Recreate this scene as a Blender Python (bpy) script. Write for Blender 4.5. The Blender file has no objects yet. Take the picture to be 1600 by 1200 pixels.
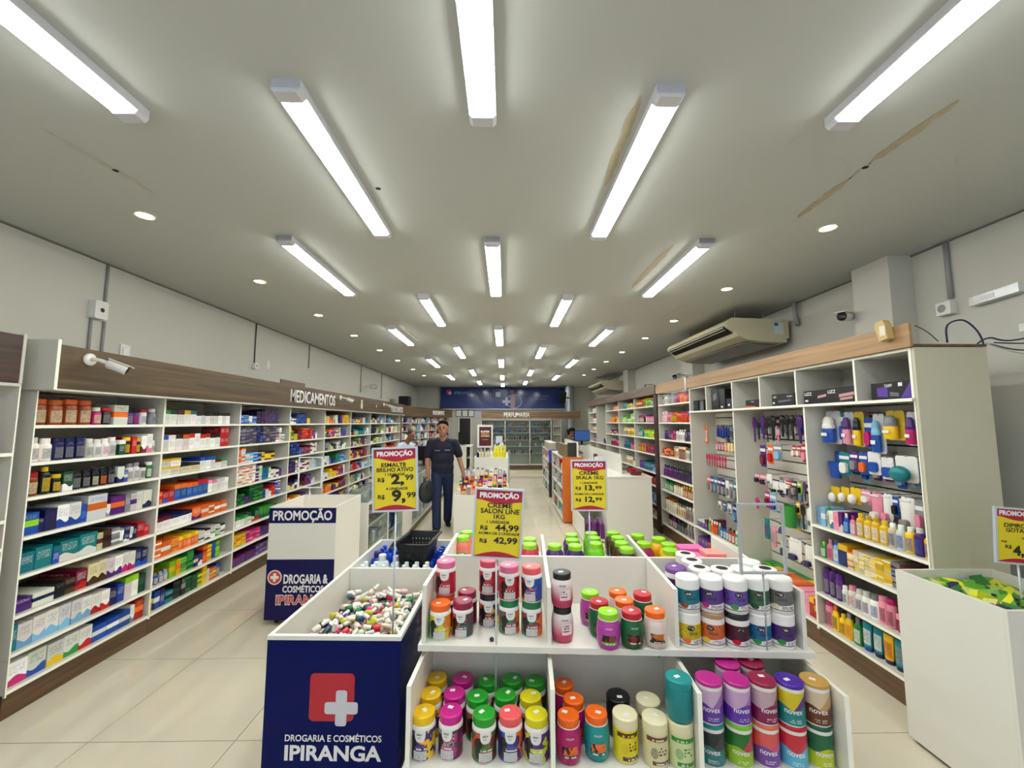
import bpy, math, random, re
from mathutils import Vector, Matrix, Euler

sc = bpy.context.scene
COLL = sc.collection
RNG = random.Random(7)
PI = math.pi
def R(d): return math.radians(d)

# ------------------------------------------------------------------ camera
CAM_H, F_PX = 1.75, 640.0
cam_data = bpy.data.cameras.new('camera')
cam_data.sensor_fit = 'HORIZONTAL'
cam_data.sensor_width = 36.0
cam_data.lens = F_PX / 1600.0 * 36.0
cam_data.clip_start = 0.05
cam_data.clip_end = 60
cam = bpy.data.objects.new('camera', cam_data)
COLL.objects.link(cam)
cam.location = (0, 0, CAM_H)
cam.rotation_euler = (PI / 2 + math.atan(60 / F_PX), 0, -math.atan(10 / F_PX))
sc.camera = cam

# ------------------------------------------------------------------ world, exposure
world = bpy.data.worlds.new('world')
sc.world = world
world.use_nodes = True
bg = world.node_tree.nodes['Background']
bg.inputs[0].default_value = (0.80, 0.88, 1.0, 1)
bg.inputs[1].default_value = 0.24            # dull street daylight through the open shop front
sc.view_settings.view_transform = 'Standard'
sc.view_settings.look = 'None'
sc.view_settings.gamma = 1.0
sc.view_settings.use_curve_mapping = False
sc.view_settings.exposure = 1.92
TUBE_STRENGTH = 9.0
TUBE_COLOR = (0.97, 1.0, 0.955)
SPOT_STRENGTH = 14.0
SPOT_COLOR = (1.0, 0.80, 0.55)
sc.cycles.max_bounces = 6
sc.cycles.diffuse_bounces = 4
sc.cycles.glossy_bounces = 3
sc.cycles.transparent_max_bounces = 12
sc.cycles.use_adaptive_sampling = True
sc.cycles.adaptive_threshold = 0.04
sc.cycles.adaptive_min_samples = 12
sc.cycles.caustics_reflective = False
sc.cycles.caustics_refractive = False

# ------------------------------------------------------------------ colours
def s2l(c):
    c = c / 255.0
    return c / 12.92 if c <= 0.04045 else ((c + 0.055) / 1.055) ** 2.4
def lin(rgb): return tuple(s2l(x) for x in rgb)
COL = dict(W=(236, 234, 228), K=(20, 20, 24), R=(190, 22, 30), B=(28, 78, 172), N=(24, 28, 88), G=(45, 145, 55),
           D=(10, 72, 44), Y=(238, 196, 18), O=(236, 108, 26), P=(84, 34, 124), M=(192, 30, 112), T=(8, 124, 136),
           S=(138, 138, 142), C=(226, 212, 172), V=(112, 18, 44), A=(150, 66, 14), L=(128, 186, 224), I=(140, 204, 40),
           H=(74, 44, 28), J=(232, 142, 168), E=(72, 60, 88))
CNAME = dict(W='white', K='black', R='red', B='blue', N='navy', G='green', D='dark green', Y='yellow', O='orange',
             P='purple', M='magenta', T='teal', S='grey', C='cream', V='maroon', A='amber', L='light blue', I='lime',
             H='brown', J='pink', E='slate')

# ------------------------------------------------------------------ materials
MATS = {}
def newmat(name):
    m = bpy.data.materials.new(name)
    m.use_nodes = True
    nt = m.node_tree
    b = nt.nodes['Principled BSDF']
    MATS[name] = m
    return m, nt, b
def N(nt, t, **kw):
    n = nt.nodes.new(t)
    for k, v in kw.items(): setattr(n, k, v)
    return n
def setin(nt, sock, v):
    if hasattr(v, 'links') or isinstance(v, bpy.types.NodeSocket): nt.links.new(v, sock)
    else: sock.default_value = v
def math_(nt, op, a, b=None, c=None, clamp=False):
    n = N(nt, 'ShaderNodeMath', operation=op, use_clamp=clamp)
    setin(nt, n.inputs[0], a)
    if b is not None: setin(nt, n.inputs[1], b)
    if c is not None: setin(nt, n.inputs[2], c)
    return n.outputs[0]
def mixc(nt, fac, a, b):
    n = N(nt, 'ShaderNodeMix', data_type='RGBA')
    setin(nt, n.inputs[0], fac)
    for s, v in ((n.inputs[6], a), (n.inputs[7], b)):
        if isinstance(v, tuple): s.default_value = (v[0], v[1], v[2], 1)
        else: nt.links.new(v, s)
    return n.outputs[2]
def mat(name, rgb, rough=0.5, metal=0.0, noise=0.0, nscale=8.0, bump=0.0, bscale=60.0, spec=0.5, coat=0.0):
    if name in MATS: return MATS[name]
    m, nt, b = newmat(name)
    c = lin(rgb)
    b.inputs['Roughness'].default_value = rough
    b.inputs['Metallic'].default_value = metal
    b.inputs['Specular IOR Level'].default_value = spec
    b.inputs['Coat Weight'].default_value = coat
    if noise > 0:
        tc = N(nt, 'ShaderNodeTexCoord')
        nz = N(nt, 'ShaderNodeTexNoise')
        nz.inputs['Scale'].default_value = nscale
        nz.inputs['Detail'].default_value = 4
        nt.links.new(tc.outputs['Object'], nz.inputs['Vector'])
        lo = tuple(x * (1 - noise) for x in c); hi = tuple(min(1, x * (1 + noise)) for x in c)
        nt.links.new(mixc(nt, nz.outputs[0], lo, hi), b.inputs['Base Color'])
    else:
        b.inputs['Base Color'].default_value = (*c, 1)
    if bump > 0:
        tc = N(nt, 'ShaderNodeTexCoord')
        nz = N(nt, 'ShaderNodeTexNoise')
        nz.inputs['Scale'].default_value = bscale
        bp_ = N(nt, 'ShaderNodeBump')
        bp_.inputs['Strength'].default_value = bump
        bp_.inputs['Distance'].default_value = 0.004
        nt.links.new(tc.outputs['Object'], nz.inputs['Vector'])
        nt.links.new(nz.outputs[0], bp_.inputs['Height'])
        nt.links.new(bp_.outputs[0], b.inputs['Normal'])
    return m
def wood(name, dark, light, scale=(26, 1.1, 26), rough=0.45):
    m, nt, b = newmat(name)
    tc = N(nt, 'ShaderNodeTexCoord'); mp = N(nt, 'ShaderNodeMapping')
    mp.inputs['Scale'].default_value = scale
    nz = N(nt, 'ShaderNodeTexNoise'); nz.inputs['Scale'].default_value = 1.0
    nz.inputs['Detail'].default_value = 6; nz.inputs['Distortion'].default_value = 0.6
    nt.links.new(tc.outputs['Object'], mp.inputs['Vector']); nt.links.new(mp.outputs[0], nz.inputs['Vector'])
    fac = math_(nt, 'MULTIPLY_ADD', nz.outputs[0], 2.4, -0.7, clamp=True)
    nt.links.new(mixc(nt, fac, lin(dark), lin(light)), b.inputs['Base Color'])
    b.inputs['Roughness'].default_value = rough
    return m
def emit(name, color, strength):
    m, nt, b = newmat(name)
    b.inputs['Base Color'].default_value = (0.8, 0.8, 0.8, 1)
    b.inputs['Emission Color'].default_value = (*color, 1)
    b.inputs['Emission Strength'].default_value = strength
    return m
def glass(name, tint=(0.94, 0.98, 0.97), alpha=0.012, rough=0.03):
    m, nt, b = newmat(name)
    tr = N(nt, 'ShaderNodeBsdfTransparent'); tr.inputs[0].default_value = (*tint, 1)
    gl = N(nt, 'ShaderNodeBsdfGlossy'); gl.inputs['Roughness'].default_value = rough
    fr = N(nt, 'ShaderNodeFresnel'); fr.inputs[0].default_value = 1.45
    f2 = math_(nt, 'MULTIPLY_ADD', fr.outputs[0], 0.4, alpha, clamp=True)
    mx = N(nt, 'ShaderNodeMixShader')
    nt.links.new(f2, mx.inputs[0]); nt.links.new(tr.outputs[0], mx.inputs[1]); nt.links.new(gl.outputs[0], mx.inputs[2])
    nt.links.new(mx.outputs[0], nt.nodes['Material Output'].inputs[0])
    return m

def obj_attr(nt, name):
    a = N(nt, 'ShaderNodeAttribute', attribute_type='OBJECT', attribute_name=name)
    return a
def gen_uz(nt):
    tc = N(nt, 'ShaderNodeTexCoord'); sp = N(nt, 'ShaderNodeSeparateXYZ')
    nt.links.new(tc.outputs['Generated'], sp.inputs[0])
    u = math_(nt, 'MULTIPLY_ADD', sp.outputs[1], 0.7, sp.outputs[0])
    return sp.outputs[0], u, sp.outputs[2], tc
def band(nt, x, lo, hi):
    return math_(nt, 'MULTIPLY', math_(nt, 'GREATER_THAN', x, lo), math_(nt, 'LESS_THAN', x, hi))
def textrows(nt, u, z, t0, t1, rows, cols, seed, thr=0.45):
    """small broken dashes that read as lines of print"""
    zr = math_(nt, 'MULTIPLY', math_(nt, 'SUBTRACT', z, t0), rows)
    cb = N(nt, 'ShaderNodeCombineXYZ')
    nt.links.new(math_(nt, 'FLOOR', math_(nt, 'MULTIPLY', u, cols)), cb.inputs[0])
    nt.links.new(math_(nt, 'FLOOR', zr), cb.inputs[1])
    setin(nt, cb.inputs[2], seed)
    wn = N(nt, 'ShaderNodeTexWhiteNoise', noise_dimensions='3D')
    nt.links.new(cb.outputs[0], wn.inputs[0])
    on = math_(nt, 'GREATER_THAN', wn.outputs[0], thr)
    gap = math_(nt, 'LESS_THAN', math_(nt, 'FRACT', zr), 0.55)
    return math_(nt, 'MULTIPLY', math_(nt, 'MULTIPLY', on, gap), band(nt, z, t0, t1))

def print_mat(name, rough=0.35):
    """printed carton / sleeve: base c1, band c2 (range and wave in pp), print c3 (range and seed in pq)"""
    m, nt, b = newmat(name)
    c1, c2, c3 = (obj_attr(nt, k).outputs['Color'] for k in ('c1', 'c2', 'c3'))
    pp = N(nt, 'ShaderNodeSeparateXYZ'); nt.links.new(obj_attr(nt, 'pp').outputs['Vector'], pp.inputs[0])
    pq = N(nt, 'ShaderNodeSeparateXYZ'); nt.links.new(obj_attr(nt, 'pq').outputs['Vector'], pq.inputs[0])
    x, u, z, tc = gen_uz(nt)
    sw = math_(nt, 'SINE', math_(nt, 'MULTIPLY_ADD', u, 5.5, pq.outputs[2]))
    zz = math_(nt, 'MULTIPLY_ADD', sw, pp.outputs[2], z)
    m1 = band(nt, zz, pp.outputs[0], pp.outputs[1])
    col = mixc(nt, m1, c1, c2)
    tx = textrows(nt, u, z, pq.outputs[0], pq.outputs[1], 19.0, 38.0, pq.outputs[2])
    tx = math_(nt, 'MULTIPLY', tx, band(nt, u, 0.12, 0.88))
    col = mixc(nt, math_(nt, 'MULTIPLY', tx, 0.6), col, c3)
    nt.links.new(col, b.inputs['Base Color'])
    b.inputs['Roughness'].default_value = rough
    return m
def flat_attr_mat(name, rough=0.3, attr='c1'):
    m, nt, b = newmat(name)
    nt.links.new(obj_attr(nt, attr).outputs['Color'], b.inputs['Base Color'])
    b.inputs['Roughness'].default_value = rough
    return m

M_WHITE = mat('white_laminate', (228, 226, 217), 0.38, noise=0.03, nscale=3)
M_SHELF = mat('shelf_white_shaded', (206, 204, 194), 0.42, noise=0.03, nscale=3)  # white darkened a little: shade inside the shelving put into the colour
M_EDGE = mat('edge_band_lit', (252, 250, 236), 0.4)  # cream edging lightened: light caught from the aisle lamps painted into the colour
M_WALL = mat('wall_paint', (200, 199, 189), 0.7, noise=0.05, nscale=1.6, bump=0.35, bscale=45)
M_CEIL = mat('ceiling_paint', (188, 190, 184), 0.75, noise=0.025, nscale=0.8, bump=0.12, bscale=30)
M_WOODL = wood('walnut_header', (56, 41, 20), (106, 81, 46), scale=(22, 0.8, 22))
M_WOODR = wood('oak_header', (142, 108, 72), (178, 142, 102), scale=(22, 0.8, 22))
M_WOODK = wood('dark_kick', (70, 50, 32), (122, 92, 62), scale=(24, 0.9, 24))
M_WOODD = wood('dark_panel', (46, 30, 24), (82, 58, 46), scale=(22, 0.9, 22))
M_WOODX = wood('walnut_header_cross', (88, 66, 44), (150, 118, 84), scale=(0.8, 22, 22))
M_STEEL = mat('steel', (176, 178, 182), 0.3, 0.9)
M_GREYP = mat('grey_plastic', (150, 150, 150), 0.5)
M_WHITEP = mat('white_plastic', (228, 228, 224), 0.4)
M_BLACK = mat('black_plastic', (12, 12, 14), 0.4)
M_NAVY = mat('navy_vinyl', (12, 8, 78), 0.3, spec=0.3)
M_NAVY2 = mat('blue_vinyl', (0, 15, 84), 0.22, spec=0.14)
M_RED = mat('red_vinyl', (188, 26, 46), 0.35)
M_SIGNRED = mat('sign_red', (176, 16, 48), 0.4)
M_SIGNYEL = mat('sign_yellow', (226, 204, 22), 0.4)
M_LETTERW = mat('letter_white', (236, 234, 236), 0.4)
M_LETTERK = mat('letter_black', (26, 20, 14), 0.5)
M_LETTERR = mat('letter_red', (214, 66, 52), 0.4)
M_GROUT = mat('grout', (120, 112, 98), 0.8)
M_GLASS = glass('clear_glass')
M_PLASTIC_CLEAR = glass('clear_blister', (0.93, 0.94, 0.96), 0.10, 0.08)
M_PRINT = print_mat('carton_print')
M_C1 = flat_attr_mat('moulded_colour', 0.3, 'c1')
M_C2 = flat_attr_mat('cap_colour', 0.35, 'c2')

# ------------------------------------------------------------------ mesh builder
class MB:
    def __init__(s): s.v = []; s.f = []; s.m = []; s.sm = []
    def face(s, idx, mi=0, smooth=False): s.f.append(tuple(idx)); s.m.append(mi); s.sm.append(smooth)
    def poly(s, pts, mi=0):
        b = len(s.v); s.v += [tuple(p) for p in pts]; s.face(range(b, b + len(pts)), mi); return s
    def box(s, x0, y0, z0, x1, y1, z1, mi=0):
        b = len(s.v)
        s.v += [(x0, y0, z0), (x1, y0, z0), (x1, y1, z0), (x0, y1, z0), (x0, y0, z1), (x1, y0, z1), (x1, y1, z1), (x0, y1, z1)]
        for q in ((3, 2, 1, 0), (4, 5, 6, 7), (0, 1, 5, 4), (1, 2, 6, 5), (2, 3, 7, 6), (3, 0, 4, 7)): s.face([b + i for i in q], mi)
        return s
    def lathe(s, segs, n=16, cx=0, cy=0, mi=0, sx=1, sy=1):
        """segs: list of polylines of (r, z) from bottom to top; each polyline is smooth, joints between are sharp"""
        for seg in segs:
            rings = []
            for r, z in seg:
                b = len(s.v)
                if r < 1e-6:
                    s.v.append((cx, cy, z)); rings.append([b])
                else:
                    s.v += [(cx + sx * r * math.cos(2 * PI * k / n), cy + sy * r * math.sin(2 * PI * k / n), z) for k in range(n)]
                    rings.append(list(range(b, b + n)))
            for a, c in zip(rings, rings[1:]):
                for k in range(n):
                    k2 = (k + 1) % n
                    if len(a) == 1 and len(c) == 1: continue
                    if len(a) == 1: s.face((a[0], c[k2], c[k]), mi, True)
                    elif len(c) == 1: s.face((a[k], a[k2], c[0]), mi, True)
                    else: s.face((a[k], a[k2], c[k2], c[k]), mi, True)
        return s
    def tube(s, path, r, n=8, mi=0, cap=True):
        P = [Vector(p) for p in path]; rings = []
        rr = r if isinstance(r, (list, tuple)) else [r] * len(P)
        up = Vector((0, 0, 1)); prev = None
        for i, p in enumerate(P):
            t = (P[min(i + 1, len(P) - 1)] - P[max(i - 1, 0)]).normalized()
            if prev is None:
                a = t.cross(up)
                if a.length < 1e-4: a = t.cross(Vector((1, 0, 0)))
            else: a = prev - t * prev.dot(t)
            a.normalize(); prev = a; c = t.cross(a)
            b = len(s.v)
            s.v += [tuple(p + a * (rr[i] * math.cos(2 * PI * k / n)) + c * (rr[i] * math.sin(2 * PI * k / n))) for k in range(n)]
            rings.append(range(b, b + n))
        for a, c in zip(rings, rings[1:]):
            for k in range(n): s.face((a[k], a[(k + 1) % n], c[(k + 1) % n], c[k]), mi, True)
        if cap: s.face(list(rings[0])[::-1], mi); s.face(list(rings[-1]), mi)
        return s
    def prism(s, pts, axis, a0, a1, mi=0):
        """extrude a 2-D outline along axis ('x','y','z') between a0 and a1"""
        def mk(p, a):
            return {'x': (a, p[0], p[1]), 'y': (p[0], a, p[1]), 'z': (p[0], p[1], a)}[axis]
        n = len(pts); b = len(s.v)
        s.v += [mk(p, a0) for p in pts] + [mk(p, a1) for p in pts]
        s.face(range(b, b + n), mi); s.face(list(range(b + n, b + 2 * n))[::-1], mi)
        for k in range(n):
            k2 = (k + 1) % n; s.face((b + k, b + n + k, b + n + k2, b + k2), mi)
        return s
    def ellipsoid(s, c, r, n=14, m=9, mi=0, rot=None):
        rings = []
        for i in range(m + 1):
            t = PI * i / m; b = len(s.v)
            if i in (0, m): pts = [Vector((0, 0, math.cos(t) * r[2]))]
            else: pts = [Vector((r[0] * math.sin(t) * math.cos(2 * PI * k / n), r[1] * math.sin(t) * math.sin(2 * PI * k / n), r[2] * math.cos(t))) for k in range(n)]
            if rot: pts = [rot @ p for p in pts]
            s.v += [tuple(p + Vector(c)) for p in pts]; rings.append(range(b, b + len(pts)))
        for a, c2 in zip(rings, rings[1:]):
            for k in range(n):
                k2 = (k + 1) % n
                if len(a) == 1: s.face((a[0], c2[k], c2[k2]), mi, True)
                elif len(c2) == 1: s.face((a[k], c2[0], a[k2]), mi, True)
                else: s.face((a[k], c2[k], c2[k2], a[k2]), mi, True)
        return s
    def mesh(s, name, mats):
        me = bpy.data.meshes.new(name)
        me.from_pydata(s.v, [], s.f)
        for m in (mats if isinstance(mats, (list, tuple)) else [mats]): me.materials.append(m)
        me.polygons.foreach_set('material_index', s.m)
        me.polygons.foreach_set('use_smooth', s.sm)
        me.update()
        return me
    def obj(s, name, mats, parent=None, loc=(0, 0, 0), rot=(0, 0, 0), fix=True):
        me = s.mesh(name, mats)
        if fix: fix_normals(me)
        return link(name, me, parent, loc, rot)
import bmesh
def fix_normals(me):
    bm = bmesh.new(); bm.from_mesh(me)
    bmesh.ops.recalc_face_normals(bm, faces=bm.faces)
    bm.to_mesh(me); bm.free()
def link(name, data, parent=None, loc=(0, 0, 0), rot=(0, 0, 0), scale=(1, 1, 1)):
    o = bpy.data.objects.new(name, data)
    COLL.objects.link(o)
    o.location = loc; o.rotation_euler = rot; o.scale = scale
    if parent is not None: o.parent = parent
    return o
def tag(o, label, cat, group=None, kind=None):
    o['label'] = label
    if cat: o['category'] = cat
    if group: o['group'] = group
    if kind: o['kind'] = kind
    return o
def thing(name, label, cat, loc=(0, 0, 0), rz=0.0, group=None):
    o = link(name, None, None, loc, (0, 0, rz))
    o.empty_display_size = 0.05
    return tag(o, label, cat, group)
def struct(o, label):
    o['kind'] = 'structure'; o['label'] = label
    return o
def bx(name, m, parent, x0, y0, z0, x1, y1, z1):
    return MB().box(min(x0, x1), min(y0, y1), min(z0, z1), max(x0, x1), max(y0, y1), max(z0, z1)).obj(name, m, parent, fix=False)

# ------------------------------------------------------------------ lettering
TEXTS = {}
def text_mesh(s, m, bold=0.0, height=1.0, width=None, depth=0.0, align='CENTER', spacing=1.0):
    """flat or raised lettering in the XZ plane facing -Y, baseline at z=0, cap height = height; width squeezes it"""
    key = (s, m.name, bold, height, width, depth, align, spacing)
    if key in TEXTS: return TEXTS[key]
    cu = bpy.data.curves.new('lettering', 'FONT')
    cu.body = s; cu.size = 1.0; cu.offset = bold; cu.align_x = 'LEFT'; cu.resolution_u = 3; cu.space_character = spacing
    cu.extrude = 0.0
    ob = bpy.data.objects.new('lettering_source', cu)
    COLL.objects.link(ob)
    bpy.context.view_layer.update()
    me = bpy.data.meshes.new_from_object(ob.evaluated_get(bpy.context.evaluated_depsgraph_get()))
    bpy.data.objects.remove(ob); bpy.data.curves.remove(cu)
    cap = 0.69
    xs = [v.co.x for v in me.vertices]
    x0, x1 = min(xs), max(xs)
    ky = height / cap
    kx = ky if width is None else width / (x1 - x0)
    off = (x0 + x1) / 2 if align == 'CENTER' else x0
    for v in me.vertices:
        v.co = Vector(((v.co.x - off) * kx, 0, v.co.y * ky))
    if depth > 0:
        bm = bmesh.new(); bm.from_mesh(me)
        bmesh.ops.remove_doubles(bm, verts=bm.verts, dist=1e-6)
        r = bmesh.ops.extrude_face_region(bm, geom=bm.faces[:])
        bmesh.ops.translate(bm, verts=[g for g in r['geom'] if isinstance(g, bmesh.types.BMVert)], vec=(0, -depth, 0))
        bmesh.ops.recalc_face_normals(bm, faces=bm.faces)
        bm.to_mesh(me); bm.free()
    me.materials.clear(); me.materials.append(m)
    TEXTS[key] = me
    return me
def lettering(s, m, parent, loc, height, width=None, bold=0.0, depth=0.0, rot=(0, 0, 0), align='CENTER', name='lettering', spacing=1.0):
    return link(name, text_mesh(s, m, bold, height, width, depth, align, spacing), parent, loc, rot)
def bent_text(s, m, radius, height, width, bold=0.0, zc=0.0):
    """lettering wrapped on a cylinder of that radius, reading from -Y"""
    key = ('bent', s, m.name, radius, height, width, bold, zc)
    if key in TEXTS: return TEXTS[key]
    me = text_mesh(s, m, bold, height, width).copy()
    for v in me.vertices:
        a = v.co.x / radius
        v.co = Vector((radius * math.sin(a), -radius * math.cos(a), v.co.z + zc))
    TEXTS[key] = me
    return me
# ================================================================== room shell
XL, XR, Y0, Y1, ZC = -3.40, 3.30, -1.2, 15.7, 3.10
floor = struct(bx('floor', M_GROUT, None, XL, Y0, -0.06, XR, Y1, -0.003), 'pale polished tile floor of the shop')
def tile_material():
    m, nt, b = newmat('porcelain_tile')
    tc = N(nt, 'ShaderNodeTexCoord'); ge = N(nt, 'ShaderNodeNewGeometry')
    n1 = N(nt, 'ShaderNodeTexNoise'); n1.inputs['Scale'].default_value = 1.7; n1.inputs['Detail'].default_value = 5
    nt.links.new(ge.outputs['Position'], n1.inputs['Vector'])
    n2 = N(nt, 'ShaderNodeTexNoise'); n2.inputs['Scale'].default_value = 160
    nt.links.new(ge.outputs['Position'], n2.inputs['Vector'])
    c = mixc(nt, n1.outputs[0], lin((206, 197, 174)), lin((228, 219, 198)))
    c = mixc(nt, math_(nt, 'MULTIPLY', n2.outputs[0], 0.25), c, lin((170, 160, 140)))
    nt.links.new(c, b.inputs['Base Color'])
    nt.links.new(math_(nt, 'MULTIPLY_ADD', n1.outputs[0], 0.10, 0.055), b.inputs['Roughness'])
    return m
M_TILE = tile_material()
TS, JG = 0.80, 0.0022
tile_mb = MB().box(JG, JG, -0.003, TS - JG, TS - JG, 0)
tile_me = tile_mb.mesh('tile', M_TILE)
x = -2.29 - 2 * TS
while x < XR:
    y = 0.86 - 3 * TS
    while y < 14.3:
        xa, xb, ya, yb = max(x, XL), min(x + TS, XR), max(y, Y0), min(y + TS, 14.3)
        if xb - xa > 0.02 and yb - ya > 0.02:
            if xb - xa > TS - 1e-6 and yb - ya > TS - 1e-6: link('tile', tile_me, floor, (x, y, 0))
            else: bx('tile', M_TILE, floor, xa + JG, ya + JG, -0.003, xb - JG, yb - JG, 0)
        y += TS
    x += TS
bx('tile', M_TILE, floor, XL, 14.3 + JG, -0.003, XR, Y1, 0)
ceiling = struct(bx('ceiling', M_CEIL, None, XL - 0.1, Y0, ZC, XR + 0.1, Y1 + 0.1, ZC + 0.1), 'flat white painted ceiling')
wall_left = struct(bx('wall_left', M_WALL, None, XL - 0.1, Y0, -0.06, XL, Y1, ZC), 'white plaster wall behind the medicine shelves')
wall_right = struct(bx('wall_right', M_WALL, None, XR, Y0, -0.06, XR + 0.1, Y1, ZC), 'white plaster wall behind the cosmetics shelves')
wall_back = struct(bx('wall_back', M_WALL, None, XL, Y1, -0.06, XR, Y1 + 0.1, ZC), 'white wall at the far end of the shop')
for i, (ya, yb) in enumerate(((3.17, 3.52), (6.7, 7.15), (10.3, 10.7))):
    struct(bx('trim_%d' % (i + 1), M_WALL, None, 3.10, ya, 0, XR, yb, ZC), 'white square pillar standing against the cosmetics wall')
M_SHADOWGAP = mat('shadow_gap', (118, 116, 108), 0.8)
struct(bx('trim_4', M_SHADOWGAP, None, XL, Y0, ZC - 0.012, XL + 0.012, Y1, ZC - 0.001), 'grey joint line where ceiling meets the medicine wall')
struct(bx('trim_5', M_SHADOWGAP, None, XR - 0.012, Y0, ZC - 0.012, XR, Y1, ZC - 0.001), 'grey joint line where ceiling meets the cosmetics wall')
struct(bx('trim_6', M_TILE, None, -0.95, 14.35, 0, 2.7, Y1, 0.10), 'low tiled step under the perfume cabinet')

# old plaster scars on the ceiling (thin flakes left by removed fittings)
M_SCAR = mat('plaster_scar', (178, 166, 138), 0.85, noise=0.2, nscale=20)
M_SCAR2 = mat('plaster_scar_grey', (186, 182, 168), 0.85, noise=0.15, nscale=20)
def scar(xa, ya, xb, yb, w0, w1, m, seed, n=14):
    r = random.Random(seed); L = []; Rr = []
    d = Vector((xb - xa, yb - ya)); nrm = Vector((-d.y, d.x)).normalized()
    for i in range(n + 1):
        t = i / n; c = Vector((xa, ya)) + d * t
        w = (w0 + (w1 - w0) * r.random()) * (0.25 + 0.75 * min(1, 6 * t, 6 * (1 - t)))
        o = (r.random() - 0.5) * 0.01
        L.append(c + nrm * (w / 2 + o)); Rr.append(c - nrm * (w / 2 - o))
    mb = MB(); z = ZC - 0.0015
    for i in range(n):
        mb.poly([(*L[i], z), (*L[i + 1], z), (*Rr[i + 1], z), (*Rr[i], z)])
    return mb.obj('plaster_scar', m, ceiling)
for a in ((1.93, 2.57, 1.91, 2.12, 0.03, 0.06, M_SCAR, 1), (1.90, 2.0, 1.905, 1.57, 0.03, 0.06, M_SCAR, 2), (1.91, 2.14, 1.905, 1.99, 0.015, 0.03, M_SCAR2, 9),
          (1.27, 4.0, 1.275, 3.0, 0.05, 0.065, M_SCAR, 3), (2.03, 5.25, 2.05, 4.55, 0.05, 0.075, M_SCAR2, 4), (0.565, 2.22, 0.56, 1.57, 0.035, 0.045, M_SCAR, 5),
          (-2.14, 1.80, -2.08, 2.35, 0.02, 0.05, M_SCAR2, 6), (-1.44, 5.75, -1.43, 6.7, 0.05, 0.06, M_SCAR, 7), (1.30, 5.8, 1.30, 6.7, 0.05, 0.06, M_SCAR2, 8), (1.98, 7.3, 1.98, 6.5, 0.05, 0.07, M_SCAR2, 10)):
    scar(*a)
M_HOLE = mat('dark_hole', (40, 34, 28), 0.9)
for (hx, hy) in ((1.91, 2.03), (-0.74, 2.27), (-2.10, 2.12)):
    MB().lathe([[(0.0, ZC - 0.003), (0.012, ZC - 0.002), (0.016, ZC - 0.0012)]], 10).obj('screw_hole', M_HOLE, ceiling, (hx, hy, 0))

# ------------------------------------------------------------------ ceiling tube lights
M_TUBE = emit('tube_diffuser', TUBE_COLOR, TUBE_STRENGTH)
M_HOUS = mat('tube_housing', (206, 206, 212), 0.4)
def tube_proto():
    L, w = 1.30, 0.115
    house = MB().box(-w / 2, -L / 2, -0.038, w / 2, L / 2, 0).mesh('housing', M_HOUS)
    c = [(-0.052, -0.0382), (-0.052, -0.044), (-0.042, -0.052), (0.042, -0.052), (0.052, -0.044), (0.052, -0.0382)]
    dif = MB().prism(c, 'y', -L / 2 + 0.055, L / 2 - 0.055).mesh('diffuser', M_TUBE); fix_normals(dif)
    capm = MB().prism([(-0.058, 0), (-0.058, -0.042), (-0.044, -0.056), (0.044, -0.056), (0.058, -0.042), (0.058, 0)], 'y', -0.0275, 0.0275).mesh('end_cap', M_HOUS); fix_normals(capm)
    return house, dif, capm, L
TUBE = tube_proto()
ORD = ['zeroth', 'first', 'second', 'third', 'fourth', 'fifth', 'sixth', 'seventh', 'eighth', 'ninth', 'tenth', 'eleventh', 'twelfth',
       '13th', '14th', '15th', '16th', '17th', '18th', '19th', '20th', '21st', '22nd', '23rd', '24th', '25th', '26th', '27th', '28th', '29th', '30th']
COLN = ['row nearest the medicine wall', 'second row from the medicine wall', 'middle row', 'second row from the cosmetics wall', 'row nearest the cosmetics wall']
COLX = [-1.61, -0.87, -0.10, 0.66, 1.48]
YA, YB = [1.04, 3.53, 6.28, 9.05, 11.9, 14.3], [2.16, 4.86, 7.66, 10.75, 13.5]
for ci, cx in enumerate(COLX):
    for k, cy in enumerate(YA if ci % 2 == 0 else YB):
        if ci in (0, 4) and k == 5: continue
        t = thing('ceiling_tube_light', 'glowing tube light on the ceiling, %s from the camera, %s' % (ORD[k + 1], COLN[ci]), 'ceiling light', (cx, cy, ZC), 0, 'ceiling tube lights')
        link('housing', TUBE[0], t); link('diffuser', TUBE[1], t)
        for s in (-1, 1): link('end_cap', TUBE[2], t, (0, s * (TUBE[3] / 2 - 0.0275), 0))
# recessed spots
M_SPOT = emit('spot_lamp', SPOT_COLOR, SPOT_STRENGTH)
ring_me = MB().lathe([[(0.066, 0), (0.066, -0.006), (0.060, -0.010), (0.050, -0.008), (0.046, -0.002)]], 20).mesh('trim_ring', mat('spot_ring', (200, 190, 168), 0.35)); fix_normals(ring_me)
lamp_me = MB().lathe([[(0.0, -0.008), (0.025, -0.007), (0.046, -0.003)]], 16).mesh('lamp', M_SPOT)
for side, sx, ys in (('medicine', -2.36, [2.60, 3.86, 5.10, 6.32, 7.62, 8.90, 10.4, 11.8]), ('cosmetics', 2.24, [1.40, 2.70, 4.01, 5.32, 6.45, 7.76, 9.0, 10.3, 11.6])):
    for k, y in enumerate(ys):
        t = thing('recessed_spotlight', 'small round recessed spotlight, %s from the camera, along the %s wall' % (ORD[k + 1], side), 'spotlight', (sx if k or side[0] == 'm' else 2.08, y, ZC), 0, 'recessed spotlights')
        link('trim_ring', ring_me, t); link('lamp', lamp_me, t)

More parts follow.
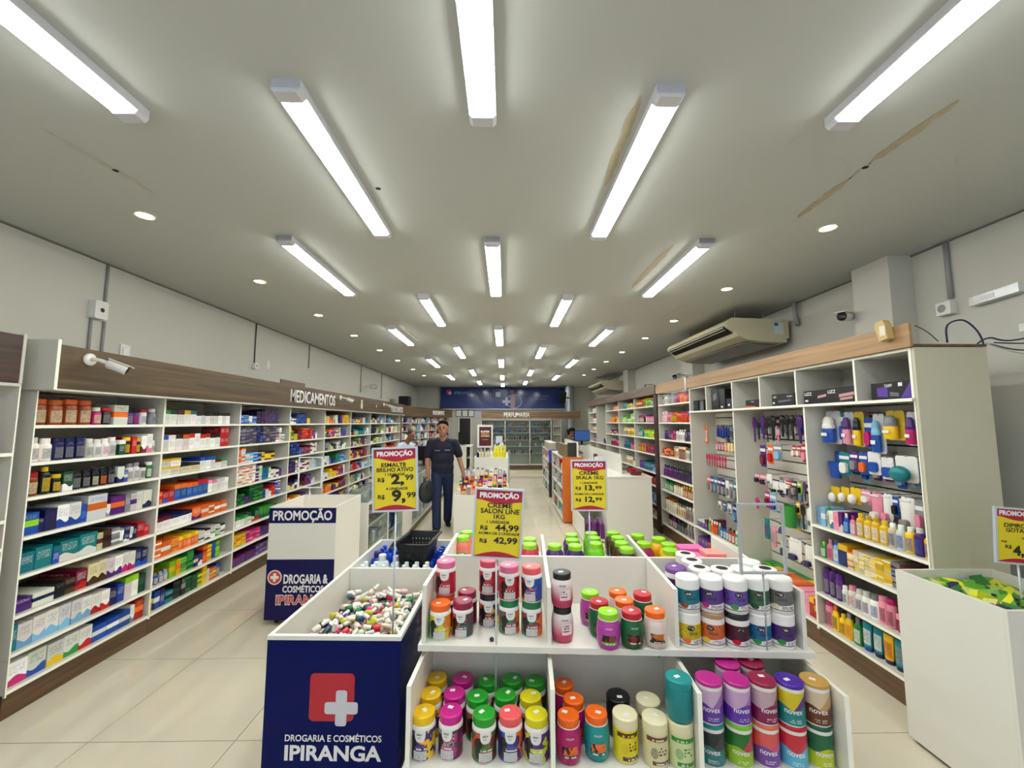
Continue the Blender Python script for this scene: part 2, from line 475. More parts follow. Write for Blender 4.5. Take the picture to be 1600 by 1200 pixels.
# ------------------------------------------------------------------ wall fittings
def conduit(xw, side, y, z0, z1, label, r=0.010, m=M_GREYP):
    o = MB().tube([(0, 0, z0), (0, 0, z1)], r, 8).obj('conduit', m, None, (xw - side * (r + 0.001), y, 0))
    return tag(o, label, 'pipe', 'wall conduits')
LW = -1  # the wall lies towards -X
conduit(XL, LW, 3.44, 2.75, ZC - 0.013, 'thin conduit from ceiling down to the round-hole junction box')
conduit(XL, LW, 3.34, 2.26, 2.60, 'thin conduit below the round-hole junction box, nearer the camera')
conduit(XL, LW, 3.45, 2.26, 2.60, 'thin conduit below the round-hole junction box, farther from camera')
conduit(XL, LW, 5.53, 2.545, ZC - 0.013, 'dark thin conduit ending at a small white switch box', 0.008, mat('dark_conduit', (90, 88, 84), 0.5))
conduit(XL, LW, 7.05, 2.68, ZC - 0.013, 'thin conduit above the MEDICAMENTOS lettering')
conduit(XL, LW, 9.6, 2.45, ZC - 0.013, 'thin conduit beside the far bracket camera')
conduit(XL, LW, 11.2, 2.40, ZC - 0.013, 'thin conduit on the far medicine wall near the black box')
jb = thing('junction_box', 'white junction box with a round black hole on the medicine wall', 'junction box', (XL, 3.37, 2.60))
MB().prism([(-0.055, 0.012), (-0.043, 0), (0.043, 0), (0.055, 0.012), (0.055, 0.138), (0.043, 0.15), (-0.043, 0.15), (-0.055, 0.138)], 'x', 0.0005, 0.06).obj('body', M_WHITEP, jb)
MB().lathe([[(0, 0.0635), (0.016, 0.063), (0.018, 0.0605)]], 14).obj('cable_hole', M_BLACK, jb, (0, 0.005, 0.075), (0, R(90), 0))
sb = thing('switch_box', 'small white switch box under the dark conduit', 'switch box', (XL, 5.53, 2.47))
bx('body', M_WHITEP, sb, 0.0005, -0.035, 0, 0.045, 0.035, 0.075); bx('rocker', M_GREYP, sb, 0.0455, -0.012, 0.02, 0.05, 0.012, 0.055)
so = thing('wall_socket', 'small white wall socket above the walnut header', 'socket', (XL, 5.85, 2.50))
bx('plate', M_WHITEP, so, 0.0005, -0.035, 0, 0.012, 0.035, 0.12)
for k, z in enumerate((0.03, 0.07, 0.1)): MB().lathe([[(0, 0.0135), (0.007, 0.0125)]], 8).obj('pin_hole', M_BLACK, so, (0, 0.01 * (k - 1), z), (0, R(90), 0))
so = thing('wall_plate', 'clear plastic wall plate just above the walnut header', 'wall plate', (XL, 3.66, 2.27))
bx('plate', mat('plate_clear', (214, 216, 220), 0.2), so, 0.0005, -0.045, 0, 0.012, 0.045, 0.17); bx('cover', M_WHITE, so, 0.0125, -0.025, 0.03, 0.018, 0.025, 0.14)
# emergency lamp and conduit on the cosmetics wall
conduit(XR, 1, 2.90, 2.66, ZC - 0.013, 'grey conduit from ceiling to the emergency lamp', 0.016)
em = thing('emergency_lamp', 'slim clear emergency lamp tilted on the cosmetics wall', 'emergency lamp', (XR, 2.62, 2.56))
MB().prism([(-0.15, 0.015), (-0.15, 0.075), (0.13, 0.055), (0.13, -0.002)], 'x', -0.06, -0.001).obj('casing', mat('lamp_clear', (214, 216, 216), 0.15), em)
bx('lamp_core', M_WHITEP, em, -0.063, -0.02, 0.02, -0.0605, 0.1, 0.05)
ob_ = thing('outlet_box', 'small white outlet box beside the emergency lamp', 'outlet box', (XR, 2.93, 2.545))
MB().box(-0.05, -0.05, 0, -0.001, 0.05, 0.095).obj('body', M_WHITEP, ob_)
MB().lathe([[(0, 0.052), (0.026, 0.052), (0.03, 0.05)]], 16).obj('socket_face', M_GREYP, ob_, (0, 0.01, 0.05), (0, R(-90), 0))
# shallow cable tray and loose cables at the near right
tr = tag(MB().box(-0.05, -1.4, 0, -0.001, 0.22, 0.05).obj('cable_tray', M_WHITEP, None, (XR, 2.28, 2.32)), 'white cable trunking on the wall above the tangled cables', 'cable tray')
bx('upright_trunking', M_WHITEP, tr, -0.05, 0.10, -0.9, -0.001, 0.16, -0.002)
def cable(label, pts, m, r=0.004):
    # smooth path
    P = [Vector(p) for p in pts]; out = []
    for i in range(len(P) - 1):
        p0, p1, p2, p3 = P[max(i - 1, 0)], P[i], P[i + 1], P[min(i + 2, len(P) - 1)]
        for k in range(6):
            t = k / 6
            out.append(0.5 * ((2 * p1) + (p2 - p0) * t + (2 * p0 - 5 * p1 + 4 * p2 - p3) * t * t + (3 * p1 - p0 - 3 * p2 + p3) * t ** 3))
    out.append(P[-1])
    base = P[0]
    return tag(MB().tube([p - base for p in out], r, 6).obj('cable', m, None, base), label, 'cable', 'loose cables by the shelf end')
M_CBL = mat('cable_navy', (28, 28, 70), 0.5); M_CBK = mat('cable_dark', (40, 36, 34), 0.5); M_CBW = mat('cable_pale', (190, 184, 170), 0.5)
cable('navy cable looping in an arch above the shelf end', [(2.78, 2.50, 2.25), (2.79, 2.50, 2.36), (2.87, 2.48, 2.39), (2.93, 2.46, 2.32), (2.95, 2.45, 2.23), (2.90, 2.44, 2.23), (2.93, 2.40, 2.26), (3.04, 2.37, 2.24), (3.22, 2.2, 2.29), (3.26, 1.6, 2.34)], M_CBL, 0.005)
cable('dark cable sagging towards the wall', [(2.98, 2.42, 2.235), (3.12, 2.36, 2.22), (3.24, 2.2, 2.21), (3.27, 1.6, 2.25)], M_CBK)
cable('navy cable sagging lowest towards the wall', [(2.98, 2.44, 2.23), (3.14, 2.4, 2.185), (3.26, 2.2, 2.185), (3.28, 1.6, 2.21)], M_CBL)
cable('pale cable hanging below the dark ones', [(2.95, 2.44, 2.235), (3.1, 2.4, 2.17), (3.24, 2.34, 2.14), (3.28, 2.2, 2.16)], M_CBW)
cable('thin dark wire from the oak header to the shelf top', [(2.52, 2.44, 2.345), (2.60, 2.45, 2.31), (2.68, 2.46, 2.25)], M_CBK, 0.0025)

# security cameras
M_CAMW = mat('camera_white', (226, 224, 218), 0.35)
def cctv(label, loc, aim, base_n, scale=1.0, body=M_CAMW):
    """loc: wall point, base_n: wall normal, aim: direction of the lens"""
    t = thing('security_camera', label, 'camera', loc, 0, 'security cameras')
    n = Vector(base_n).normalized(); a = Vector(aim).normalized(); s = scale
    q = n.to_track_quat('Z', 'Y').to_matrix()
    bm_ = MB().lathe([[(0, 0.001), (0.042 * s, 0.001)], [(0.042 * s, 0.001), (0.042 * s, 0.012 * s), (0.034 * s, 0.018 * s), (0, 0.02 * s)]], 16)
    bm_.v = [tuple(q @ Vector(p)) for p in bm_.v]; bm_.obj('base_plate', body, t)
    elbow = n * 0.06 * s + a * 0.02 * s
    MB().tube([n * 0.015 * s, n * 0.045 * s, elbow, elbow + a * 0.035 * s], 0.013 * s, 8).obj('bracket', body, t)
    c0 = elbow + a * 0.03 * s; q2 = a.to_track_quat('Z', 'Y').to_matrix()
    b2 = MB().lathe([[(0, 0), (0.026 * s, 0)], [(0.026 * s, 0), (0.033 * s, 0.01 * s), (0.034 * s, 0.115 * s)]], 16)
    b2.v = [tuple(q2 @ Vector(p) + c0) for p in b2.v]; b2.obj('housing', body, t)
    b3 = MB().lathe([[(0.0325 * s, 0.116 * s), (0.03 * s, 0.112 * s), (0, 0.110 * s)]], 16)
    b3.v = [tuple(q2 @ Vector(p) + c0) for p in b3.v]; b3.obj('lens', M_BLACK, t)
    b4 = MB().box(-0.034 * s, 0.028 * s, 0.0, 0.034 * s, 0.034 * s, 0.135 * s)
    b4.v = [tuple(q2 @ Vector(p) + c0) for p in b4.v]; b4.obj('sun_hood', body, t)
    return t

# ------------------------------------------------------------------ air conditioners
M_AC = mat('ac_shell', (196, 190, 162), 0.4, noise=0.04, nscale=4); M_ACG = mat('ac_grille', (158, 156, 150), 0.5)
def aircon(label, y0, y1, xf, xb, zt, zb):
    t = thing('air_conditioner', label, 'air conditioner', (xb, y0, zt)); L = y1 - y0; D = xb - xf; H = zt - zb
    prof = [(0, 0), (-D + 0.07, 0.02), (-D + 0.015, -0.015), (-D, -0.06), (-D + 0.02, -0.085), (-D + 0.10, -0.14), (-D + 0.14, -0.19), (-D + 0.24, -0.235), (-D + 0.40, -H + 0.01), (-0.03, -H), (-0.03, -H + 0.045), (0, -H + 0.05)]
    MB().prism(prof, 'y', 0, L).obj('body', M_AC, t)
    f = [(-D - 0.004, -0.064), (-D + 0.001, -0.094), (-D + 0.10, -0.150), (-D + 0.118, -0.146), (-D + 0.03, -0.08)]
    MB().prism(f, 'y', 0.06, L - 0.06).obj('air_slot', M_BLACK, t)
    for k in range(2):
        MB().box(-D - 0.008 + 0.028 * k, 0.07, -0.088 - 0.022 * k, -D + 0.020 + 0.028 * k, L - 0.07, -0.080 - 0.022 * k).obj('louver', M_AC, t)
    MB().prism([(-D + 0.26, -0.246), (-D + 0.40, -H + 0.002), (-0.06, -H - 0.008), (-0.06, -H - 0.014), (-D + 0.40, -H - 0.006), (-D + 0.25, -0.256)], 'y', 0.12, L - 0.05).obj('intake_grille', M_ACG, t)
    for k in range(4): MB().tube([(-0.12 - 0.35 * (k % 2), 0.25 + (L - 0.5) * (k // 2), -0.02), (-0.12 - 0.35 * (k % 2), 0.25 + (L - 0.5) * (k // 2), ZC - zt)], 0.005, 6).obj('hanger_rod', M_GREYP, t)
    return t
ac = aircon('cream ceiling air conditioner near the camera, above the oak header', 4.56, 6.28, 2.52, 3.24, 2.925, 2.66)
bx('rating_label', mat('label_pale', (206, 214, 214), 0.5), ac, -0.17, -0.0015, -0.17, -0.06, -0.0002, -0.03)
bx('label_stripe', mat('label_blue', (30, 100, 180), 0.5), ac, -0.165, -0.003, -0.075, -0.12, -0.0018, -0.04)
MB().poly([(-0.50, 0.30, -0.262), (-0.42, 0.27, -0.2685), (-0.36, 0.34, -0.2715), (-0.44, 0.36, -0.2665)]).obj('badge', M_RED, ac)
aircon('far cream ceiling air conditioner beside the perfume corner', 10.9, 12.6, 2.55, 3.24, 2.86, 2.60)
pp_ = tag(MB().tube([(0, 0, 0.1), (0, 0.02, 0.2), (-0.02, 0, 0.36)], 0.024, 10).obj('insulated_pipe', M_GREYP, None, (3.255, 4.44, 2.73)), 'thick wrapped pipe behind the near air conditioner', 'pipe')
# ================================================================== shelving
SHELF_ROWS = []       # (place, row name, axis info) filled by the bays, emptied by the stock section
LZ = [1.733, 1.500, 1.286, 1.048, 0.819, 0.586, 0.368, 0.163]      # board tops on the medicine wall
LY = [2.62, 3.60, 4.62, 5.68, 6.77, 7.90, 9.05, 10.15, 11.60]
LXF, LXB = -2.95, -3.36
BAYN = ['first', 'second', 'third', 'fourth', 'fifth', 'sixth', 'seventh', 'eighth']
BAYD = ['amber jars on its top shelf', 'rows of white medicine boxes up top', 'a wall of slate boxes', 'stacks of red boxes', 'a tall lime box', 'purple and yellow boxes', 'pastel boxes, beside the counter', 'an orange box, next to the wood stile']
T = 0.018
def bay(name, label, ys, xf, xb, zs, z_top, front, kick_h=0.13, kick=True, group=None, back=True, m_side=M_SHELF, kmat=M_WOODK):
    """open shelf bay; front=+1 faces +X, -1 faces -X. local frame: origin at floor, front edge, low-Y corner"""
    (ya, yb) = ys
    t = thing('shelf_bay', label, 'shelf', (xf, ya, 0), 0, group); W = yb - ya; D = xb - xf
    g = 0.001
    for s, o in ((0, 'side_panel'), (1, 'side_panel')):
        y = g if s == 0 else W - T / 2
        bx(o, m_side, t, 0, y, kick_h if kick else 0, D, y + T / 2 - g, z_top)
        bx('edge_strip', M_EDGE, t, front * 0.0012, y, kick_h if kick else 0, 0, y + T / 2 - g, z_top)
    for z in zs:
        bx('shelf_board', m_side, t, 0, T / 2 + g, z - T, D - front * -0.0 , W - T / 2 - g, z)
        bx('edge_strip', M_EDGE, t, front * 0.0015, T / 2 + g, z - T - 0.002, 0, W - T / 2 - g, z)
    if back: bx('back_panel', m_side, t, D, T / 2 + g, zs[-1], D - front * 0.006 * 1, W - T / 2 - g, z_top)
    if kick: bx('kick_board', kmat, t, -front * 0.012, g, 0.001, -front * 0.03, W - g, min(zs) - T - 0.003)
    return t
for i in range(8):
    bay('shelf_bay', 'white shelf bay, %s from camera, with %s' % (BAYN[i], BAYD[i]), (LY[i], LY[i + 1]), LXF, LXB, LZ, 1.95, +1, group='medicine shelf bays')
# leftmost unit, nearest the camera
LZ0 = [1.57, 1.18, 1.02, 0.85, 0.70, 0.505, 0.24]
u0 = bay('shelf_bay', 'narrow shelf bay with dark wood header, nearest the camera', (1.70, 2.515), -2.93, -3.36, LZ0, 1.975, +1, kick_h=0.0, kmat=M_WOODD)
bx('dark_header', M_WOODD, u0, 0.002, 0.012, 1.985, -0.02, 0.795, 2.275); bx('shelf_board', M_SHELF, u0, 0.002, 0.001, 1.965, -0.42, 0.814, 1.983)
bx('side_panel', M_SHELF, u0, 0.004, 0.798, 1.985, -0.42, 0.814, 2.285)
# long walnut header
hd = thing('walnut_header', 'long walnut header board over the medicine shelves with MEDICAMENTOS lettering', 'header board', (-2.83, 2.60, 0))
bx('board', M_WOODL, hd, 0, 0.022, 1.965, -0.02, 6.58, 2.245)
bx('board', M_WOODL, hd, 0, 6.583, 1.965, -0.02, 9.05, 2.245)
bx('end_panel', M_SHELF, hd, 0.0, 0.0, 1.955, -0.53, 0.018, 2.275)
bx('edge_strip', M_EDGE, hd, 0.0015, 0.0, 1.955, 0.0, 0.019, 2.275)
bx('soffit', M_SHELF, hd, -0.002, 0.02, 1.951, -0.53, 9.05, 1.963)
bx('raised_board', M_WOODL, hd, -0.022, 2.62, 2.2, -0.034, 3.25, 2.30)
lettering('MEDICAMENTOS', M_LETTERW, hd, (0.002, 3.53, 2.02), 0.165, 1.42, bold=0.018, depth=0.004, rot=(0, 0, R(90)))
lettering('MEDICAMENTOS', M_LETTERW, hd, (0.002, 8.15, 2.015), 0.14, 1.15, bold=0.018, depth=0.004, rot=(0, 0, R(90)))
cctv('white bullet camera with round base on the near end of the walnut header', (-2.83, 2.80, 2.175), (0.75, 0.5, -0.38), (1, 0, 0), 1.0)
cctv('dark-nosed camera just after the MEDICAMENTOS lettering', (-2.83, 7.05, 2.17), (0.7, 0.3, -0.3), (1, 0, 0), 1.0)
cctv('small camera above the far MEDICAMENTOS lettering', (-2.83, 9.55, 2.16), (0.7, 0.2, -0.3), (1, 0, 0), 1.0)
cctv('bracket camera on the far medicine wall', (-3.40, 9.8, 2.62), (0.8, 0.2, -0.1), (1, 0, 0), 1.4)
cctv('bullet camera on the first white pillar by the air conditioner', (3.16, 3.52, 2.70), (-0.8, -0.35, -0.06), (0, 1, 0), 1.2)
cctv('grey bullet camera past the near air conditioner', (3.10, 6.92, 2.56), (-0.8, -0.5, -0.2), (-1, 0, 0), 1.3)
cctv('far bullet camera on the cosmetics wall pillar', (3.30, 8.6, 2.52), (-0.9, 0.1, -0.05), (-1, 0, 0), 1.5)
nt_ = thing('header_notice', 'small yellow and white notice on the walnut header', 'notice', (-2.827, 8.05, 2.02))
bx('paper', M_WHITEP, nt_, 0, 0, 0, 0.002, 0.10, 0.17); bx('yellow_block', M_SIGNYEL, nt_, 0.0022, 0.01, 0.09, 0.003, 0.09, 0.165)
st_ = thing('header_emblem', 'round dark emblem with pale cross on the walnut header', 'emblem', (-2.827, 9.0, 2.10))
MB().lathe([[(0, 0.003), (0.055, 0.003), (0.056, 0)]], 20).obj('disc', mat('emblem_green', (40, 70, 50), 0.4), st_, rot=(0, R(90), 0))
bx('cross_bar', M_LETTERW, st_, 0.0035, -0.035, -0.01, 0.005, 0.035, 0.01); bx('cross_bar', M_LETTERW, st_, 0.0035, -0.01, -0.035, 0.005, 0.01, 0.035)
tag(bx('speaker_box', M_BLACK, None, -3.15, 12.1, 2.246, -2.86, 12.45, 2.52), 'black box standing on the far end of the walnut header', 'speaker')
# wood stile and back-left run that angles towards the middle
stile = tag(bx('wood_stile', M_WOODL, None, -2.93, 11.605, 0.001, -3.36, 11.66, 1.95), 'walnut stile between the medicine bays and the far angled shelves', 'stile')
FA = math.atan2(0.90, 3.25)
far = thing('angled_shelving', 'far angled run of white shelves behind the man in white', 'shelf', (-2.93, 11.70, 0), -FA)
FL = 3.37
for k in range(7):
    bx('divider', M_SHELF, far, 0, k * FL / 6 - 0.01, 0.13, -0.38, k * FL / 6 + 0.01, 1.92)
for z in (1.74, 1.50, 1.27, 1.03, 0.8, 0.55, 0.3, 0.13): bx('shelf_board', M_SHELF, far, 0.002, 0, z - T, -0.38, FL, z)
bx('back_panel', M_SHELF, far, -0.38, 0, 0.13, -0.39, FL, 1.92)
bx('header_board', M_WOODL, far, 0.10, 0, 1.93, 0.08, FL, 2.21); bx('soffit', M_SHELF, far, 0.08, 0, 1.93, -0.39, FL, 1.94)
bx('kick_board', M_WOODK, far, -0.02, 0, 0.001, -0.04, FL, 0.112)
lettering('MEDICAMENTOS', M_LETTERW, far, (0.102, 2.2, 2.0), 0.13, 0.9, bold=0.02, depth=0.01, rot=(0, 0, R(90)))

# ------------------------------------------------------------------ cosmetics wall (faces -X)
RXF, RXB = 2.47, 2.88
RY = [2.43, 3.36, 4.42, 5.46, 6.60]
M_SLAT = mat('slat_board', (226, 224, 214), 0.4); M_SLOT = mat('slat_groove', (28, 24, 22), 0.7)
def slatwall(t, W, z0, z1, pitch=0.106, xface=2.80):
    dx = xface - RXF
    bx('groove_back', M_SLOT, t, dx + 0.012, 0.012, z0, dx + 0.02, W - 0.012, z1)
    z = z0
    while z < z1 - 0.02:
        bx('slat', M_SLAT, t, dx, 0.012, z + 0.006, dx + 0.011, W - 0.012, min(z + pitch - 0.006, z1)); z += pitch
RB = []
def rbay(i, label, zs, slat=None):
    ya, yb = RY[i], RY[i + 1]
    t = bay('shelf_bay', label, (ya, yb), RXF, RXB, zs, 1.878 if i < 3 else 2.20, -1, kick=True, group='cosmetics shelf bays', kmat=M_WOODK)
    if slat: slatwall(t, yb - ya, *slat)
    return t
rbay(0, 'white shelf bay with baby bottles hung on slatted back, nearest the camera', [0.94, 0.69, 0.416, 0.173], (0.95, 1.87))
rbay(1, 'white shelf bay of hair brushes hung on slatted back', [0.173], (0.20, 1.87))
rbay(2, 'white shelf bay with tubes and clips on slatted back', [0.42, 0.173], (0.75, 1.87))
RZD = [2.03, 1.75, 1.488, 1.23, 0.918, 0.71, 0.41, 0.19]
rbay(3, 'white shelf bay of boxed hair products beside the slatted bays', RZD)
# near end panel, cubby row and oak header
ep = tag(bx('end_panel', mat('beige_panel', (196, 192, 170), .5, noise=.04, nscale=2), None, 2.468, 2.408, 0.001, 2.915, 2.427, 2.205), 'tall plain white panel closing the near end of the cosmetics shelves', 'panel')  # end panel in a darker, browner tone than the other white panels
cb = thing('cubby_row', 'row of open white cubbies with boxed appliances under the oak header', 'shelf', (RXF, 2.43, 0))
bx('cubby_floor', M_SHELF, cb, -0.02, 0, 1.88, 0.41, 3.03, 1.896); bx('edge_strip', M_EDGE, cb, -0.0215, 0, 1.878, -0.02, 3.03, 1.897)
bx('cubby_top', M_SHELF, cb, 0, 0, 2.19, 0.41, 3.03, 2.205); bx('edge_strip', M_EDGE, cb, -0.0015, 0, 2.188, 0, 3.03, 2.206)
bx('cubby_back', M_SHELF, cb, 0.40, 0, 1.897, 0.41, 3.03, 2.188)
CUBY = [2.43, 2.845, 3.437, 3.937, 4.422, 5.008, 5.46]
for y in CUBY:
    yy = min(max(y - 2.43, 0.009), 3.03 - 0.009)
    bx('divider', M_SHELF, cb, 0, yy - 0.008, 1.897, 0.40, yy + 0.008, 2.188); bx('edge_strip', M_EDGE, cb, -0.0012, yy - 0.008, 1.897, 0, yy + 0.008, 2.188)
oh = thing('oak_header', 'light oak header board over the near cosmetics shelves', 'header board', (RXF, 2.40, 0))
bx('board', M_WOODR, oh, -0.03, 0, 2.208, -0.012, 3.07, 2.35)
bx('board', M_WOODR, oh, -0.03, 3.13, 2.208, -0.012, 4.19, 2.35)
bx('top_board', M_WOODK, oh, -0.011, 0, 2.208, 0.44, 3.07, 2.222)
bx('metal_joint', M_STEEL, oh, -0.033, 3.072, 2.19, 0.0, 3.128, 2.36)
sen = thing('alarm_sensor', 'yellowed plastic alarm sensor leaning on the near end of the oak header', 'sensor', (2.437, 2.52, 2.27), R(0))
MB().prism([(-0.03, 0.0), (0.03, 0.0), (0.036, 0.1), (0.028, 0.125), (-0.028, 0.125), (-0.036, 0.1)], 'x', -0.045, -0.001).obj('casing', mat('aged_plastic', (196, 172, 112), 0.45), sen, rot=(R(-12), 0, 0))
bx('lens_window', mat('aged_lens', (222, 212, 190), 0.3), sen, -0.048, -0.02, 0.025, -0.0455, 0.02, 0.09)
# far cosmetics run behind the cash desk
stile2 = tag(bx('wood_stile', M_WOODD, None, 2.45, 6.62, 0.001, 2.88, 6.76, 2.21), 'dark wood stile between the boxed hair products and the far shelves', 'stile')
RYF = [6.78, 7.86, 8.95, 10.08, 11.15, 12.20]
FARD = ['bottles in bright rows beside the dark stile', 'yellow bottles', 'few orange and pink boxes', 'almost nothing on it', 'cans behind the desk']
for i in range(5):
    bay('shelf_bay', 'far white bay, %s past the stile, with %s' % (BAYN[i], FARD[i]), (RYF[i], RYF[i + 1]), RXF, RXB, [2.03, 1.75, 1.488, 1.22, 0.918, 0.71, 0.41, 0.19] if i != 3 else [1.22, 0.71, 0.19], 2.20, -1, group='far cosmetics shelf bays')
dh = thing('dark_header', 'dark wood header over the far cosmetics shelves', 'header board', (RXF - 0.05, 6.62, 0))
bx('board', wood('brown_header', (82, 62, 48), (118, 94, 76)), dh, 0, 0, 2.208, 0.02, 5.6, 2.36); bx('soffit', M_WOODK, dh, 0.02, 0, 2.208, 0.45, 5.6, 2.22)

# ------------------------------------------------------------------ far wall
bn = thing('blue_banner', 'long blue banner with cross emblem across the far wall', 'banner', (0, Y1 - 0.10, 0))
M_BAN = mat('banner_blue', (38, 58, 124), 0.12); M_BAN2 = mat('banner_dark', (26, 40, 110), 0.15); M_BANT = mat('banner_text', (116, 130, 170), 0.3)
bx('panel', M_BAN, bn, -2.47, 0, 2.27, 2.28, 0.09, 3.085)
def disc(name, m, par, x, y, z, r, n=28, ring=None):
    mb = MB()
    if ring: mb.lathe([[(ring, 0), (r, 0)]], n)
    else: mb.lathe([[(0, 0), (r, 0)]], n)
    return mb.obj(name, m, par, (x, y, z), (R(90), 0, 0), fix=False)
def logo(par, x, y, z, s, facing=(0, 0, 0)):
    """red rounded square with a pale cross set low and to one side"""
    q = []
    for cx, cz, a0 in ((0.5 - .1, 0.5 - .1, 0), (-0.5 + .1, 0.5 - .1, 90), (-0.5 + .1, -0.5 + .1, 180), (0.5 - .1, -0.5 + .1, 270)):
        for k in range(5): a = R(a0 + 22.5 * k); q.append((s * (cx + .1 * math.cos(a)), s * (cz + .1 * math.sin(a))))
    MB().prism(q, 'y', -0.001, 0).obj('red_square', M_RED, par, (x, y, z), facing)
    def bar(w, h):
        r = min(w, h) * .22; o = []
        for cx, cz, a0 in ((w / 2 - r, h / 2 - r, 0), (-w / 2 + r, h / 2 - r, 90), (-w / 2 + r, -h / 2 + r, 180), (w / 2 - r, -h / 2 + r, 270)):
            for k in range(4): a = R(a0 + 30 * k); o.append((cx + r * math.cos(a), cz + r * math.sin(a)))
        return o
    off = Matrix.Rotation(facing[2], 3, 'Z') @ Vector((0.22 * s, -0.0022, -0.22 * s))
    MB().prism(bar(0.74 * s, 0.25 * s), 'y', -0.001, 0).obj('cross_bar', mat('logo_silver', (206, 206, 214), 0.35), par, (x + off.x, y + off.y, z + off.z), facing)
    MB().prism(bar(0.25 * s, 0.74 * s), 'y', -0.0016, -0.0002).obj('cross_bar', MATS['logo_silver'], par, (x + off.x, y + off.y, z + off.z), facing)
logo(bn, -2.16, -0.002, 2.90, 0.18)
lettering('IPIRANGA', M_BANT, bn, (-1.60, -0.003, 2.82), 0.10, 0.72, bold=0.02)
disc('emblem_disc', M_BAN2, bn, -0.05, -0.002, 2.70, 1.0).scale = (1, 0.41, 1)
disc('emblem_ring', mat('banner_ring', (150, 160, 190), 0.3), bn, 0.32, -0.004, 2.55, 0.30, 28, 0.27).scale = (1, 0.9, 1)
bx('cross_bar', MATS['banner_ring'], bn, -0.12, -0.008, 2.49, 0.20, -0.005, 2.59); bx('cross_bar', MATS['banner_ring'], bn, -0.01, -0.010, 2.39, 0.09, -0.0065, 2.70)
M_SKINP = mat('print_skin', (150, 120, 124), 0.4)
MB().prism([(0.20, 2.30), (0.34, 2.30), (0.38, 2.72), (0.33, 2.80), (0.22, 2.80), (0.17, 2.70)], 'y', -0.013, -0.011).obj('printed_figure', M_SKINP, bn)
disc('printed_head', mat('print_hair', (130, 60, 66), 0.4), bn, 0.25, -0.014, 2.91, 0.085)
bx('printed_photo', mat('print_photo', (20, 28, 80), 0.3), bn, -0.52, -0.006, 2.66, 0.0, -0.004, 3.03); bx('printed_coat', mat('print_coat', (150, 168, 196), 0.4), bn, -0.38, -0.009, 2.72, -0.20, -0.0065, 2.90)
lettering('PERFUMARIA  BELEZA', M_BANT, bn, (1.35, -0.003, 2.72), 0.06, 0.6); lettering('E SAÚDE', M_BANT, bn, (1.35, -0.003, 2.60), 0.06, 0.36)
bx('lower_rail', M_WHITE, bn, -2.47, -0.005, 2.235, 2.28, 0.02, 2.268)
# perfume cabinet
pc = thing('perfume_cabinet', 'white glass-fronted perfume cabinet under the PERFUMARIA sign', 'cabinet', (-0.86, 14.60, 0.10))
PW = 2.48; PZ = [0.19, 0.555, 0.806, 1.03, 1.285, 1.51]
PD = [0, 0.845, 1.72, PW]
for xx in PD: bx('divider', M_SHELF, pc, xx - 0.015, 0, 0.15, xx + 0.015, 0.42, 1.76)
for z in PZ[1:]: bx('glass_shelf', mat('shelf_frost', (188, 200, 200), 0.2), pc, 0, 0.02, z - 0.012, PW, 0.42, z)
bx('shelf_board', M_SHELF, pc, -0.015, 0, 0.15, PW + 0.015, 0.42, 0.19)
bx('shelf_board', M_SHELF, pc, -0.015, 0, 1.72, PW + 0.015, 0.42, 1.765); bx('back_panel', M_SHELF, pc, 0, 0.42, 0.15, PW, 0.43, 1.76)
bx('kick_board', M_WOODK, pc, 0, 0.02, 0.001, PW, 0.05, 0.145)
for a, b in zip(PD, PD[1:]): bx('glass_door', M_GLASS, pc, a + 0.016, -0.006, 0.192, b - 0.016, -0.001, 1.718)
ph = thing('walnut_sign', 'walnut fascia with white PERFUMARIA lettering', 'sign', (-0.86, 14.55, 1.885))
bx('board', M_WOODX, ph, 0, 0, 0, 3.53, 0.03, 0.25)
lettering('PERFUMARIA', M_LETTERW, ph, (1.26, -0.001, 0.05), 0.16, 0.92, bold=0.018, depth=0.004)
sd = thing('glass_shelf_stand', 'narrow shelf stand with small bottles beside the perfume cabinet', 'shelf', (1.68, 14.62, 0.10))
bx('back_panel', M_SHELF, sd, 0, 0.3, 0, 0.30, 0.32, 1.75)
for z in (0.3, 0.62, 0.92, 1.2, 1.5): bx('shelf_board', M_SHELF, sd, 0, 0, z, 0.30, 0.3, z + 0.02)
for xx in (0, 0.28): bx('side_panel', M_SHELF, sd, xx, 0, 0, xx + 0.015, 0.299, 1.75)
# silver column, monitor on bracket
col = struct(MB().lathe([[(0.17, 0), (0.17, ZC - 0.001)]], 28).obj('trim_7', mat('silver_column', (186, 190, 196), 0.25, 0.6), None, (2.38, 15.35, 0.0)), 'round silver column at the end of the blue banner')
mo = thing('wall_monitor', 'black screen on a bracket beside the silver column', 'monitor', (2.05, 15.0, 2.45))
MB().box(-0.13, -0.03, 0, 0.15, 0.03, 0.42).obj('screen', M_BLACK, mo, rot=(R(14), 0, R(28)))
MB().tube([(0.05, 0.03, 0.2), (0.22, 0.08, 0.2), (0.30, 0.16, 0.2)], 0.02, 8).obj('bracket', M_BLACK, mo)
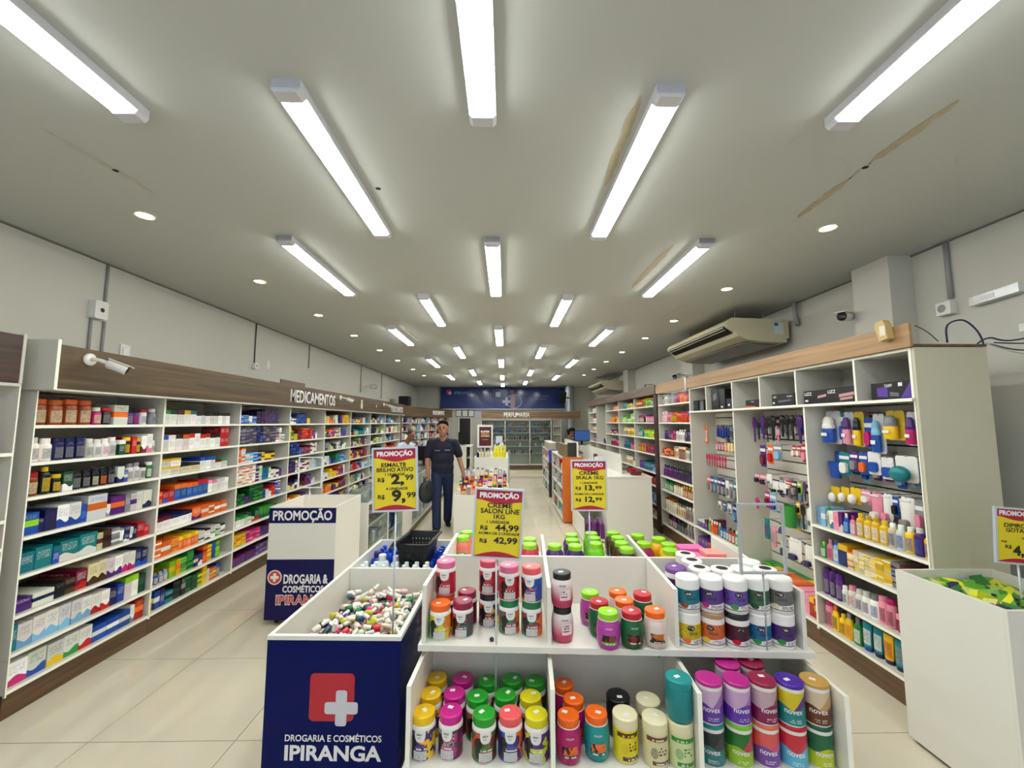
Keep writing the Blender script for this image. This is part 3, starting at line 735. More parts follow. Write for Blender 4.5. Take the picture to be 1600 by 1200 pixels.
# door and certificates
door = struct(bx('door_1', mat('dark_doorway', (26, 18, 16), 0.5), None, -1.75, Y1 - 0.03, 0, -1.34, Y1 - 0.001, 1.90), 'narrow dark doorway in the far wall')
for a in (-1.79, -1.335): bx('door_frame', M_WHITE, door, a, Y1 - 0.035, 0, a + 0.038, Y1 - 0.001, 1.94)
for k, xx in enumerate((-1.90, -1.66, -1.42)):
    c = thing('framed_certificate', 'dark-framed certificate above the doorway, %s of three' % ORD[k + 1], 'certificate', (xx, Y1 - 0.02, 1.96), 0, 'certificates above the doorway')
    bx('frame', M_BLACK, c, 0, 0, 0, 0.225, 0.015, 0.27); bx('paper', M_WHITEP, c, 0.02, -0.003, 0.022, 0.205, -0.0005, 0.248)
tag(bx('paper_notice', mat('paper_lilac', (196, 196, 214), 0.6), None, -1.18, Y1 - 0.006, 1.95, -0.93, Y1 - 0.001, 2.27), 'plain pale paper pinned beside the certificates', 'paper')
# ================================================================== foreground display gondola
GA = R(-3)
gd = thing('display_gondola', 'white two-tier display gondola full of cream jars', 'display stand', (-0.385, 1.75, 0), GA)
GW = 1.70
GX = [0.0, 0.573, 1.143, 1.70]
ZL_, ZU_ = 0.40, 0.75
P_ = 0.018
def gp(name, x0, y0, z0, x1, y1, z1, m=M_WHITE): return bx(name, m, gd, x0, y0, z0, x1, y1, z1)
gp('lower_shelf', -0.02, -0.02, ZL_ - 0.028, GW + 0.03, 0.40, ZL_)
gp('plinth', 0.0, 0.02, 0.001, GW, 0.06, ZL_ - 0.03); gp('lower_back_panel', 0.0, 0.40, ZL_ - 0.03, GW, 0.416, ZU_ - 0.027)
gp('plinth_side', -0.002, 0.061, 0.001, 0.014, 1.28, ZL_ - 0.03); gp('plinth_side', GW - 0.014, 0.061, 0.001, GW + 0.002, 1.28, ZL_ - 0.03)
for i, x in enumerate(GX):
    x0 = x - P_ / 2
    gp('lower_divider', x0, 0.0, ZL_ + 0.001, x0 + P_, 0.399, 0.70)
    gp('divider_edge', x0, -0.0015, ZL_ + 0.001, x0 + P_, -0.0002, 0.70, M_EDGE)
gp('upper_shelf', -0.02, 0.205, ZU_ - 0.026, GW + 0.03, 0.66, ZU_)
for i, x in enumerate(GX):
    x0 = x - P_ / 2
    gp('upper_divider', x0, 0.225, ZU_ + 0.001, x0 + P_, 0.655, 1.0)
    gp('upper_divider', x0, 0.681, 0.79, x0 + P_, 1.12, 1.0)
gp('upper_back_panel', 0.01, 0.66, 0.42, GW - 0.01, 0.676, 1.0)
gp('rear_shelf', -0.02, 0.68, 0.77, GW + 0.03, 1.30, 0.788); gp('rear_panel', 0.0, 1.26, 0.001, GW, 1.275, 0.768)
for x in (0.67, 0.17): gp('price_strip', x + 0.02, 0.3985, 0.675, x + 0.17, 0.3997, 0.715, mat('price_strip', (176, 178, 176), 0.4))
for (x, z) in ((0.03, 0.64), (1.11, 0.63)):
    MB().lathe([[(0.009, 0), (0.009, 0.012), (0, 0.014)]], 10).obj('cam_screw', M_STEEL, gd, (x, 0.399, z), (R(90), 0, 0))
clipk = mat('clip_black', (30, 30, 34), 0.4)

# ------------------------------------------------------------------ jar kinds
def label_mat(name, kind):
    m, nt, b = newmat(name)
    c1, c2, c3 = (obj_attr(nt, k).outputs['Color'] for k in ('c1', 'c2', 'c3'))
    x, u, z, tc = gen_uz(nt)
    nz = N(nt, 'ShaderNodeTexNoise'); nz.inputs['Scale'].default_value = 3.2; nz.inputs['Detail'].default_value = 2
    sd = obj_attr(nt, 'seed').outputs['Fac']
    av = N(nt, 'ShaderNodeVectorMath', operation='ADD')
    nt.links.new(tc.outputs['Generated'], av.inputs[0]); nt.links.new(sd, av.inputs[1]); nt.links.new(av.outputs[0], nz.inputs['Vector'])
    n = nz.outputs[0]
    def ell(cx, cz, rx, rz):
        a = math_(nt, 'POWER', math_(nt, 'ABSOLUTE', math_(nt, 'MULTIPLY', math_(nt, 'SUBTRACT', x, cx), 1 / rx)), 2.0)
        c = math_(nt, 'POWER', math_(nt, 'ABSOLUTE', math_(nt, 'MULTIPLY', math_(nt, 'SUBTRACT', z, cz), 1 / rz)), 2.0)
        return math_(nt, 'LESS_THAN', math_(nt, 'ADD', a, c), 1.0)
    def rect(x0, x1, z0, z1): return math_(nt, 'MULTIPLY', band(nt, x, x0, x1), band(nt, z, z0, z1))
    def tx(x0, x1, z0, z1, rows, cols=26.0): return math_(nt, 'MULTIPLY', textrows(nt, x, z, z0, z1, rows, cols, sd, 0.3), band(nt, x, x0, x1))
    W_ = lin((232, 230, 228)); DK = lin((26, 18, 18))
    if kind == 'curl':          # busy collage with shield, dark curls and a pale text box
        col = mixc(nt, math_(nt, 'GREATER_THAN', n, 0.5), c1, c2)
        col = mixc(nt, math_(nt, 'GREATER_THAN', math_(nt, 'MULTIPLY_ADD', x, 0.5, n), 0.93), col, c3)
        col = mixc(nt, ell(0.24, 0.60, 0.15, 0.23), col, DK)
        col = mixc(nt, ell(0.22, 0.30, 0.10, 0.2), col, DK)
        col = mixc(nt, rect(0.30, 0.80, 0.36, 0.50), col, c1)
        col = mixc(nt, math_(nt, 'MULTIPLY', tx(0.33, 0.78, 0.37, 0.49, 9.0, 22.0), 0.8), col, W_)
        col = mixc(nt, rect(0.26, 0.78, 0.03, 0.33), col, lin((206, 206, 204)))
        col = mixc(nt, math_(nt, 'MULTIPLY', tx(0.30, 0.75, 0.06, 0.30, 24.0, 44.0), 0.5), col, lin((130, 130, 134)))
        sx_ = math_(nt, 'POWER', math_(nt, 'ABSOLUTE', math_(nt, 'MULTIPLY', math_(nt, 'SUBTRACT', x, 0.52), 1 / 0.22)), 3.0)
        sz_ = math_(nt, 'POWER', math_(nt, 'ABSOLUTE', math_(nt, 'MULTIPLY', math_(nt, 'SUBTRACT', z, 1.0), 1 / 0.36)), 3.0)
        col = mixc(nt, math_(nt, 'LESS_THAN', math_(nt, 'ADD', sx_, sz_), 1.0), col, W_)
    elif kind == 'wave':        # two tones meeting in a wavy diagonal
        w = math_(nt, 'SINE', math_(nt, 'MULTIPLY_ADD', x, 7.0, sd))
        zz = math_(nt, 'MULTIPLY_ADD', w, 0.07, z)
        col = mixc(nt, math_(nt, 'LESS_THAN', zz, 0.52), c1, c2)
        d = math_(nt, 'GREATER_THAN', math_(nt, 'MULTIPLY_ADD', x, 0.9, math_(nt, 'MULTIPLY', z, -0.8)), 0.08)
        up = math_(nt, 'MULTIPLY', d, math_(nt, 'GREATER_THAN', zz, 0.52))
        col = mixc(nt, up, col, c3)
        col = mixc(nt, math_(nt, 'MULTIPLY', tx(0.35, 0.75, 0.08, 0.2, 16.0), 0.6), col, W_)
    elif kind == 'coil':        # colour block, scribble of curls, pale foot with print
        sc_ = N(nt, 'ShaderNodeTexWave'); sc_.inputs['Scale'].default_value = 5.0; sc_.inputs['Distortion'].default_value = 9.0; sc_.inputs['Detail'].default_value = 1.0
        nt.links.new(av.outputs[0], sc_.inputs['Vector'])
        col = mixc(nt, math_(nt, 'MULTIPLY', math_(nt, 'GREATER_THAN', sc_.outputs['Fac'], 0.72), 0.55), c1, DK)
        foot = math_(nt, 'LESS_THAN', math_(nt, 'MULTIPLY_ADD', x, -0.14, z), 0.20)
        col = mixc(nt, foot, col, W_)
        col = mixc(nt, tx(0.45, 0.9, 0.10, 0.24, 18.0), col, DK)
        col = mixc(nt, ell(0.24, 0.20, 0.14, 0.13), col, c2)
        col = mixc(nt, ell(0.40, 0.82, 0.15, 0.13), col, DK)
        col = mixc(nt, tx(0.30, 0.50, 0.77, 0.86, 14.0, 30.0), col, W_)
        col = mixc(nt, band(nt, z, 0.02, 0.06), col, DK)
    elif kind == 'herbal':      # tinted sleeve, brown title strips, leaf sketch
        col = c1
        col = mixc(nt, rect(0.12, 0.92, 0.78, 0.93), col, c2)
        col = mixc(nt, tx(0.3, 0.8, 0.80, 0.91, 9.0, 16.0), col, c1)
        col = mixc(nt, rect(0.30, 0.92, 0.04, 0.17), col, c2)
        col = mixc(nt, tx(0.4, 0.85, 0.06, 0.15, 12.0, 16.0), col, W_)
        lw = N(nt, 'ShaderNodeTexWave'); lw.inputs['Scale'].default_value = 7.0; lw.inputs['Distortion'].default_value = 6.0
        nt.links.new(av.outputs[0], lw.inputs['Vector'])
        col = mixc(nt, math_(nt, 'MULTIPLY', ell(0.38, 0.42, 0.14, 0.18), math_(nt, 'GREATER_THAN', lw.outputs['Fac'], 0.45)), col, c3)
        col = mixc(nt, tx(0.55, 0.85, 0.36, 0.62, 10.0, 18.0), col, c2)
    elif kind == 'orig':        # coloured moulded jar with a printed picture
        col = c1
        nz.inputs['Scale'].default_value = 6.0
        pic = mixc(nt, math_(nt, 'GREATER_THAN', math_(nt, 'MULTIPLY_ADD', x, 0.35, n), 0.66), DK, c2)
        col = mixc(nt, math_(nt, 'MULTIPLY', rect(0.20, 0.82, 0.30, 0.54), math_(nt, 'LESS_THAN', math_(nt, 'MULTIPLY_ADD', n, 0.35, math_(nt, 'ABSOLUTE', math_(nt, 'SUBTRACT', x, 0.5))), 0.46)), col, pic)
        col = mixc(nt, rect(0.20, 0.82, 0.22, 0.31), col, c3)
        col = mixc(nt, tx(0.30, 0.74, 0.235, 0.30, 14.0, 20.0), col, W_)
    elif kind == 'ombre':
        col = mixc(nt, math_(nt, 'MULTIPLY_ADD', z, 1.7, -0.45, clamp=True), c1, c2)
        col = mixc(nt, rect(0.38, 0.86, 0.30, 0.66), col, lin((226, 214, 216)))
        col = mixc(nt, tx(0.42, 0.70, 0.50, 0.62, 12.0), col, DK)
        col = mixc(nt, rect(0.42, 0.72, 0.40, 0.45), col, c1)
    else:                       # squat jar with a lower printed window
        col = c1
        col = mixc(nt, rect(0.22, 0.80, 0.06, 0.50), col, c2)
        col = mixc(nt, tx(0.28, 0.75, 0.30, 0.46, 11.0, 14.0), col, c3)
    nt.links.new(col, b.inputs['Base Color'])
    b.inputs['Roughness'].default_value = 0.28
    return m
ML = {k: label_mat('sleeve_' + k, k) for k in ('curl', 'wave', 'coil', 'herbal', 'orig', 'ombre', 'squat')}
M_JARW = mat('jar_white', (236, 234, 230), 0.28)
def L_(*segs): return MB().lathe(segs, 24)
def jm(name, mb, m): me = mb.mesh(name, m); fix_normals(me); return me
JAR = {}
JAR['curl'] = dict(h=0.160, body=jm('cream_jar', L_([(0, 0), (.046, 0)], [(.046, 0), (.050, .004), (.050, .116), (.0485, .124), (.0455, .129), (.0425, .131)]), M_JARW),
    label=jm('sleeve', L_([(.0504, .007), (.0504, .112)]), ML['curl']), lid=jm('lid', L_([(.0462, .129), (.0465, .156)], [(.0465, .156), (.0445, .1595), (.040, .160), (0, .160)]), M_C2))
JAR['orig'] = dict(h=0.158, body=jm('cream_jar', L_([(0, 0), (.038, 0)], [(.038, 0), (.044, .004), (.050, .022), (.052, .055), (.051, .088), (.047, .112), (.043, .124), (.040, .128)]), ML['orig']),
    label=None, lid=jm('lid', L_([(.0435, .129), (.0438, .154)], [(.0438, .154), (.042, .1575), (.038, .158), (0, .158)]), M_C2), ring=jm('neck_ring', L_([(.045, .126), (.0455, .1285), (.043, .129)]), M_JARW))
JAR['ombre'] = dict(JAR['orig']); JAR['ombre']['body'] = jm('cream_jar', L_([(0, 0), (.040, 0)], [(.040, 0), (.046, .004), (.0505, .03), (.051, .075), (.048, .105), (.044, .120), (.040, .126)]), ML['ombre']); JAR['ombre']['h'] = 0.150
JAR['ombre']['lid'] = jm('lid', L_([(.0420, .122), (.0425, .146)], [(.0425, .146), (.041, .1495), (.037, .150), (0, .150)]), M_C2); JAR['ombre']['ring'] = None
JAR['herbal'] = dict(h=0.165, body=jm('cream_jar', L_([(0, 0), (.046, 0)], [(.046, 0), (.050, .004), (.050, .128), (.049, .134)]), mat('jar_cream', (228, 218, 176), 0.3)),
    label=jm('sleeve', L_([(.0504, .010), (.0504, .124)]), ML['herbal']), lid=jm('lid', L_([(.0500, .134), (.0505, .160)], [(.0505, .160), (.0485, .1645), (.044, .165), (0, .165)]), M_C2))
JAR['wave'] = dict(h=0.155, body=jm('cream_jar', L_([(0, 0), (.046, 0)], [(.046, 0), (.050, .004), (.050, .134), (.0505, .136), (.0505, .141)]), M_JARW),
    label=jm('sleeve', L_([(.0504, .008), (.0504, .128)]), ML['wave']), lid=jm('lid', L_([(.0505, .1412), (.0508, .152)], [(.0508, .152), (.049, .1547), (.045, .155), (0, .155)]), M_C2))
JAR['coil'] = dict(h=0.148, body=jm('cream_jar', L_([(0, 0), (.047, 0)], [(.047, 0), (.051, .004), (.051, .120), (.0505, .124)]), M_JARW),
    label=jm('sleeve', L_([(.0514, .014), (.0514, .100)]), ML['coil']), lid=jm('lid', L_([(.0512, .1235), (.0515, .140)], [(.0515, .140), (.049, .1465), (.044, .148), (0, .148)]), M_C2))
JAR['squat'] = dict(h=0.150, body=None, label=None, lid=jm('lid', L_([(.0425, .122), (.043, .145)], [(.043, .145), (.041, .1495), (.036, .150), (0, .150)]), M_C2))
def squat_body():
    mb = MB(); n = 28; rings = []
    for r, z in ((.050, 0), (.055, .006), (.056, .085), (.052, .104), (.044, .114), (.040, .122)):
        b = len(mb.v); q = 3.2 if z < .1 else 2.2
        for k in range(n):
            a = 2 * PI * k / n; c, s = math.cos(a), math.sin(a)
            rr = r / ((abs(c) ** q + abs(s) ** q) ** (1 / q)); mb.v.append((rr * c, rr * s, z))
        rings.append(range(b, b + n))
    for a, c in zip(rings, rings[1:]):
        for k in range(n): mb.face((a[k], a[(k + 1) % n], c[(k + 1) % n], c[k]), 0, True)
    mb.face(list(rings[0])[::-1])
    return jm('cream_jar', mb, ML['squat'])
JAR['squat']['body'] = squat_body()
JAR['plain'] = dict(h=0.155, body=jm('cream_jar', L_([(0, 0), (.040, 0)], [(.040, 0), (.047, .003), (.051, .02), (.052, .12), (.050, .124)]), M_C1), label=None,
    lid=jm('lid', L_([(.0505, .125), (.0512, .150)], [(.0512, .150), (.049, .1545), (.044, .155), (0, .155)]), M_C2))
STICK = MB().box(-0.011, -0.008, 0, 0.011, 0.008, 0.0006).mesh('price_sticker', mat('sticker_white', (240, 238, 236), 0.5))
def rgb(c): return COL[c] if isinstance(c, str) else c
def setcols(o, c1, c2=None, c3=None):
    o['c1'] = list(lin(rgb(c1))); o['c2'] = list(lin(rgb(c2 or c1))); o['c3'] = list(lin(rgb(c3 or c2 or c1)))
MW = M_LETTERW; MK = M_LETTERK
JTEXT = dict(curl=[('salon', MK, .0508, .0075, .022, .012, .099), ('line', MK, .0508, .005, .012, 0.0, .089)],
             orig=[('ORIGEM', MW, .0508, .007, .032, .0, .094)], wave=[('novex', MW, .0508, .020, .066, .012, .050)],
             coil=[('CACHO', MK, .0518, .011, .040, .02, .058)], ombre=[('ORIGEM', MK, .0508, .007, .030, 0.01, .098)], herbal=[], squat=[], plain=[])
STICK_R = random.Random(3)
def jar(kind, x, y, z, c1, c2, c3, lid, label, sticker=True, rz=None, text=True, squash=1.0, flip=False, parent_rot=GA, world=False):
    k = JAR[kind]
    if world: p = Vector((x, y, z))
    else: p = Matrix.Rotation(GA, 4, 'Z') @ Vector((x, y, z)) + Vector((-0.385, 1.75, 0))
    rz = (STICK_R.random() - 0.5) * 0.5 if rz is None else rz
    rot = (PI if flip else 0, 0, GA + rz - 0.25 * math.atan2(p.x, p.y))
    if flip: p.z += k['h'] * squash
    o = link('cream_jar', k['body'], None, p, rot, (1, 1, squash))
    tag(o, label, 'jar', 'cream jars on the gondola')
    setcols(o, c1, c2, c3); o['seed'] = STICK_R.random() * 20
    if k['label']:
        lb = link('sleeve', k['label'], o); setcols(lb, c1, c2, c3); lb['seed'] = STICK_R.random() * 20
    else: lb = o
    if text and not flip:
        for (s, m, r, h, w, bo, zc) in JTEXT[kind]: link('lettering', bent_text(s, m, r, h, w, bo, zc), lb)
    ld = link('lid', k['lid'], o); setcols(ld, lid, lid)
    if k.get('ring'): link('neck_ring', k['ring'], o)
    if sticker and not flip:
        link('price_sticker', STICK, ld, ((STICK_R.random() - .5) * .03, (STICK_R.random() - .5) * .03, k['h'] + 0.0002), (0, 0, STICK_R.random() * 2 - 1))
    return o
GRN = (34, 158, 40); COR = (240, 92, 96); PNK = (224, 108, 150); CRM = (232, 224, 184); LIM = (148, 214, 34); CRI = (150, 24, 66); ORA = (244, 104, 16); GLD = (196, 152, 72)
# lower left compartment: curl creams, three rows
LLp = [('Y', .045, .070), ('M', .157, .078), ('G', .296, .070), ('C', .403, .076), ('y', .510, .073), ('Y', .047, .185), ('M', .152, .190), ('G', .256, .175), ('G', .376, .187), ('y', .487, .182),
       ('Y', .050, .297), ('M', .171, .300), ('G', .292, .283), ('G', .402, .300), ('G', .508, .290)]
LLc = dict(Y=((60, 40, 120), 'O', 'Y', (242, 196, 20), 'yellow'), M=((180, 40, 120), (120, 170, 150), (90, 40, 70), (206, 30, 140), 'magenta'), G=((40, 110, 40), (200, 70, 50), (90, 50, 30), GRN, 'green'),
           C=((70, 30, 110), 'B', 'O', COR, 'coral'), y=((200, 206, 40), (80, 50, 130), 'P', (222, 210, 20), 'lemon yellow'))
for i, (c, x, y) in enumerate(LLp):
    a = LLc[c]; rown = ('front', 'middle', 'back')[i // 5]
    jar('curl', x, y, ZL_, a[0], a[1], a[2], a[3], '%s-lidded cream jar, %s row, %s along, lower compartment beside the blue bin' % (a[4], rown, ORD[i % 5 + 1]), squash=1.03)
# lower middle
for (x, y, lab) in ((.640, .072, 'front'), (.672, .170, 'middle'), (.640, .272, 'back')):
    jar('orig', x, y, ZL_, (178, 14, 98), 'O', (70, 60, 62), ORA, 'magenta jar with orange lid, %s one in the lower middle compartment' % lab, squash=1.05)
jar('orig', .757, .092, ZL_, (10, 140, 138), 'O', (20, 110, 110), ORA, 'teal jar with orange lid in the lower middle compartment', squash=1.05)
jar('plain', .872, .215, ZL_, (20, 20, 24), 'K', 'K', (18, 18, 22), 'all black canister at the back of the lower middle compartment')
jar('herbal', .873, .090, ZL_, (220, 204, 26), (84, 40, 30), (200, 180, 20), CRM, 'cream-lidded canister with yellow sleeve in the lower middle compartment')
jar('herbal', .988, .072, ZL_, (212, 206, 160), (106, 58, 44), (60, 70, 56), CRM, 'cream-lidded canister with coconut sketch in the lower middle compartment')
jar('herbal', .993, .180, ZL_, (216, 208, 166), (120, 90, 60), (90, 100, 70), CRM, 'cream-lidded canister behind the coconut one')
jar('herbal', 1.088, .070, ZL_, (206, 214, 160), (44, 140, 52), (80, 140, 60), CRM, 'cream-lidded canister with green aloe sleeve under the teal one', sticker=False)
jar('plain', 1.088, .070, ZL_ + .1655, (0, 124, 128), 'T', 'T', (0, 140, 142), 'all teal canister standing on the aloe canister')
# lower right: two high
LRp = [(1.215, .085), (1.325, .085), (1.432, .090), (1.537, .085), (1.640, .090)]
lo = [((30, 40, 40), (40, 120, 120), (60, 60, 70), (0, 130, 130), 'teal'), ((30, 110, 40), (150, 190, 40), (190, 50, 70), (120, 196, 40), 'lime'), ((220, 90, 80), (120, 70, 160), (210, 80, 120), (232, 112, 84), 'salmon'), ((200, 40, 60), (90, 180, 210), (200, 60, 90), (186, 20, 44), 'red'), ((20, 100, 60), (186, 196, 30), (30, 110, 60), (10, 92, 62), 'dark green')]
hi = [((200, 170, 200), (96, 50, 160), (150, 100, 170), (186, 32, 136), 'magenta'), ((196, 160, 200), (96, 46, 164), (160, 110, 190), (186, 32, 136), 'magenta'), ((190, 160, 170), (130, 20, 80), (150, 60, 70), CRI, 'crimson'), ((210, 190, 30), (0, 130, 130), (90, 40, 130), (76, 30, 158), 'violet'), ((210, 190, 160), (104, 52, 26), (190, 150, 90), GLD, 'gold')]
for k in range(5):
    a, b_ = lo[k], hi[k]
    jar('wave', *LRp[k], ZL_, a[0][:], a[1], a[2], a[3], 'straight-sided jar with %s lid, bottom layer, %s along, lower compartment by the aisle' % (a[4], ORD[k + 1]), sticker=False)
    jar('wave', *LRp[k], ZL_ + .1555, b_[0], b_[1], b_[2], b_[3], 'straight-sided jar with %s lid, top layer, %s along, lower compartment by the aisle' % (b_[4], ORD[k + 1]), sticker=k > 1)
for k, (x, y, a) in enumerate(((1.345, .20, hi[0]), (1.452, .21, hi[2]))):
    jar('wave', x, y, ZL_, (60, 140, 50), 'I', 'G', (120, 196, 40), 'lime-lidded straight-sided jar hidden at the back, carrying a %s one' % a[4], sticker=False)
    jar('wave', x, y, ZL_ + .1555, a[0], a[1], a[2], a[3], 'straight-sided jar with %s lid on top of the back row' % a[4], sticker=k > 0)
# upper left: curl creams
RED_ = ((170, 24, 44), (200, 50, 60), (190, 30, 50)); TEA = ((24, 70, 76), (200, 80, 70), (120, 30, 50)); PUR = ((84, 40, 130), 'O', (20, 80, 170)); RGR = ((150, 40, 70), (40, 120, 70), 'O')
def cj(x, y, z, c, lid, label, **k): jar('curl', x, y, z, *c, lid, label, squash=0.97, **k)
U = ZU_; HS = 0.1555
cj(.064, .285, U, ((200, 190, 30), (60, 160, 130), 'O'), ORA, 'orange-lidded cream jar at the front of the upper compartment beside the bin')
cj(.166, .310, U, TEA, CRI, 'crimson-lidded cream jar with dark teal sleeve, front of the upper compartment')
cj(.170, .425, U, ((90, 20, 50), (60, 20, 40), 'V'), CRI, 'crimson-lidded cream jar half hidden behind its twin')
cj(.066, .395, U, ((60, 40, 40), 'O', 'H'), (226, 84, 30), 'orange-red-lidded cream jar carrying a pink-lidded one', sticker=False)
cj(.066, .395, U + HS, RED_, PNK, 'pink-lidded red cream jar stacked on an orange-lidded jar')
cj(.282, .415, U, ((40, 30, 60), 'O', 'Y'), (40, 20, 34), 'black-lidded cream jar behind the sign pole', sticker=False)
cj(.282, .415, U + HS, RED_, (216, 70, 100), 'pink-lidded red cream jar stacked behind the sign pole')
cj(.386, .345, U, RGR, (16, 120, 70), 'green-lidded cream jar under a pink-lidded one', sticker=False)
cj(.386, .345, U + HS, RED_, PNK, 'pink-lidded red cream jar stacked on a green-lidded jar')
cj(.495, .330, U, RGR, (16, 120, 70), 'green-lidded cream jar under a coral-lidded one', sticker=False)
cj(.495, .330, U + HS, PUR, COR, 'coral-lidded purple cream jar stacked on a green-lidded jar')
# upper middle
jar('ombre', .637, .285, U, (196, 60, 100), (226, 214, 214), (200, 80, 120), (20, 20, 24), 'black-lidded pink cream jar, lower of two stacked', sticker=False)
jar('ombre', .637, .285, U + .1505, (196, 60, 100), (226, 214, 214), (200, 80, 120), (20, 20, 24), 'black-lidded pink cream jar, upper of two stacked')
MG = ((178, 62, 160), (120, 60, 40), (110, 190, 40)); GR = ((10, 92, 46), (120, 30, 30), (150, 30, 40)); WB = ((226, 206, 196), (200, 110, 30), (30, 28, 34))
for (x, y, c, l, lab) in ((.790, .440, MG, LIM, 'lime-lidded orchid jar at the back of the upper middle compartment'), (.817, .335, GR, (190, 26, 44), 'red-lidded green jar behind the front orchid one'), (.838, .228, MG, LIM, 'lime-lidded orchid jar at the front of the upper middle compartment'),
                          (.932, .455, WB, ORA, 'orange-lidded pale jar at the back of the upper middle compartment'), (.940, .352, WB, ORA, 'orange-lidded pale jar in the middle of the upper middle compartment'), (.946, .238, GR, (190, 26, 44), 'red-lidded green jar at the front of the upper middle compartment'),
                          (1.048, .430, GR, (196, 30, 50), 'red-lidded green jar at the back beside the divider'), (1.054, .250, WB, ORA, 'orange-lidded jar with black print beside the divider')):
    jar('orig', x, y, U, *c, l, lab, squash=0.97)
# upper right: coil creams two high
URp = [(1.212, .270), (1.318, .270), (1.424, .262), (1.524, .270), (1.628, .270)]
ulo = [((214, 190, 24), 'O', (236, 234, 230), 'white', 'yellow'), ((220, 110, 50), 'Y', (176, 140, 104), 'bronze', 'orange'), ((70, 16, 44), 'R', (24, 20, 30), 'black', 'dark cherry'), ((10, 110, 160), 'G', (236, 234, 230), 'white', 'blue'), ((76, 36, 124), 'G', (236, 234, 230), 'white', 'violet')]
uhi = [((0, 122, 140), 'A', 'teal'), ((92, 54, 140), 'M', 'purple and pink'), ((104, 76, 168), 'G', 'lilac'), ((50, 104, 66), 'D', 'green'), ((112, 112, 112), 'C', 'grey')]
for k in range(5):
    a = ulo[k]; h_ = uhi[k]
    jar('coil', *URp[k], U, a[0], a[1], a[1], a[2], 'cream canister with %s sleeve, bottom layer of the upper compartment by the aisle' % a[4], sticker=False)
    jar('coil', *URp[k], U + .1485, h_[0], h_[1], h_[1], (240, 239, 236), 'white-lidded cream canister with %s sleeve, top layer by the aisle' % h_[2], sticker=False)
M_LOGOK = mat('lid_logo', (30, 26, 26), 0.4)
LOGO_ME = MB().lathe([[(0, .0003), (.027, .0003)], [(.027, .0003), (.027, 0)]], 18).mesh('lid_logo', M_LOGOK)
for k, (x, y) in enumerate(((1.205, .392), (1.316, .385), (1.322, .492), (1.330, .598), (1.418, .372), (1.52, .385), (1.628, .380), (1.610, .488))):
    h0 = U
    jar('coil', x, y, U, (90, 60, 130), 'D', 'D', (236, 234, 230), 'white-lidded canister hidden in the lower layer of the back rows, %s' % ORD[k + 1], sticker=False, text=False)
    o = jar('coil', x, y, U + .1485, (84, 46, 112), 'K', 'K', (120, 70, 150) if k == 0 else (240, 239, 236), ('purple-lidded canister standing behind the teal one' if k == 0 else 'white-lidded canister in the back rows by the aisle, %s' % ORD[k]), sticker=k == 0, text=False)
    if k in (1, 2, 3, 4, 6): link('lid_logo', LOGO_ME, o, (0, 0, .1485))
# rear tier: squat lime-lidded jars
RJ = [('r', .052, 1.205), ('r', .045, 1.085), ('R', .492, 1.045), ('R', .490, .925), ('p', .645, .915), ('n', .776, 1.155), ('n', .767, 1.035), ('n', .771, .911), ('g', .915, 1.20), ('g', .917, 1.085), ('g', .905, .965),
      ('b', 1.071, 1.225), ('b', 1.077, 1.105), ('b', 1.074, .985), ('b', 1.077, .865), ('m', 1.223, 1.165), ('m', 1.215, .985), ('y', 1.340, 1.09), ('y', 1.361, .965), ('y', 1.331, .845)]
RC = dict(r=((228, 120, 104), (120, 150, 60), 'W', 'salmon'), R=((196, 50, 76), (110, 150, 50), 'W', 'red'), p=((84, 40, 120), (110, 160, 40), 'W', 'purple'), n=((56, 30, 96), (110, 160, 40), 'W', 'dark violet'), g=((116, 206, 24), (70, 80, 40), 'W', 'bright green'),
          b=((74, 40, 30), (80, 130, 40), 'W', 'brown'), m=((160, 30, 90), (110, 150, 50), 'W', 'crimson'), y=((236, 180, 20), (150, 180, 40), 'W', 'yellow'))
cnt = {}
for c, x, y in RJ:
    a = RC[c]; cnt[c] = cnt.get(c, 0) + 1
    jar('squat', x, y, 0.789 + 0.055, a[0], a[1], a[2], LIM, 'lime-lidded squat %s jar on the rear tier, %s from the back' % (a[3], ORD[cnt[c]]), sticker=False)
gp('riser', 0.012, 0.70, 0.789, 1.40, 1.26, 0.8435)
# pink cartons on the rear tier
pk = [(1.43, .72, .14, .10, (240, 150, 190)), (1.56, .73, .13, .11, (236, 120, 170)), (1.46, .86, .12, .12, (224, 110, 170)), (1.585, .86, .12, .12, (240, 160, 150)), (1.50, .99, .16, .11, (230, 110, 180)), (1.60, .735, .04, .09, (244, 150, 70))]
CART = MB().box(-.5, -.5, 0, .5, .5, 1).mesh('carton', M_PRINT)
def carton(name, label, cat, p, rot, size, c1, c2, c3, pp=(0, .3, .05), pq=(.5, .8, 3), group=None):
    o = link(name, CART, None, p, rot, size); tag(o, label, cat, group)
    setcols(o, c1, c2, c3); o['pp'] = [float(x) for x in pp]; o['pq'] = [float(x) for x in pq]
    return o
for i, (x, y, w, d, c) in enumerate(pk[:5]):
    p = Matrix.Rotation(GA, 4, 'Z') @ Vector((x, y, .789)) + Vector((-0.385, 1.75, 0))
    carton('pink_carton', 'flat pink carton stacked on the rear tier, %s from the front' % ORD[i + 1], 'carton', p, (0, 0, GA), (w * .95, d * .95, .19 - .01 * (i % 3)), c, (250, 190, 210), (150, 40, 110), pp=(.3, .6, .05), pq=(.1, .9, i), group='pink cartons on the rear tier')

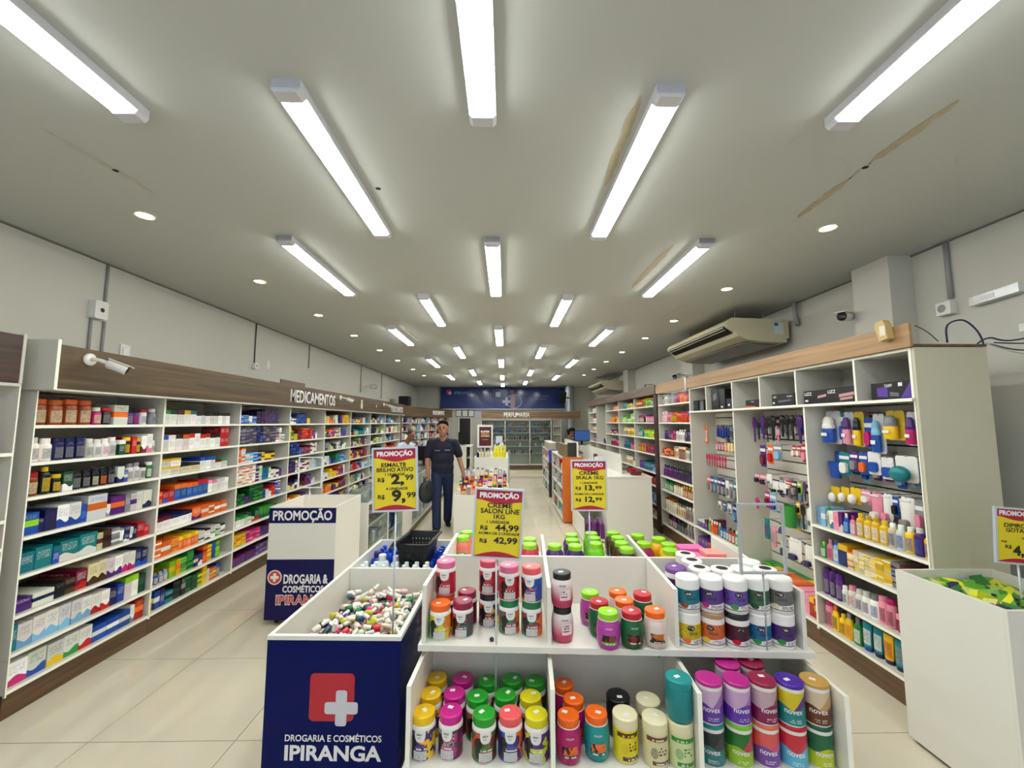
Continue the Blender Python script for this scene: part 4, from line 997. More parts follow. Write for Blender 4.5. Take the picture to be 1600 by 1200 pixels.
# ------------------------------------------------------------------ promotion signs
def promo_sign(label, base, zb, rz=0.0, roll=0.0, lines=(), empty=False, w=.212, h=.30, red='PROMOÇÃO', rod_z=None, frame_m=None, tilt=0):
    t = thing('promotion_sign', label, 'sign', base, rz, 'promotion signs on poles')
    fm = frame_m or mat('sign_frame', (196, 204, 214), 0.3, 0.3)
    z0 = zb - base[2]; fw = 0.009
    MB().tube([(0, 0.006, rod_z if rod_z is not None else 0.001), (0, 0.006, z0 + 0.004)], 0.0045, 8).obj('pole', fm, t)
    fr = link('frame', None, t, (0, 0, z0), (tilt, roll, 0)); fr.empty_display_size = .02
    for (x0, z0_, x1, z1) in ((-w / 2 - fw, -fw, w / 2 + fw, 0), (-w / 2 - fw, h, w / 2 + fw, h + fw), (-w / 2 - fw, 0, -w / 2, h), (w / 2, 0, w / 2 + fw, h)):
        bx('frame_bar', fm, fr, x0, -0.007, z0_, x1, 0.007, z1)
    if empty: return t
    sh = link('sheet', None, t, (0, 0, z0), (tilt, roll, 0)); sh.empty_display_size = .02
    bx('yellow_sheet', M_SIGNYEL, sh, -w / 2, -0.001, 0, w / 2, 0.003, h)
    bx('sheet_back', M_WHITEP, sh, -w / 2, 0.0032, 0, w / 2, 0.0045, h)
    n = 16
    top = [(-w / 2 + w * k / n, h * (0.845 - 0.055 * math.sin(PI * k / n) ** 2 + 0.012 * math.cos(PI * k / n))) for k in range(n + 1)]
    MB().prism(top + [(w / 2, h), (-w / 2, h)], 'y', -0.0018, -0.0011).obj('red_header', M_SIGNRED, sh)
    bot = [(-w / 2 + w * k / n, h * 0.075 * math.sin(PI * k / n) + 0.001) for k in range(n + 1)]
    MB().prism([(-w / 2, 0), *bot, (w / 2, 0)], 'y', -0.0018, -0.0011).obj('red_footer', M_SIGNRED, sh)
    lettering(red, M_LETTERW, sh, (0, -0.0024, h * .885), .022, w * .86, bold=.045)
    for (s, x, z, hh, ww, bo) in lines: lettering(s, M_LETTERK, sh, (x * w, -0.0022, z * h), hh, ww, bold=max(bo, .024))
    return t
promo_sign('yellow and red price sign showing 9,99 on a pole in the blue bin', (-0.548, 2.10, 0.62), 1.317, rz=R(-2), roll=R(-2.2), lines=(
    ('ESMALTE', -.03, .705, .019, .125, .025), ('BRILHO ATIVO', 0, .625, .019, .185, .025), ('1 UNIDADE', 0.0, .56, .012, .10, .005), ('R$', -.33, .46, .020, .034, .02), ('2,', .06, .425, .044, .066, .04), ('99', .34, .48, .026, .042, .025),
    ('4 UNIDADE', 0.04, .325, .012, .11, .005), ('R$', -.33, .18, .020, .034, .02), ('9,', .08, .145, .050, .070, .04), ('99', .38, .19, .026, .046, .025)))
promo_sign('yellow and red price sign showing 44,99 on a pole at the gondola front', (-0.042, 1.948, 0.46), 1.135, rz=R(-1), roll=R(3), lines=(
    ('CREME', 0.02, .735, .021, .115, .02), ('SALON LINE', .03, .65, .021, .18, .02), ('1KG', .02, .57, .019, .052, .02), ('1 UNIDADE', .0, .50, .012, .105, .005), ('R$', -.30, .40, .018, .034, .02), ('44,99', .20, .395, .026, .11, .03),
    ('ACIMA DE 2 UNIDADE', .03, .33, .011, .19, .005), ('R$', -.30, .205, .018, .034, .02), ('42,99', .18, .205, .026, .11, .03)))
promo_sign('yellow and red price sign showing 13,99 on a pole at the gondola rear', (0.53, 2.64, 0.845), 1.203, rz=R(-1), lines=(
    ('CREME', 0, .72, .021, .125, .02), ('SKALA 1KG', .02, .625, .021, .175, .02), ('1 UNIDADE', 0, .53, .012, .11, .005), ('R$', -.32, .41, .018, .034, .02), ('13,', .02, .40, .030, .06, .04), ('99', .28, .42, .02, .042, .02),
    ('ACIMA DE 2 UNIDADE', 0, .30, .011, .185, .005), ('R$', -.32, .17, .018, .034, .02), ('12,', .02, .16, .030, .06, .04), ('99', .28, .18, .02, .042, .02)))
promo_sign('yellow and red price sign in the plain white bin of medicine boxes', (2.59, 2.10, 0.70), 1.045, rz=R(-6), roll=R(4), w=.20, h=.262, lines=(
    ('DIPIRONA', .05, .66, .019, .15, .02), ('GOTAS', -.05, .57, .019, .095, .02), ('DE 10,00', .2, .45, .009, .05, 0), ('POR', -.33, .36, .010, .026, .01), ('R$', -.24, .26, .016, .03, .02), ('4,99', .16, .14, .045, .12, .04)))
promo_sign('empty grey sign frame on a pole at the aisle end of the gondola', (1.155, 1.885, 0.735), 1.085, rz=R(-1), empty=True, w=.19, h=.29, frame_m=mat('frame_grey', (176, 180, 186), 0.35, 0.3))
promo_sign('empty white sign frame on a pole in the PROMOÇÃO bin', (-1.90, 4.08, 0.80), 1.125, rz=R(4), empty=True, w=.205, h=.28, frame_m=mat('frame_white', (226, 232, 238), 0.3))
ck = tag(MB().lathe([[(0, 0), (.008, 0), (.011, .008), (.006, .014), (0, .014)]], 10).obj('pole_clip', clipk, None, (-0.062, 1.985, 0.752)), 'small black clip on the gondola shelf beside the sign pole', 'clip')

# ------------------------------------------------------------------ blue promotion bin with nail polish
BA = R(-1.8)
bb = thing('promotion_bin', 'blue promotion bin with cross logo, full of nail polish', 'bin', (-1.063, 1.948, 0), BA)
BW, BL_, BH = 0.597, 1.515, 0.80
bx('front_panel', M_NAVY2, bb, 0, 0, 0.06, BW, 0.016, BH - 0.018); bx('back_panel', M_WHITE, bb, 0, BL_ - 0.018, 0.06, BW, BL_, BH - 0.001)
bx('side_panel', M_WHITE, bb, 0.0, 0.0165, 0.06, 0.017, BL_ - 0.0185, BH - 0.019); bx('side_panel', M_WHITE, bb, BW - 0.017, 0.0165, 0.06, BW, BL_ - 0.0185, BH - 0.019)
bx('side_graphic', M_NAVY2, bb, BW + 0.0002, 0.001, 0.06, BW + 0.002, BL_ - 0.001, BH - 0.02)
bx('rim', M_WHITE, bb, -0.002, -0.002, BH - 0.018, BW + 0.003, 0.018, BH); bx('rim', M_WHITE, bb, -0.002, 0.0182, BH - 0.0185, 0.018, BL_, BH); bx('rim', M_WHITE, bb, BW - 0.018, 0.0182, BH - 0.0185, BW + 0.003, BL_, BH)
bx('inner_divider', M_WHITE, bb, 0.018, 0.86, 0.5, BW - 0.018, 0.878, BH - 0.005); bx('raised_floor', M_WHITE, bb, 0.018, 0.017, 0.575, BW - 0.018, 0.859, 0.59); bx('raised_floor', M_WHITE, bb, 0.018, 0.879, 0.555, BW - 0.018, BL_ - 0.02, 0.57); bx('raised_floor', M_WHITE, bb, 0.018, 0.879, 0.5705, BW - 0.018, 1.095, 0.6145); bx('raised_floor', M_WHITE, bb, 0.018, 1.265, 0.5705, BW - 0.018, BL_ - 0.02, 0.5995)
for (x, y) in ((.06, .07), (BW - .06, .07), (.06, BL_ - .07), (BW - .06, BL_ - .07)): MB().lathe([[(0, -.012), (.028, -.012)], [(.028, -.012), (.028, .012)], [(.028, .012), (0, .012)]], 14).obj('caster', M_BLACK, bb, (x, y, .029), (0, R(90), 0))
logo(bb, 0.300, -0.0006, 0.545, 0.198)
lettering('DROGARIA E COSMÉTICOS', M_LETTERW, bb, (0.312, -0.001, 0.363), 0.026, 0.425, bold=.02)
lettering('IPIRANGA', M_LETTERW, bb, (0.313, -0.001, 0.287), 0.058, 0.425, bold=.032)
logo(bb, BW + 0.0026, 0.42, 0.70, 0.10, (0, 0, R(90))); lettering('IPIRANGA', M_LETTERW, bb, (BW + .003, .42, .60), .025, .16, bold=.01, rot=(0, 0, R(90)))
NPB = MB().lathe([[(0, 0), (.0105, 0)], [(.0105, 0), (.0125, .002), (.0125, .026), (.010, .031), (.007, .033)]], 12).mesh('nail_polish_bottle', flat_attr_mat('polish_glass', 0.08)); fix_normals(NPB)
NPC = MB().lathe([[(.0082, .033), (.0074, .066)], [(.0074, .066), (.006, .068), (0, .068)]], 10).mesh('cap', M_C2); fix_normals(NPC)
NPN = MB().lathe([[(.0088, .0325), (.0088, .037)], [(.0088, .037), (.0075, .0372)]], 10).mesh('collar', flat_attr_mat('collar_colour', .35, 'c3')); fix_normals(NPN)
rn = random.Random(21)
POL = [((226, 220, 206), 'white', 16), ((16, 120, 66), 'green', 4), ((196, 190, 60), 'gold', 3), ((214, 40, 60), 'red', 2), ((240, 200, 200), 'pale pink', 3), ((40, 90, 110), 'teal', 2), ((236, 90, 140), 'pink', 1), ((60, 60, 150), 'blue', 1), ((24, 22, 26), 'black', 1), ((160, 200, 180), 'mint', 2)]
BAGP = [p for p in POL for _ in range(p[2])]
def polish(x, y, z, cap=None):
    c, nm, _ = rn.choice(BAGP)
    cp, cn = rn.choice([((232, 230, 226), 'white'), ((236, 234, 230), 'white'), ((232, 230, 224), 'white'), ((240, 224, 196), 'ivory'), ((26, 24, 26), 'black')])
    p = Matrix.Rotation(BA, 4, 'Z') @ Vector((x, y, z)) + Vector((-1.063, 1.948, 0))
    yaw = rn.random() * 2 * PI; tilt = R(90) - R(rn.uniform(-10, 26))
    tip = Vector((x, y)) + Vector((math.sin(yaw), -math.cos(yaw))) * .10
    if not (.03 < tip.x < BW - .03 and .03 < tip.y < .845): yaw = math.atan2(.3 - x, -(.43 - y)) + rn.uniform(-.4, .4)
    if rn.random() < .02: tilt = R(12)
    o = link('nail_polish_bottle', NPB, None, p, (tilt, 0, yaw), (1.32, 1.32, 1.32))
    tag(o, '%s nail polish bottle with %s cap in the blue bin heap' % (nm, cn), 'nail polish', 'nail polish heap')
    setcols(o, c); k = link('cap', NPC, o); setcols(k, cp, cp)
    if rn.random() < .7: q = link('collar', NPN, o); setcols(q, 'K'); q['c3'] = list(lin(rn.choice([(24, 22, 24), (24, 22, 24), (196, 30, 50)])))
for layer, zz, NX, NY in ((0, .608, 9, 13), (1, .648, 9, 13)):
    for i in range(NX):
        for j in range(NY):
            x = .05 + (BW - .10) * (i + .5 * (j % 2) * (.6)) / (NX - .6) + rn.uniform(-.012, .012); y = .055 + .77 * j / (NY - 1) + rn.uniform(-.014, .014)
            if layer and rn.random() < .10: continue
            edge = min(x, BW - x, y, .86 - y)
            polish(min(max(x, .045), BW - .045), min(max(y, .05), .82), zz + rn.uniform(0, .022) + (.012 if edge > .14 else 0))
# bottles in the far half of the bin
def bottle_mesh(kind):
    if kind == 'round': return (L_([(0, 0), (.42, 0)], [(.42, 0), (.5, .03), (.5, .66), (.45, .75), (.28, .81), (.24, .83)]), L_([(.27, .825), (.27, .985)], [(.27, .985), (.24, 1), (0, 1)]))
    if kind == 'pill': return (L_([(0, 0), (.46, 0)], [(.46, 0), (.5, .03), (.5, .66), (.44, .74), (.36, .77)]), L_([(.37, .77), (.37, .985)], [(.37, .985), (.34, 1), (0, 1)]))
    if kind == 'jar': return (L_([(0, 0), (.46, 0)], [(.46, 0), (.5, .03), (.5, .74), (.46, .79), (.42, .80)]), L_([(.47, .80), (.47, .985)], [(.47, .985), (.44, 1), (0, 1)]))
    if kind == 'can': return (L_([(0, 0), (.48, 0)], [(.48, 0), (.5, .02), (.5, .78), (.44, .82)]), L_([(.45, .82), (.45, .95), (.38, 1), (0, 1)]))
    if kind == 'tub': return (L_([(0, 0), (.42, 0)], [(.42, 0), (.5, .74)]), L_([(.52, .74), (.52, .97)], [(.52, .97), (.49, 1), (0, 1)]))
    if kind == 'tube':
        b = MB(); n = 16; rings = []
        for z, rx, ry in ((.14, .36, .36), (.18, .42, .40), (.6, .47, .28), (1.0, .5, .04)):
            s0 = len(b.v); b.v += [(rx * math.cos(2 * PI * k / n), ry * math.sin(2 * PI * k / n), z) for k in range(n)]; rings.append(range(s0, s0 + n))
        for a, c in zip(rings, rings[1:]):
            for k in range(n): b.face((a[k], a[(k + 1) % n], c[(k + 1) % n], c[k]), 0, True)
        b.face(rings[-1])
        return (b, L_([(0, 0), (.36, 0)], [(.36, 0), (.37, .14)], [(.37, .14), (.3, .142)]))
    if kind == 'shampoo':
        b = MB(); n = 18; rings = []
        for z, r in ((0, .44), (.03, .5), (.40, .5), (.62, .46), (.74, .34), (.79, .2)):
            s0 = len(b.v); b.v += [(r * math.copysign(abs(math.cos(2 * PI * k / n)) ** .7, math.cos(2 * PI * k / n)), r * math.copysign(abs(math.sin(2 * PI * k / n)) ** .7, math.sin(2 * PI * k / n)), z) for k in range(n)]; rings.append(range(s0, s0 + n))
        for a, c in zip(rings, rings[1:]):
            for k in range(n): b.face((a[k], a[(k + 1) % n], c[(k + 1) % n], c[k]), 0, True)
        b.face(list(rings[0])[::-1])
        return (b, L_([(.24, .785), (.24, .975)], [(.24, .975), (.21, 1), (0, 1)]))
def sleeve_mat(name):
    """moulded bottle: body colour c1 with a printed panel of c2 and print c3"""
    m, nt, b = newmat(name)
    c1, c2, c3 = (obj_attr(nt, k).outputs['Color'] for k in ('c1', 'c2', 'c3'))
    x, u, z, tc = gen_uz(nt)
    pq = N(nt, 'ShaderNodeSeparateXYZ'); nt.links.new(obj_attr(nt, 'pq').outputs['Vector'], pq.inputs[0])
    pn = math_(nt, 'MULTIPLY', band(nt, z, .12, .72), band(nt, x, .12, .88))
    col = mixc(nt, pn, c1, mixc(nt, 0.6, c1, c3))
    t_ = math_(nt, 'MULTIPLY', textrows(nt, x, z, .25, .66, 13.0, 22.0, pq.outputs[2]), band(nt, x, .2, .8))
    col = mixc(nt, math_(nt, 'MULTIPLY', t_, .55), col, lin((58, 54, 60)))
    nt.links.new(col, b.inputs['Base Color']); b.inputs['Roughness'].default_value = .25
    return m
M_SLEEVE = sleeve_mat('moulded_bottle')
BOT = {}
for k in ('round', 'pill', 'jar', 'can', 'tub', 'tube', 'shampoo'):
    b_, c_ = bottle_mesh(k); BOT[k] = (jm('bottle', b_, M_SLEEVE), jm('cap', c_, M_C2))
def bottle(kind, name, label, cat, group, p, rz, w, d, h, c1, cap, lab=None, parts=True):
    o = link(name, BOT[kind][0], None, p, (0, 0, rz), (w, d, h)); tag(o, label, cat, group)
    setcols(o, c1, cap, lab or c1); o['pq'] = [0.0, 0.0, random.Random(label).random() * 30]
    k = link('cap', BOT[kind][1], o); setcols(k, cap, cap)
    return o
def inbin(x, y, z): return Matrix.Rotation(BA, 4, 'Z') @ Vector((x, y, z)) + Vector((-1.063, 1.948, 0))
n_ = 0
for j in range(3):
    for i in range(7):
        n_ += 1
        bottle('round', 'white_bottle', 'small white bottle in the far half of the blue bin, %s row, %s along' % (ORD[j + 1], ORD[i + 1]), 'bottle', 'white bottles in the blue bin', inbin(.055 + .0715 * i, .915 + .062 * j, .615), BA, .056, .056, .165, (226, 236, 240), (238, 242, 244))
bottle('round', 'white_bottle', 'large white bottle beside the tall blue one in the bin', 'bottle', 'large bottles in the blue bin', inbin(.135, 1.15, .571), BA, .10, .10, .225, (222, 236, 240), (236, 240, 240), (200, 220, 236))
bottle('round', 'white_bottle', 'large white bottle half behind the shopping basket', 'bottle', 'large bottles in the blue bin', inbin(.235, 1.15, .571), BA, .085, .085, .215, (206, 226, 232), (232, 238, 238), (190, 214, 226))
bottle('round', 'blue_bottle', 'tall deep blue bottle with dark cap in the bin', 'bottle', 'large bottles in the blue bin', inbin(.075, 1.22, .571), BA, .095, .095, .225, (20, 60, 170), (36, 30, 110))
k_ = 0
for j in range(3):
    for i in range(8):
        if j == 0 and i < 2: continue
        k_ += 1
        bottle('round', 'blue_bottle', 'small blue bottle at the far end of the bin, %s row, %s along' % (ORD[j + 1], ORD[i + 1]), 'bottle', 'small blue bottles in the bin', inbin(.06 + .066 * i, 1.30 + .066 * j, .60), BA, .06, .06, .125 if .25 < .06 + .066 * i < .50 and j < 2 else .175, (30, 84, 214), (26, 66, 190))
# black shopping basket on top of the bottles
bk = thing('shopping_basket', 'black plastic shopping basket resting on bottles in the bin', 'basket', inbin(.372, 1.045, .728), BA + R(-3))
def basket():
    wb, lb, wt, lt, hh = .17, .26, .225, .34, .165
    def pt(sx, sy, t): return ((sx * (wb + (wt - wb) * t)) / 2, .17 + sy * (lb + (lt - lb) * t) / 2, t * hh)
    flo = MB().box(-wb / 2, .17 - lb / 2, 0, wb / 2, .17 + lb / 2, .006); flo.obj('basket_floor', M_BLACK, bk)
    for (a, b) in (((-1, -1), (1, -1)), ((1, -1), (1, 1)), ((1, 1), (-1, 1)), ((-1, 1), (-1, -1))):
        mb = MB(); rows = [0, .16, .21, .34, .39, .52, .57, .70, .75, 1.0]
        ncol = 8
        for r in range(0, len(rows) - 1):
            solid = r % 2 == 0
            for c in range(ncol):
                for (f0, f1) in (((0, 1),) if solid else ((0, .40), (.60, 1))):
                    u0_, u1_ = (c + f0) / ncol, (c + f1) / ncol
                    def q(u, t):
                        A, B = Vector(pt(*a, t)), Vector(pt(*b, t)); return A.lerp(B, u)
                    P4 = [q(u0_, rows[r]), q(u1_, rows[r]), q(u1_, rows[r + 1]), q(u0_, rows[r + 1])]
                    nrm = (P4[1] - P4[0]).cross(P4[3] - P4[0]).normalized() * .004
                    s0 = len(mb.v); mb.v += [tuple(p) for p in P4] + [tuple(p - nrm) for p in P4]
                    for f in ((0, 1, 2, 3), (7, 6, 5, 4), (0, 4, 5, 1), (1, 5, 6, 2), (2, 6, 7, 3), (3, 7, 4, 0)): mb.face([s0 + k for k in f])
        mb.obj('basket_wall', M_BLACK, bk)
    e = .012
    rim = [(-wt / 2 - e, .17 - lt / 2 - e, hh), (wt / 2 + e, .17 - lt / 2 - e, hh), (wt / 2 + e, .17 + lt / 2 + e, hh), (-wt / 2 - e, .17 + lt / 2 + e, hh), (-wt / 2 - e, .17 - lt / 2 - e, hh)]
    for k in range(4): MB().tube([rim[k], rim[k + 1]], .010, 8).obj('rim_bar', M_BLACK, bk)
    MB().tube([(-wt / 2 - e, .05, hh + .012), (-wt / 2 - .03, .03, hh + .006), (-wt / 2 - .035, -.02, hh - .02), (-wt / 2 - .03, -.03, hh - .045)], .007, 8).obj('handle', M_BLACK, bk)
basket()

# ------------------------------------------------------------------ tall PROMOÇÃO bin
pb = thing('promotion_bin', 'tall white bin with PROMOÇÃO sticker and navy lower half', 'bin', (-2.085, 3.745, 0.0))
W_, D_, H_ = .585, .62, 1.005
fl = .02
bx('front_panel', M_WHITE, pb, 0, 0, .05, W_, .016, H_); bx('back_panel', M_WHITE, pb, 0, D_ - .016, .05, W_, D_, H_)
bx('side_panel', M_WHITE, pb, 0, .0165, .05, .016, D_ - .0165, H_); bx('side_panel', M_WHITE, pb, W_ - .016, .0165, .05, W_, D_ - .0165, H_); bx('raised_floor', mat('bin_floor', (224, 206, 186), .6), pb, .017, .017, .80, W_ - .017, D_ - .017, .815)
bx('header_sticker', M_NAVY, pb, -.001, -.002, .865, W_ + .001, -.0003, .995); bx('lower_sticker', M_NAVY, pb, -.001, -.002, .05, W_ + .001, -.0003, .555)
lettering('PROMOÇÃO', M_LETTERW, pb, (W_ / 2, -.003, .892), .078, .52, bold=.03)
disc('logo_ring', M_LETTERW, pb, .075, -.0025, .405, .062); disc('logo_disc', M_LETTERR, pb, .075, -.0032, .405, .053)
bx('logo_cross', M_LETTERW, pb, .04, -.0045, .393, .11, -.0036, .417); bx('logo_cross', M_LETTERW, pb, .063, -.0050, .37, .087, -.0046, .44)
lettering('DROGARIA &', M_LETTERW, pb, (.345, -.003, .355), .072, .385, bold=.035); lettering('COSMÉTICOS', M_LETTERW, pb, (.325, -.003, .28), .052, .355, bold=.03)
lettering('IPIRANGA', M_LETTERW, pb, (.33, -.003, .178), .078, .475, bold=.045); lettering('IPIRANGA', M_LETTERR, pb, (.33, -.0038, .181), .072, .465, bold=.012)
for (x, y) in ((.07, .07), (W_ - .07, .07), (.07, D_ - .07), (W_ - .07, D_ - .07)): MB().lathe([[(0, -.01), (.024, -.01)], [(.024, -.01), (.024, .01)], [(.024, .01), (0, .01)]], 12).obj('caster', M_BLACK, pb, (x, y, .0245), (0, R(90), 0))
# ------------------------------------------------------------------ white bin with dipyrone boxes
wb_ = thing('promotion_bin', 'plain white bin heaped with green and yellow medicine boxes', 'bin', (2.245, 1.885, 0))
WW, WD, WH = .56, .53, .909
bx('front_panel', M_WHITE, wb_, 0, 0, .02, WW, .016, WH); bx('back_panel', M_WHITE, wb_, 0, WD - .016, .02, WW, WD, WH); bx('side_panel', M_WHITE, wb_, 0, .0165, .02, .016, WD - .0165, WH); bx('side_panel', M_WHITE, wb_, WW - .016, .0165, .02, WW, WD - .0165, WH)
bx('raised_floor', M_WHITE, wb_, .017, .017, .74, WW - .017, WD - .017, .75); bx('base', mat('dark_base', (50, 48, 46), .7), wb_, .02, .02, .001, WW - .02, WD - .02, .0195)
rb = random.Random(5)
for j in range(7):
    for i in range(6):
        for lay in (0, 1):
            x = .06 + (WW - .12) * i / 5 + rb.uniform(-.02, .02); y = .06 + (WD - .12) * j / 6 + rb.uniform(-.02, .02)
            z = .768 + .045 * lay + rb.uniform(0, .025) + .012 * (1 - abs(i - 2.5) / 3)
            g = rb.choice([((84, 160, 36), (222, 214, 40), 'N', 'green'), ((214, 216, 40), (90, 170, 50), 'D', 'yellow'), ((44, 112, 50), (34, 40, 84), 'W', 'deep green'), ((206, 210, 120), (110, 170, 60), 'N', 'pale yellow')])
            carton('dipyrone_box', '%s medicine box lying in the white bin heap' % g[3], 'box', Vector((2.245 + min(max(x, .075), WW - .075), 1.885 + min(max(y, .07), WD - .07), z)), (R(rb.uniform(-26, 26)), R(rb.uniform(-24, 24)), rb.random() * PI), (.096, .052, .030), g[0], g[1], g[2], pp=(rb.choice([0, .5]), rb.choice([.5, 1]), .1), pq=(.2, .8, rb.random() * 9), group='medicine boxes in the white bin')
# ================================================================== glass counter along the medicine aisle
M_COUNTER = mat('counter_white', (220, 218, 210), .35)
def counter(label, y0, y1, glassy=True, xf=-1.47, depth=.48, h=.90):
    t = thing('glass_counter', label, 'counter', (xf, y0, 0), 0, 'counter units'); L = y1 - y0
    bx('kick_board', M_WOODK, t, -.02, .001, .001, -.04, L - .001, .11); bx('base_board', M_COUNTER, t, 0, .001, .112, -depth, L - .001, .135)
    bx('back_panel', M_COUNTER, t, -depth, .001, .136, -depth + .015, L - .001, h - .03)
    if glassy:
        bx('top_glass', M_GLASS, t, 0, .001, h - .01, -depth, L - .001, h); 
        for y in (.001, L - .021): bx('frame_post', M_COUNTER, t, 0, y, .136, -.025, y + .02, h - .011); bx('side_panel', M_COUNTER, t, -.026, y, .136, -depth + .016, y + .012, h - .011)
        bx('frame_rail', M_COUNTER, t, 0, .022, h - .035, -.02, L - .022, h - .011)
        for z in (.36, .62): bx('glass_shelf', M_GLASS, t, -.03, .022, z, -depth + .02, L - .022, z + .008); bx('shelf_edge', M_COUNTER, t, -.012, .022, z - .004, -.028, L - .022, z + .012)
        bx('front_glass', M_GLASS, t, -.004, .022, .138, -.008, L - .022, h - .036)
    else:
        bx('front_panel', M_COUNTER, t, 0, .001, .136, -.018, L - .001, h - .02); bx('counter_top', M_COUNTER, t, .005, .001, h - .019, -depth, L - .001, h)
    return t
CY = [4.52, 5.30, 6.05, 6.62, 7.4, 8.2, 9.0, 9.8, 10.6]
CL = ['glass counter nearest the PROMOÇÃO bin', 'glass counter with framed pictures inside, before the plain white panel', 'plain white counter panel between the glass counters', 'glass counter just before the walking man',
      'glass counter carrying the black monitor', 'glass counter behind the walking man', 'far glass counter, third from the end', 'far glass counter, second from the end']
for i in range(8): counter(CL[i], CY[i], CY[i + 1], i != 2)
COUNTER_SPOTS = [(CY[i], CY[i + 1]) for i in range(8) if i != 2]
# monitors
M_SCREEN = emit('screen_blue', (.04, .13, .42), .16)
M_SCREEN.node_tree.nodes['Principled BSDF'].inputs['Base Color'].default_value = (.01, .02, .05, 1)
def monitor(name, label, loc, rz, w=.42, h=.27, screen=M_BLACK, back=M_BLACK):
    t = thing(name, label, 'monitor', loc, rz)
    MB().box(-w / 2, -.015, .10, w / 2, .02, .10 + h).obj('casing', back, t); bx('screen', screen, t, -w / 2 + .015, -.0175, .115, w / 2 - .015, -.0155, .085 + h)
    bx('stand_neck', M_BLACK, t, -.025, .0, .012, .025, .018, .11); bx('stand_foot', M_BLACK, t, -.1, -.07, .0005, .1, .08, .012)
    return t
monitor('computer_monitor', 'black monitor turned away on the glass counter by the man in white', (-1.62, 8.3, .901), R(158), .44, .28)
monitor('computer_monitor', 'dark monitor on the far pharmacy desk near the doorway', (-1.30, 12.6, 1.06), R(60), .40, .30)
# far pharmacy desk
fd = thing('pharmacy_desk', 'tall white desk in front of the dark doorway', 'desk', (-1.75, 12.2, 0))
bx('desk_top', M_COUNTER, fd, 0, 0, 1.03, .75, .9, 1.058); bx('front_panel', M_COUNTER, fd, .02, .02, .001, .60, .04, 1.029); bx('side_panel', M_COUNTER, fd, .02, .041, .001, .04, .88, 1.029); bx('side_panel', M_COUNTER, fd, .70, .041, .001, .72, .88, 1.029)
bx('shelf_board', M_COUNTER, fd, .62, .05, .35, .695, .86, .37); bx('shelf_board', M_COUNTER, fd, .62, .05, .7, .695, .86, .72)
ptr = thing('card_printer', 'low black printer on the tall white desk', 'printer', (-1.70, 12.35, 1.059))
MB().prism([(0, 0), (.26, 0), (.26, .07), (.2, .10), (.04, .10), (0, .06)], 'y', 0, .2).obj('casing', M_BLACK, ptr); bx('paper_slot', M_GREYP, ptr, .06, .02, .1005, .2, .05, .104)
# ================================================================== white gondolas in the middle aisle
def gondola_box(label, x0, y0, x1, y1, h, lip=.10):
    t = thing('white_gondola', label, 'display stand', (x0, y0, 0)); W, L = x1 - x0, y1 - y0
    bx('front_panel', M_WHITE, t, 0, 0, .001, W, .016, h); bx('back_panel', M_WHITE, t, 0, L - .016, .001, W, L, h); bx('side_panel', M_WHITE, t, 0, .0165, .001, .016, L - .0165, h); bx('side_panel', M_WHITE, t, W - .016, .0165, .001, W, L - .0165, h)
    bx('top_board', M_WHITE, t, .017, .017, h - lip - .018, W - .017, L - .017, h - lip)
    return t
g2 = gondola_box('white gondola crowded with colourful bottles behind the 44,99 price sign', -.80, 6.5, .06, 7.75, .625, .02)
g3 = gondola_box('taller white gondola with yellow bottles under the SUPER poster', -.62, 8.2, .05, 9.7, 1.06, .02)
bx('glass_screen', M_GLASS, g3, .60, .05, 1.041, .606, 1.45, 1.30); bx('raised_panel', M_WHITE, g3, .30, .3, 1.041, .316, 1.4, 1.36); bx('side_post', M_STEEL, g3, .672, .0, .001, .70, .03, 1.2)
# SUPER poster
sp_ = thing('poster_sign', 'dark red SUPER poster in a white frame over the taller gondola', 'sign', (-.42, 8.24, 1.041))
bx('frame', M_WHITEP, sp_, -.145, 0, .21, .165, .02, .66); bx('poster', mat('poster_red', (86, 14, 26), .3, noise=.5, nscale=9), sp_, -.105, -.003, .245, .135, -.0005, .62)
MB().tube([(0, .01, .001), (0, .01, .21)], .008, 8).obj('pole', M_STEEL, sp_)
lettering('SUPER', M_LETTERW, sp_, (.015, -.004, .51), .034, .18, bold=.05); lettering('OFERTA', mat('poster_yellow', (226, 176, 30), .4), sp_, (.015, -.004, .465), .030, .17, bold=.04); lettering('OUTUBRO', M_LETTERW, sp_, (.015, -.004, .425), .026, .17, bold=.04); lettering('CONFIRA', MATS['poster_yellow'], sp_, (.015, -.004, .36), .018, .12, bold=.02)
ps = thing('paper_stand', 'pale upright paper notice behind the SUPER poster', 'notice', (-.16, 9.3, 1.041))
bx('paper', mat('paper_blue', (196, 208, 222), .5), ps, -.06, 0, .12, .09, .006, .40); bx('foot', M_GREYP, ps, -.05, -.03, .0005, .07, .04, .119)
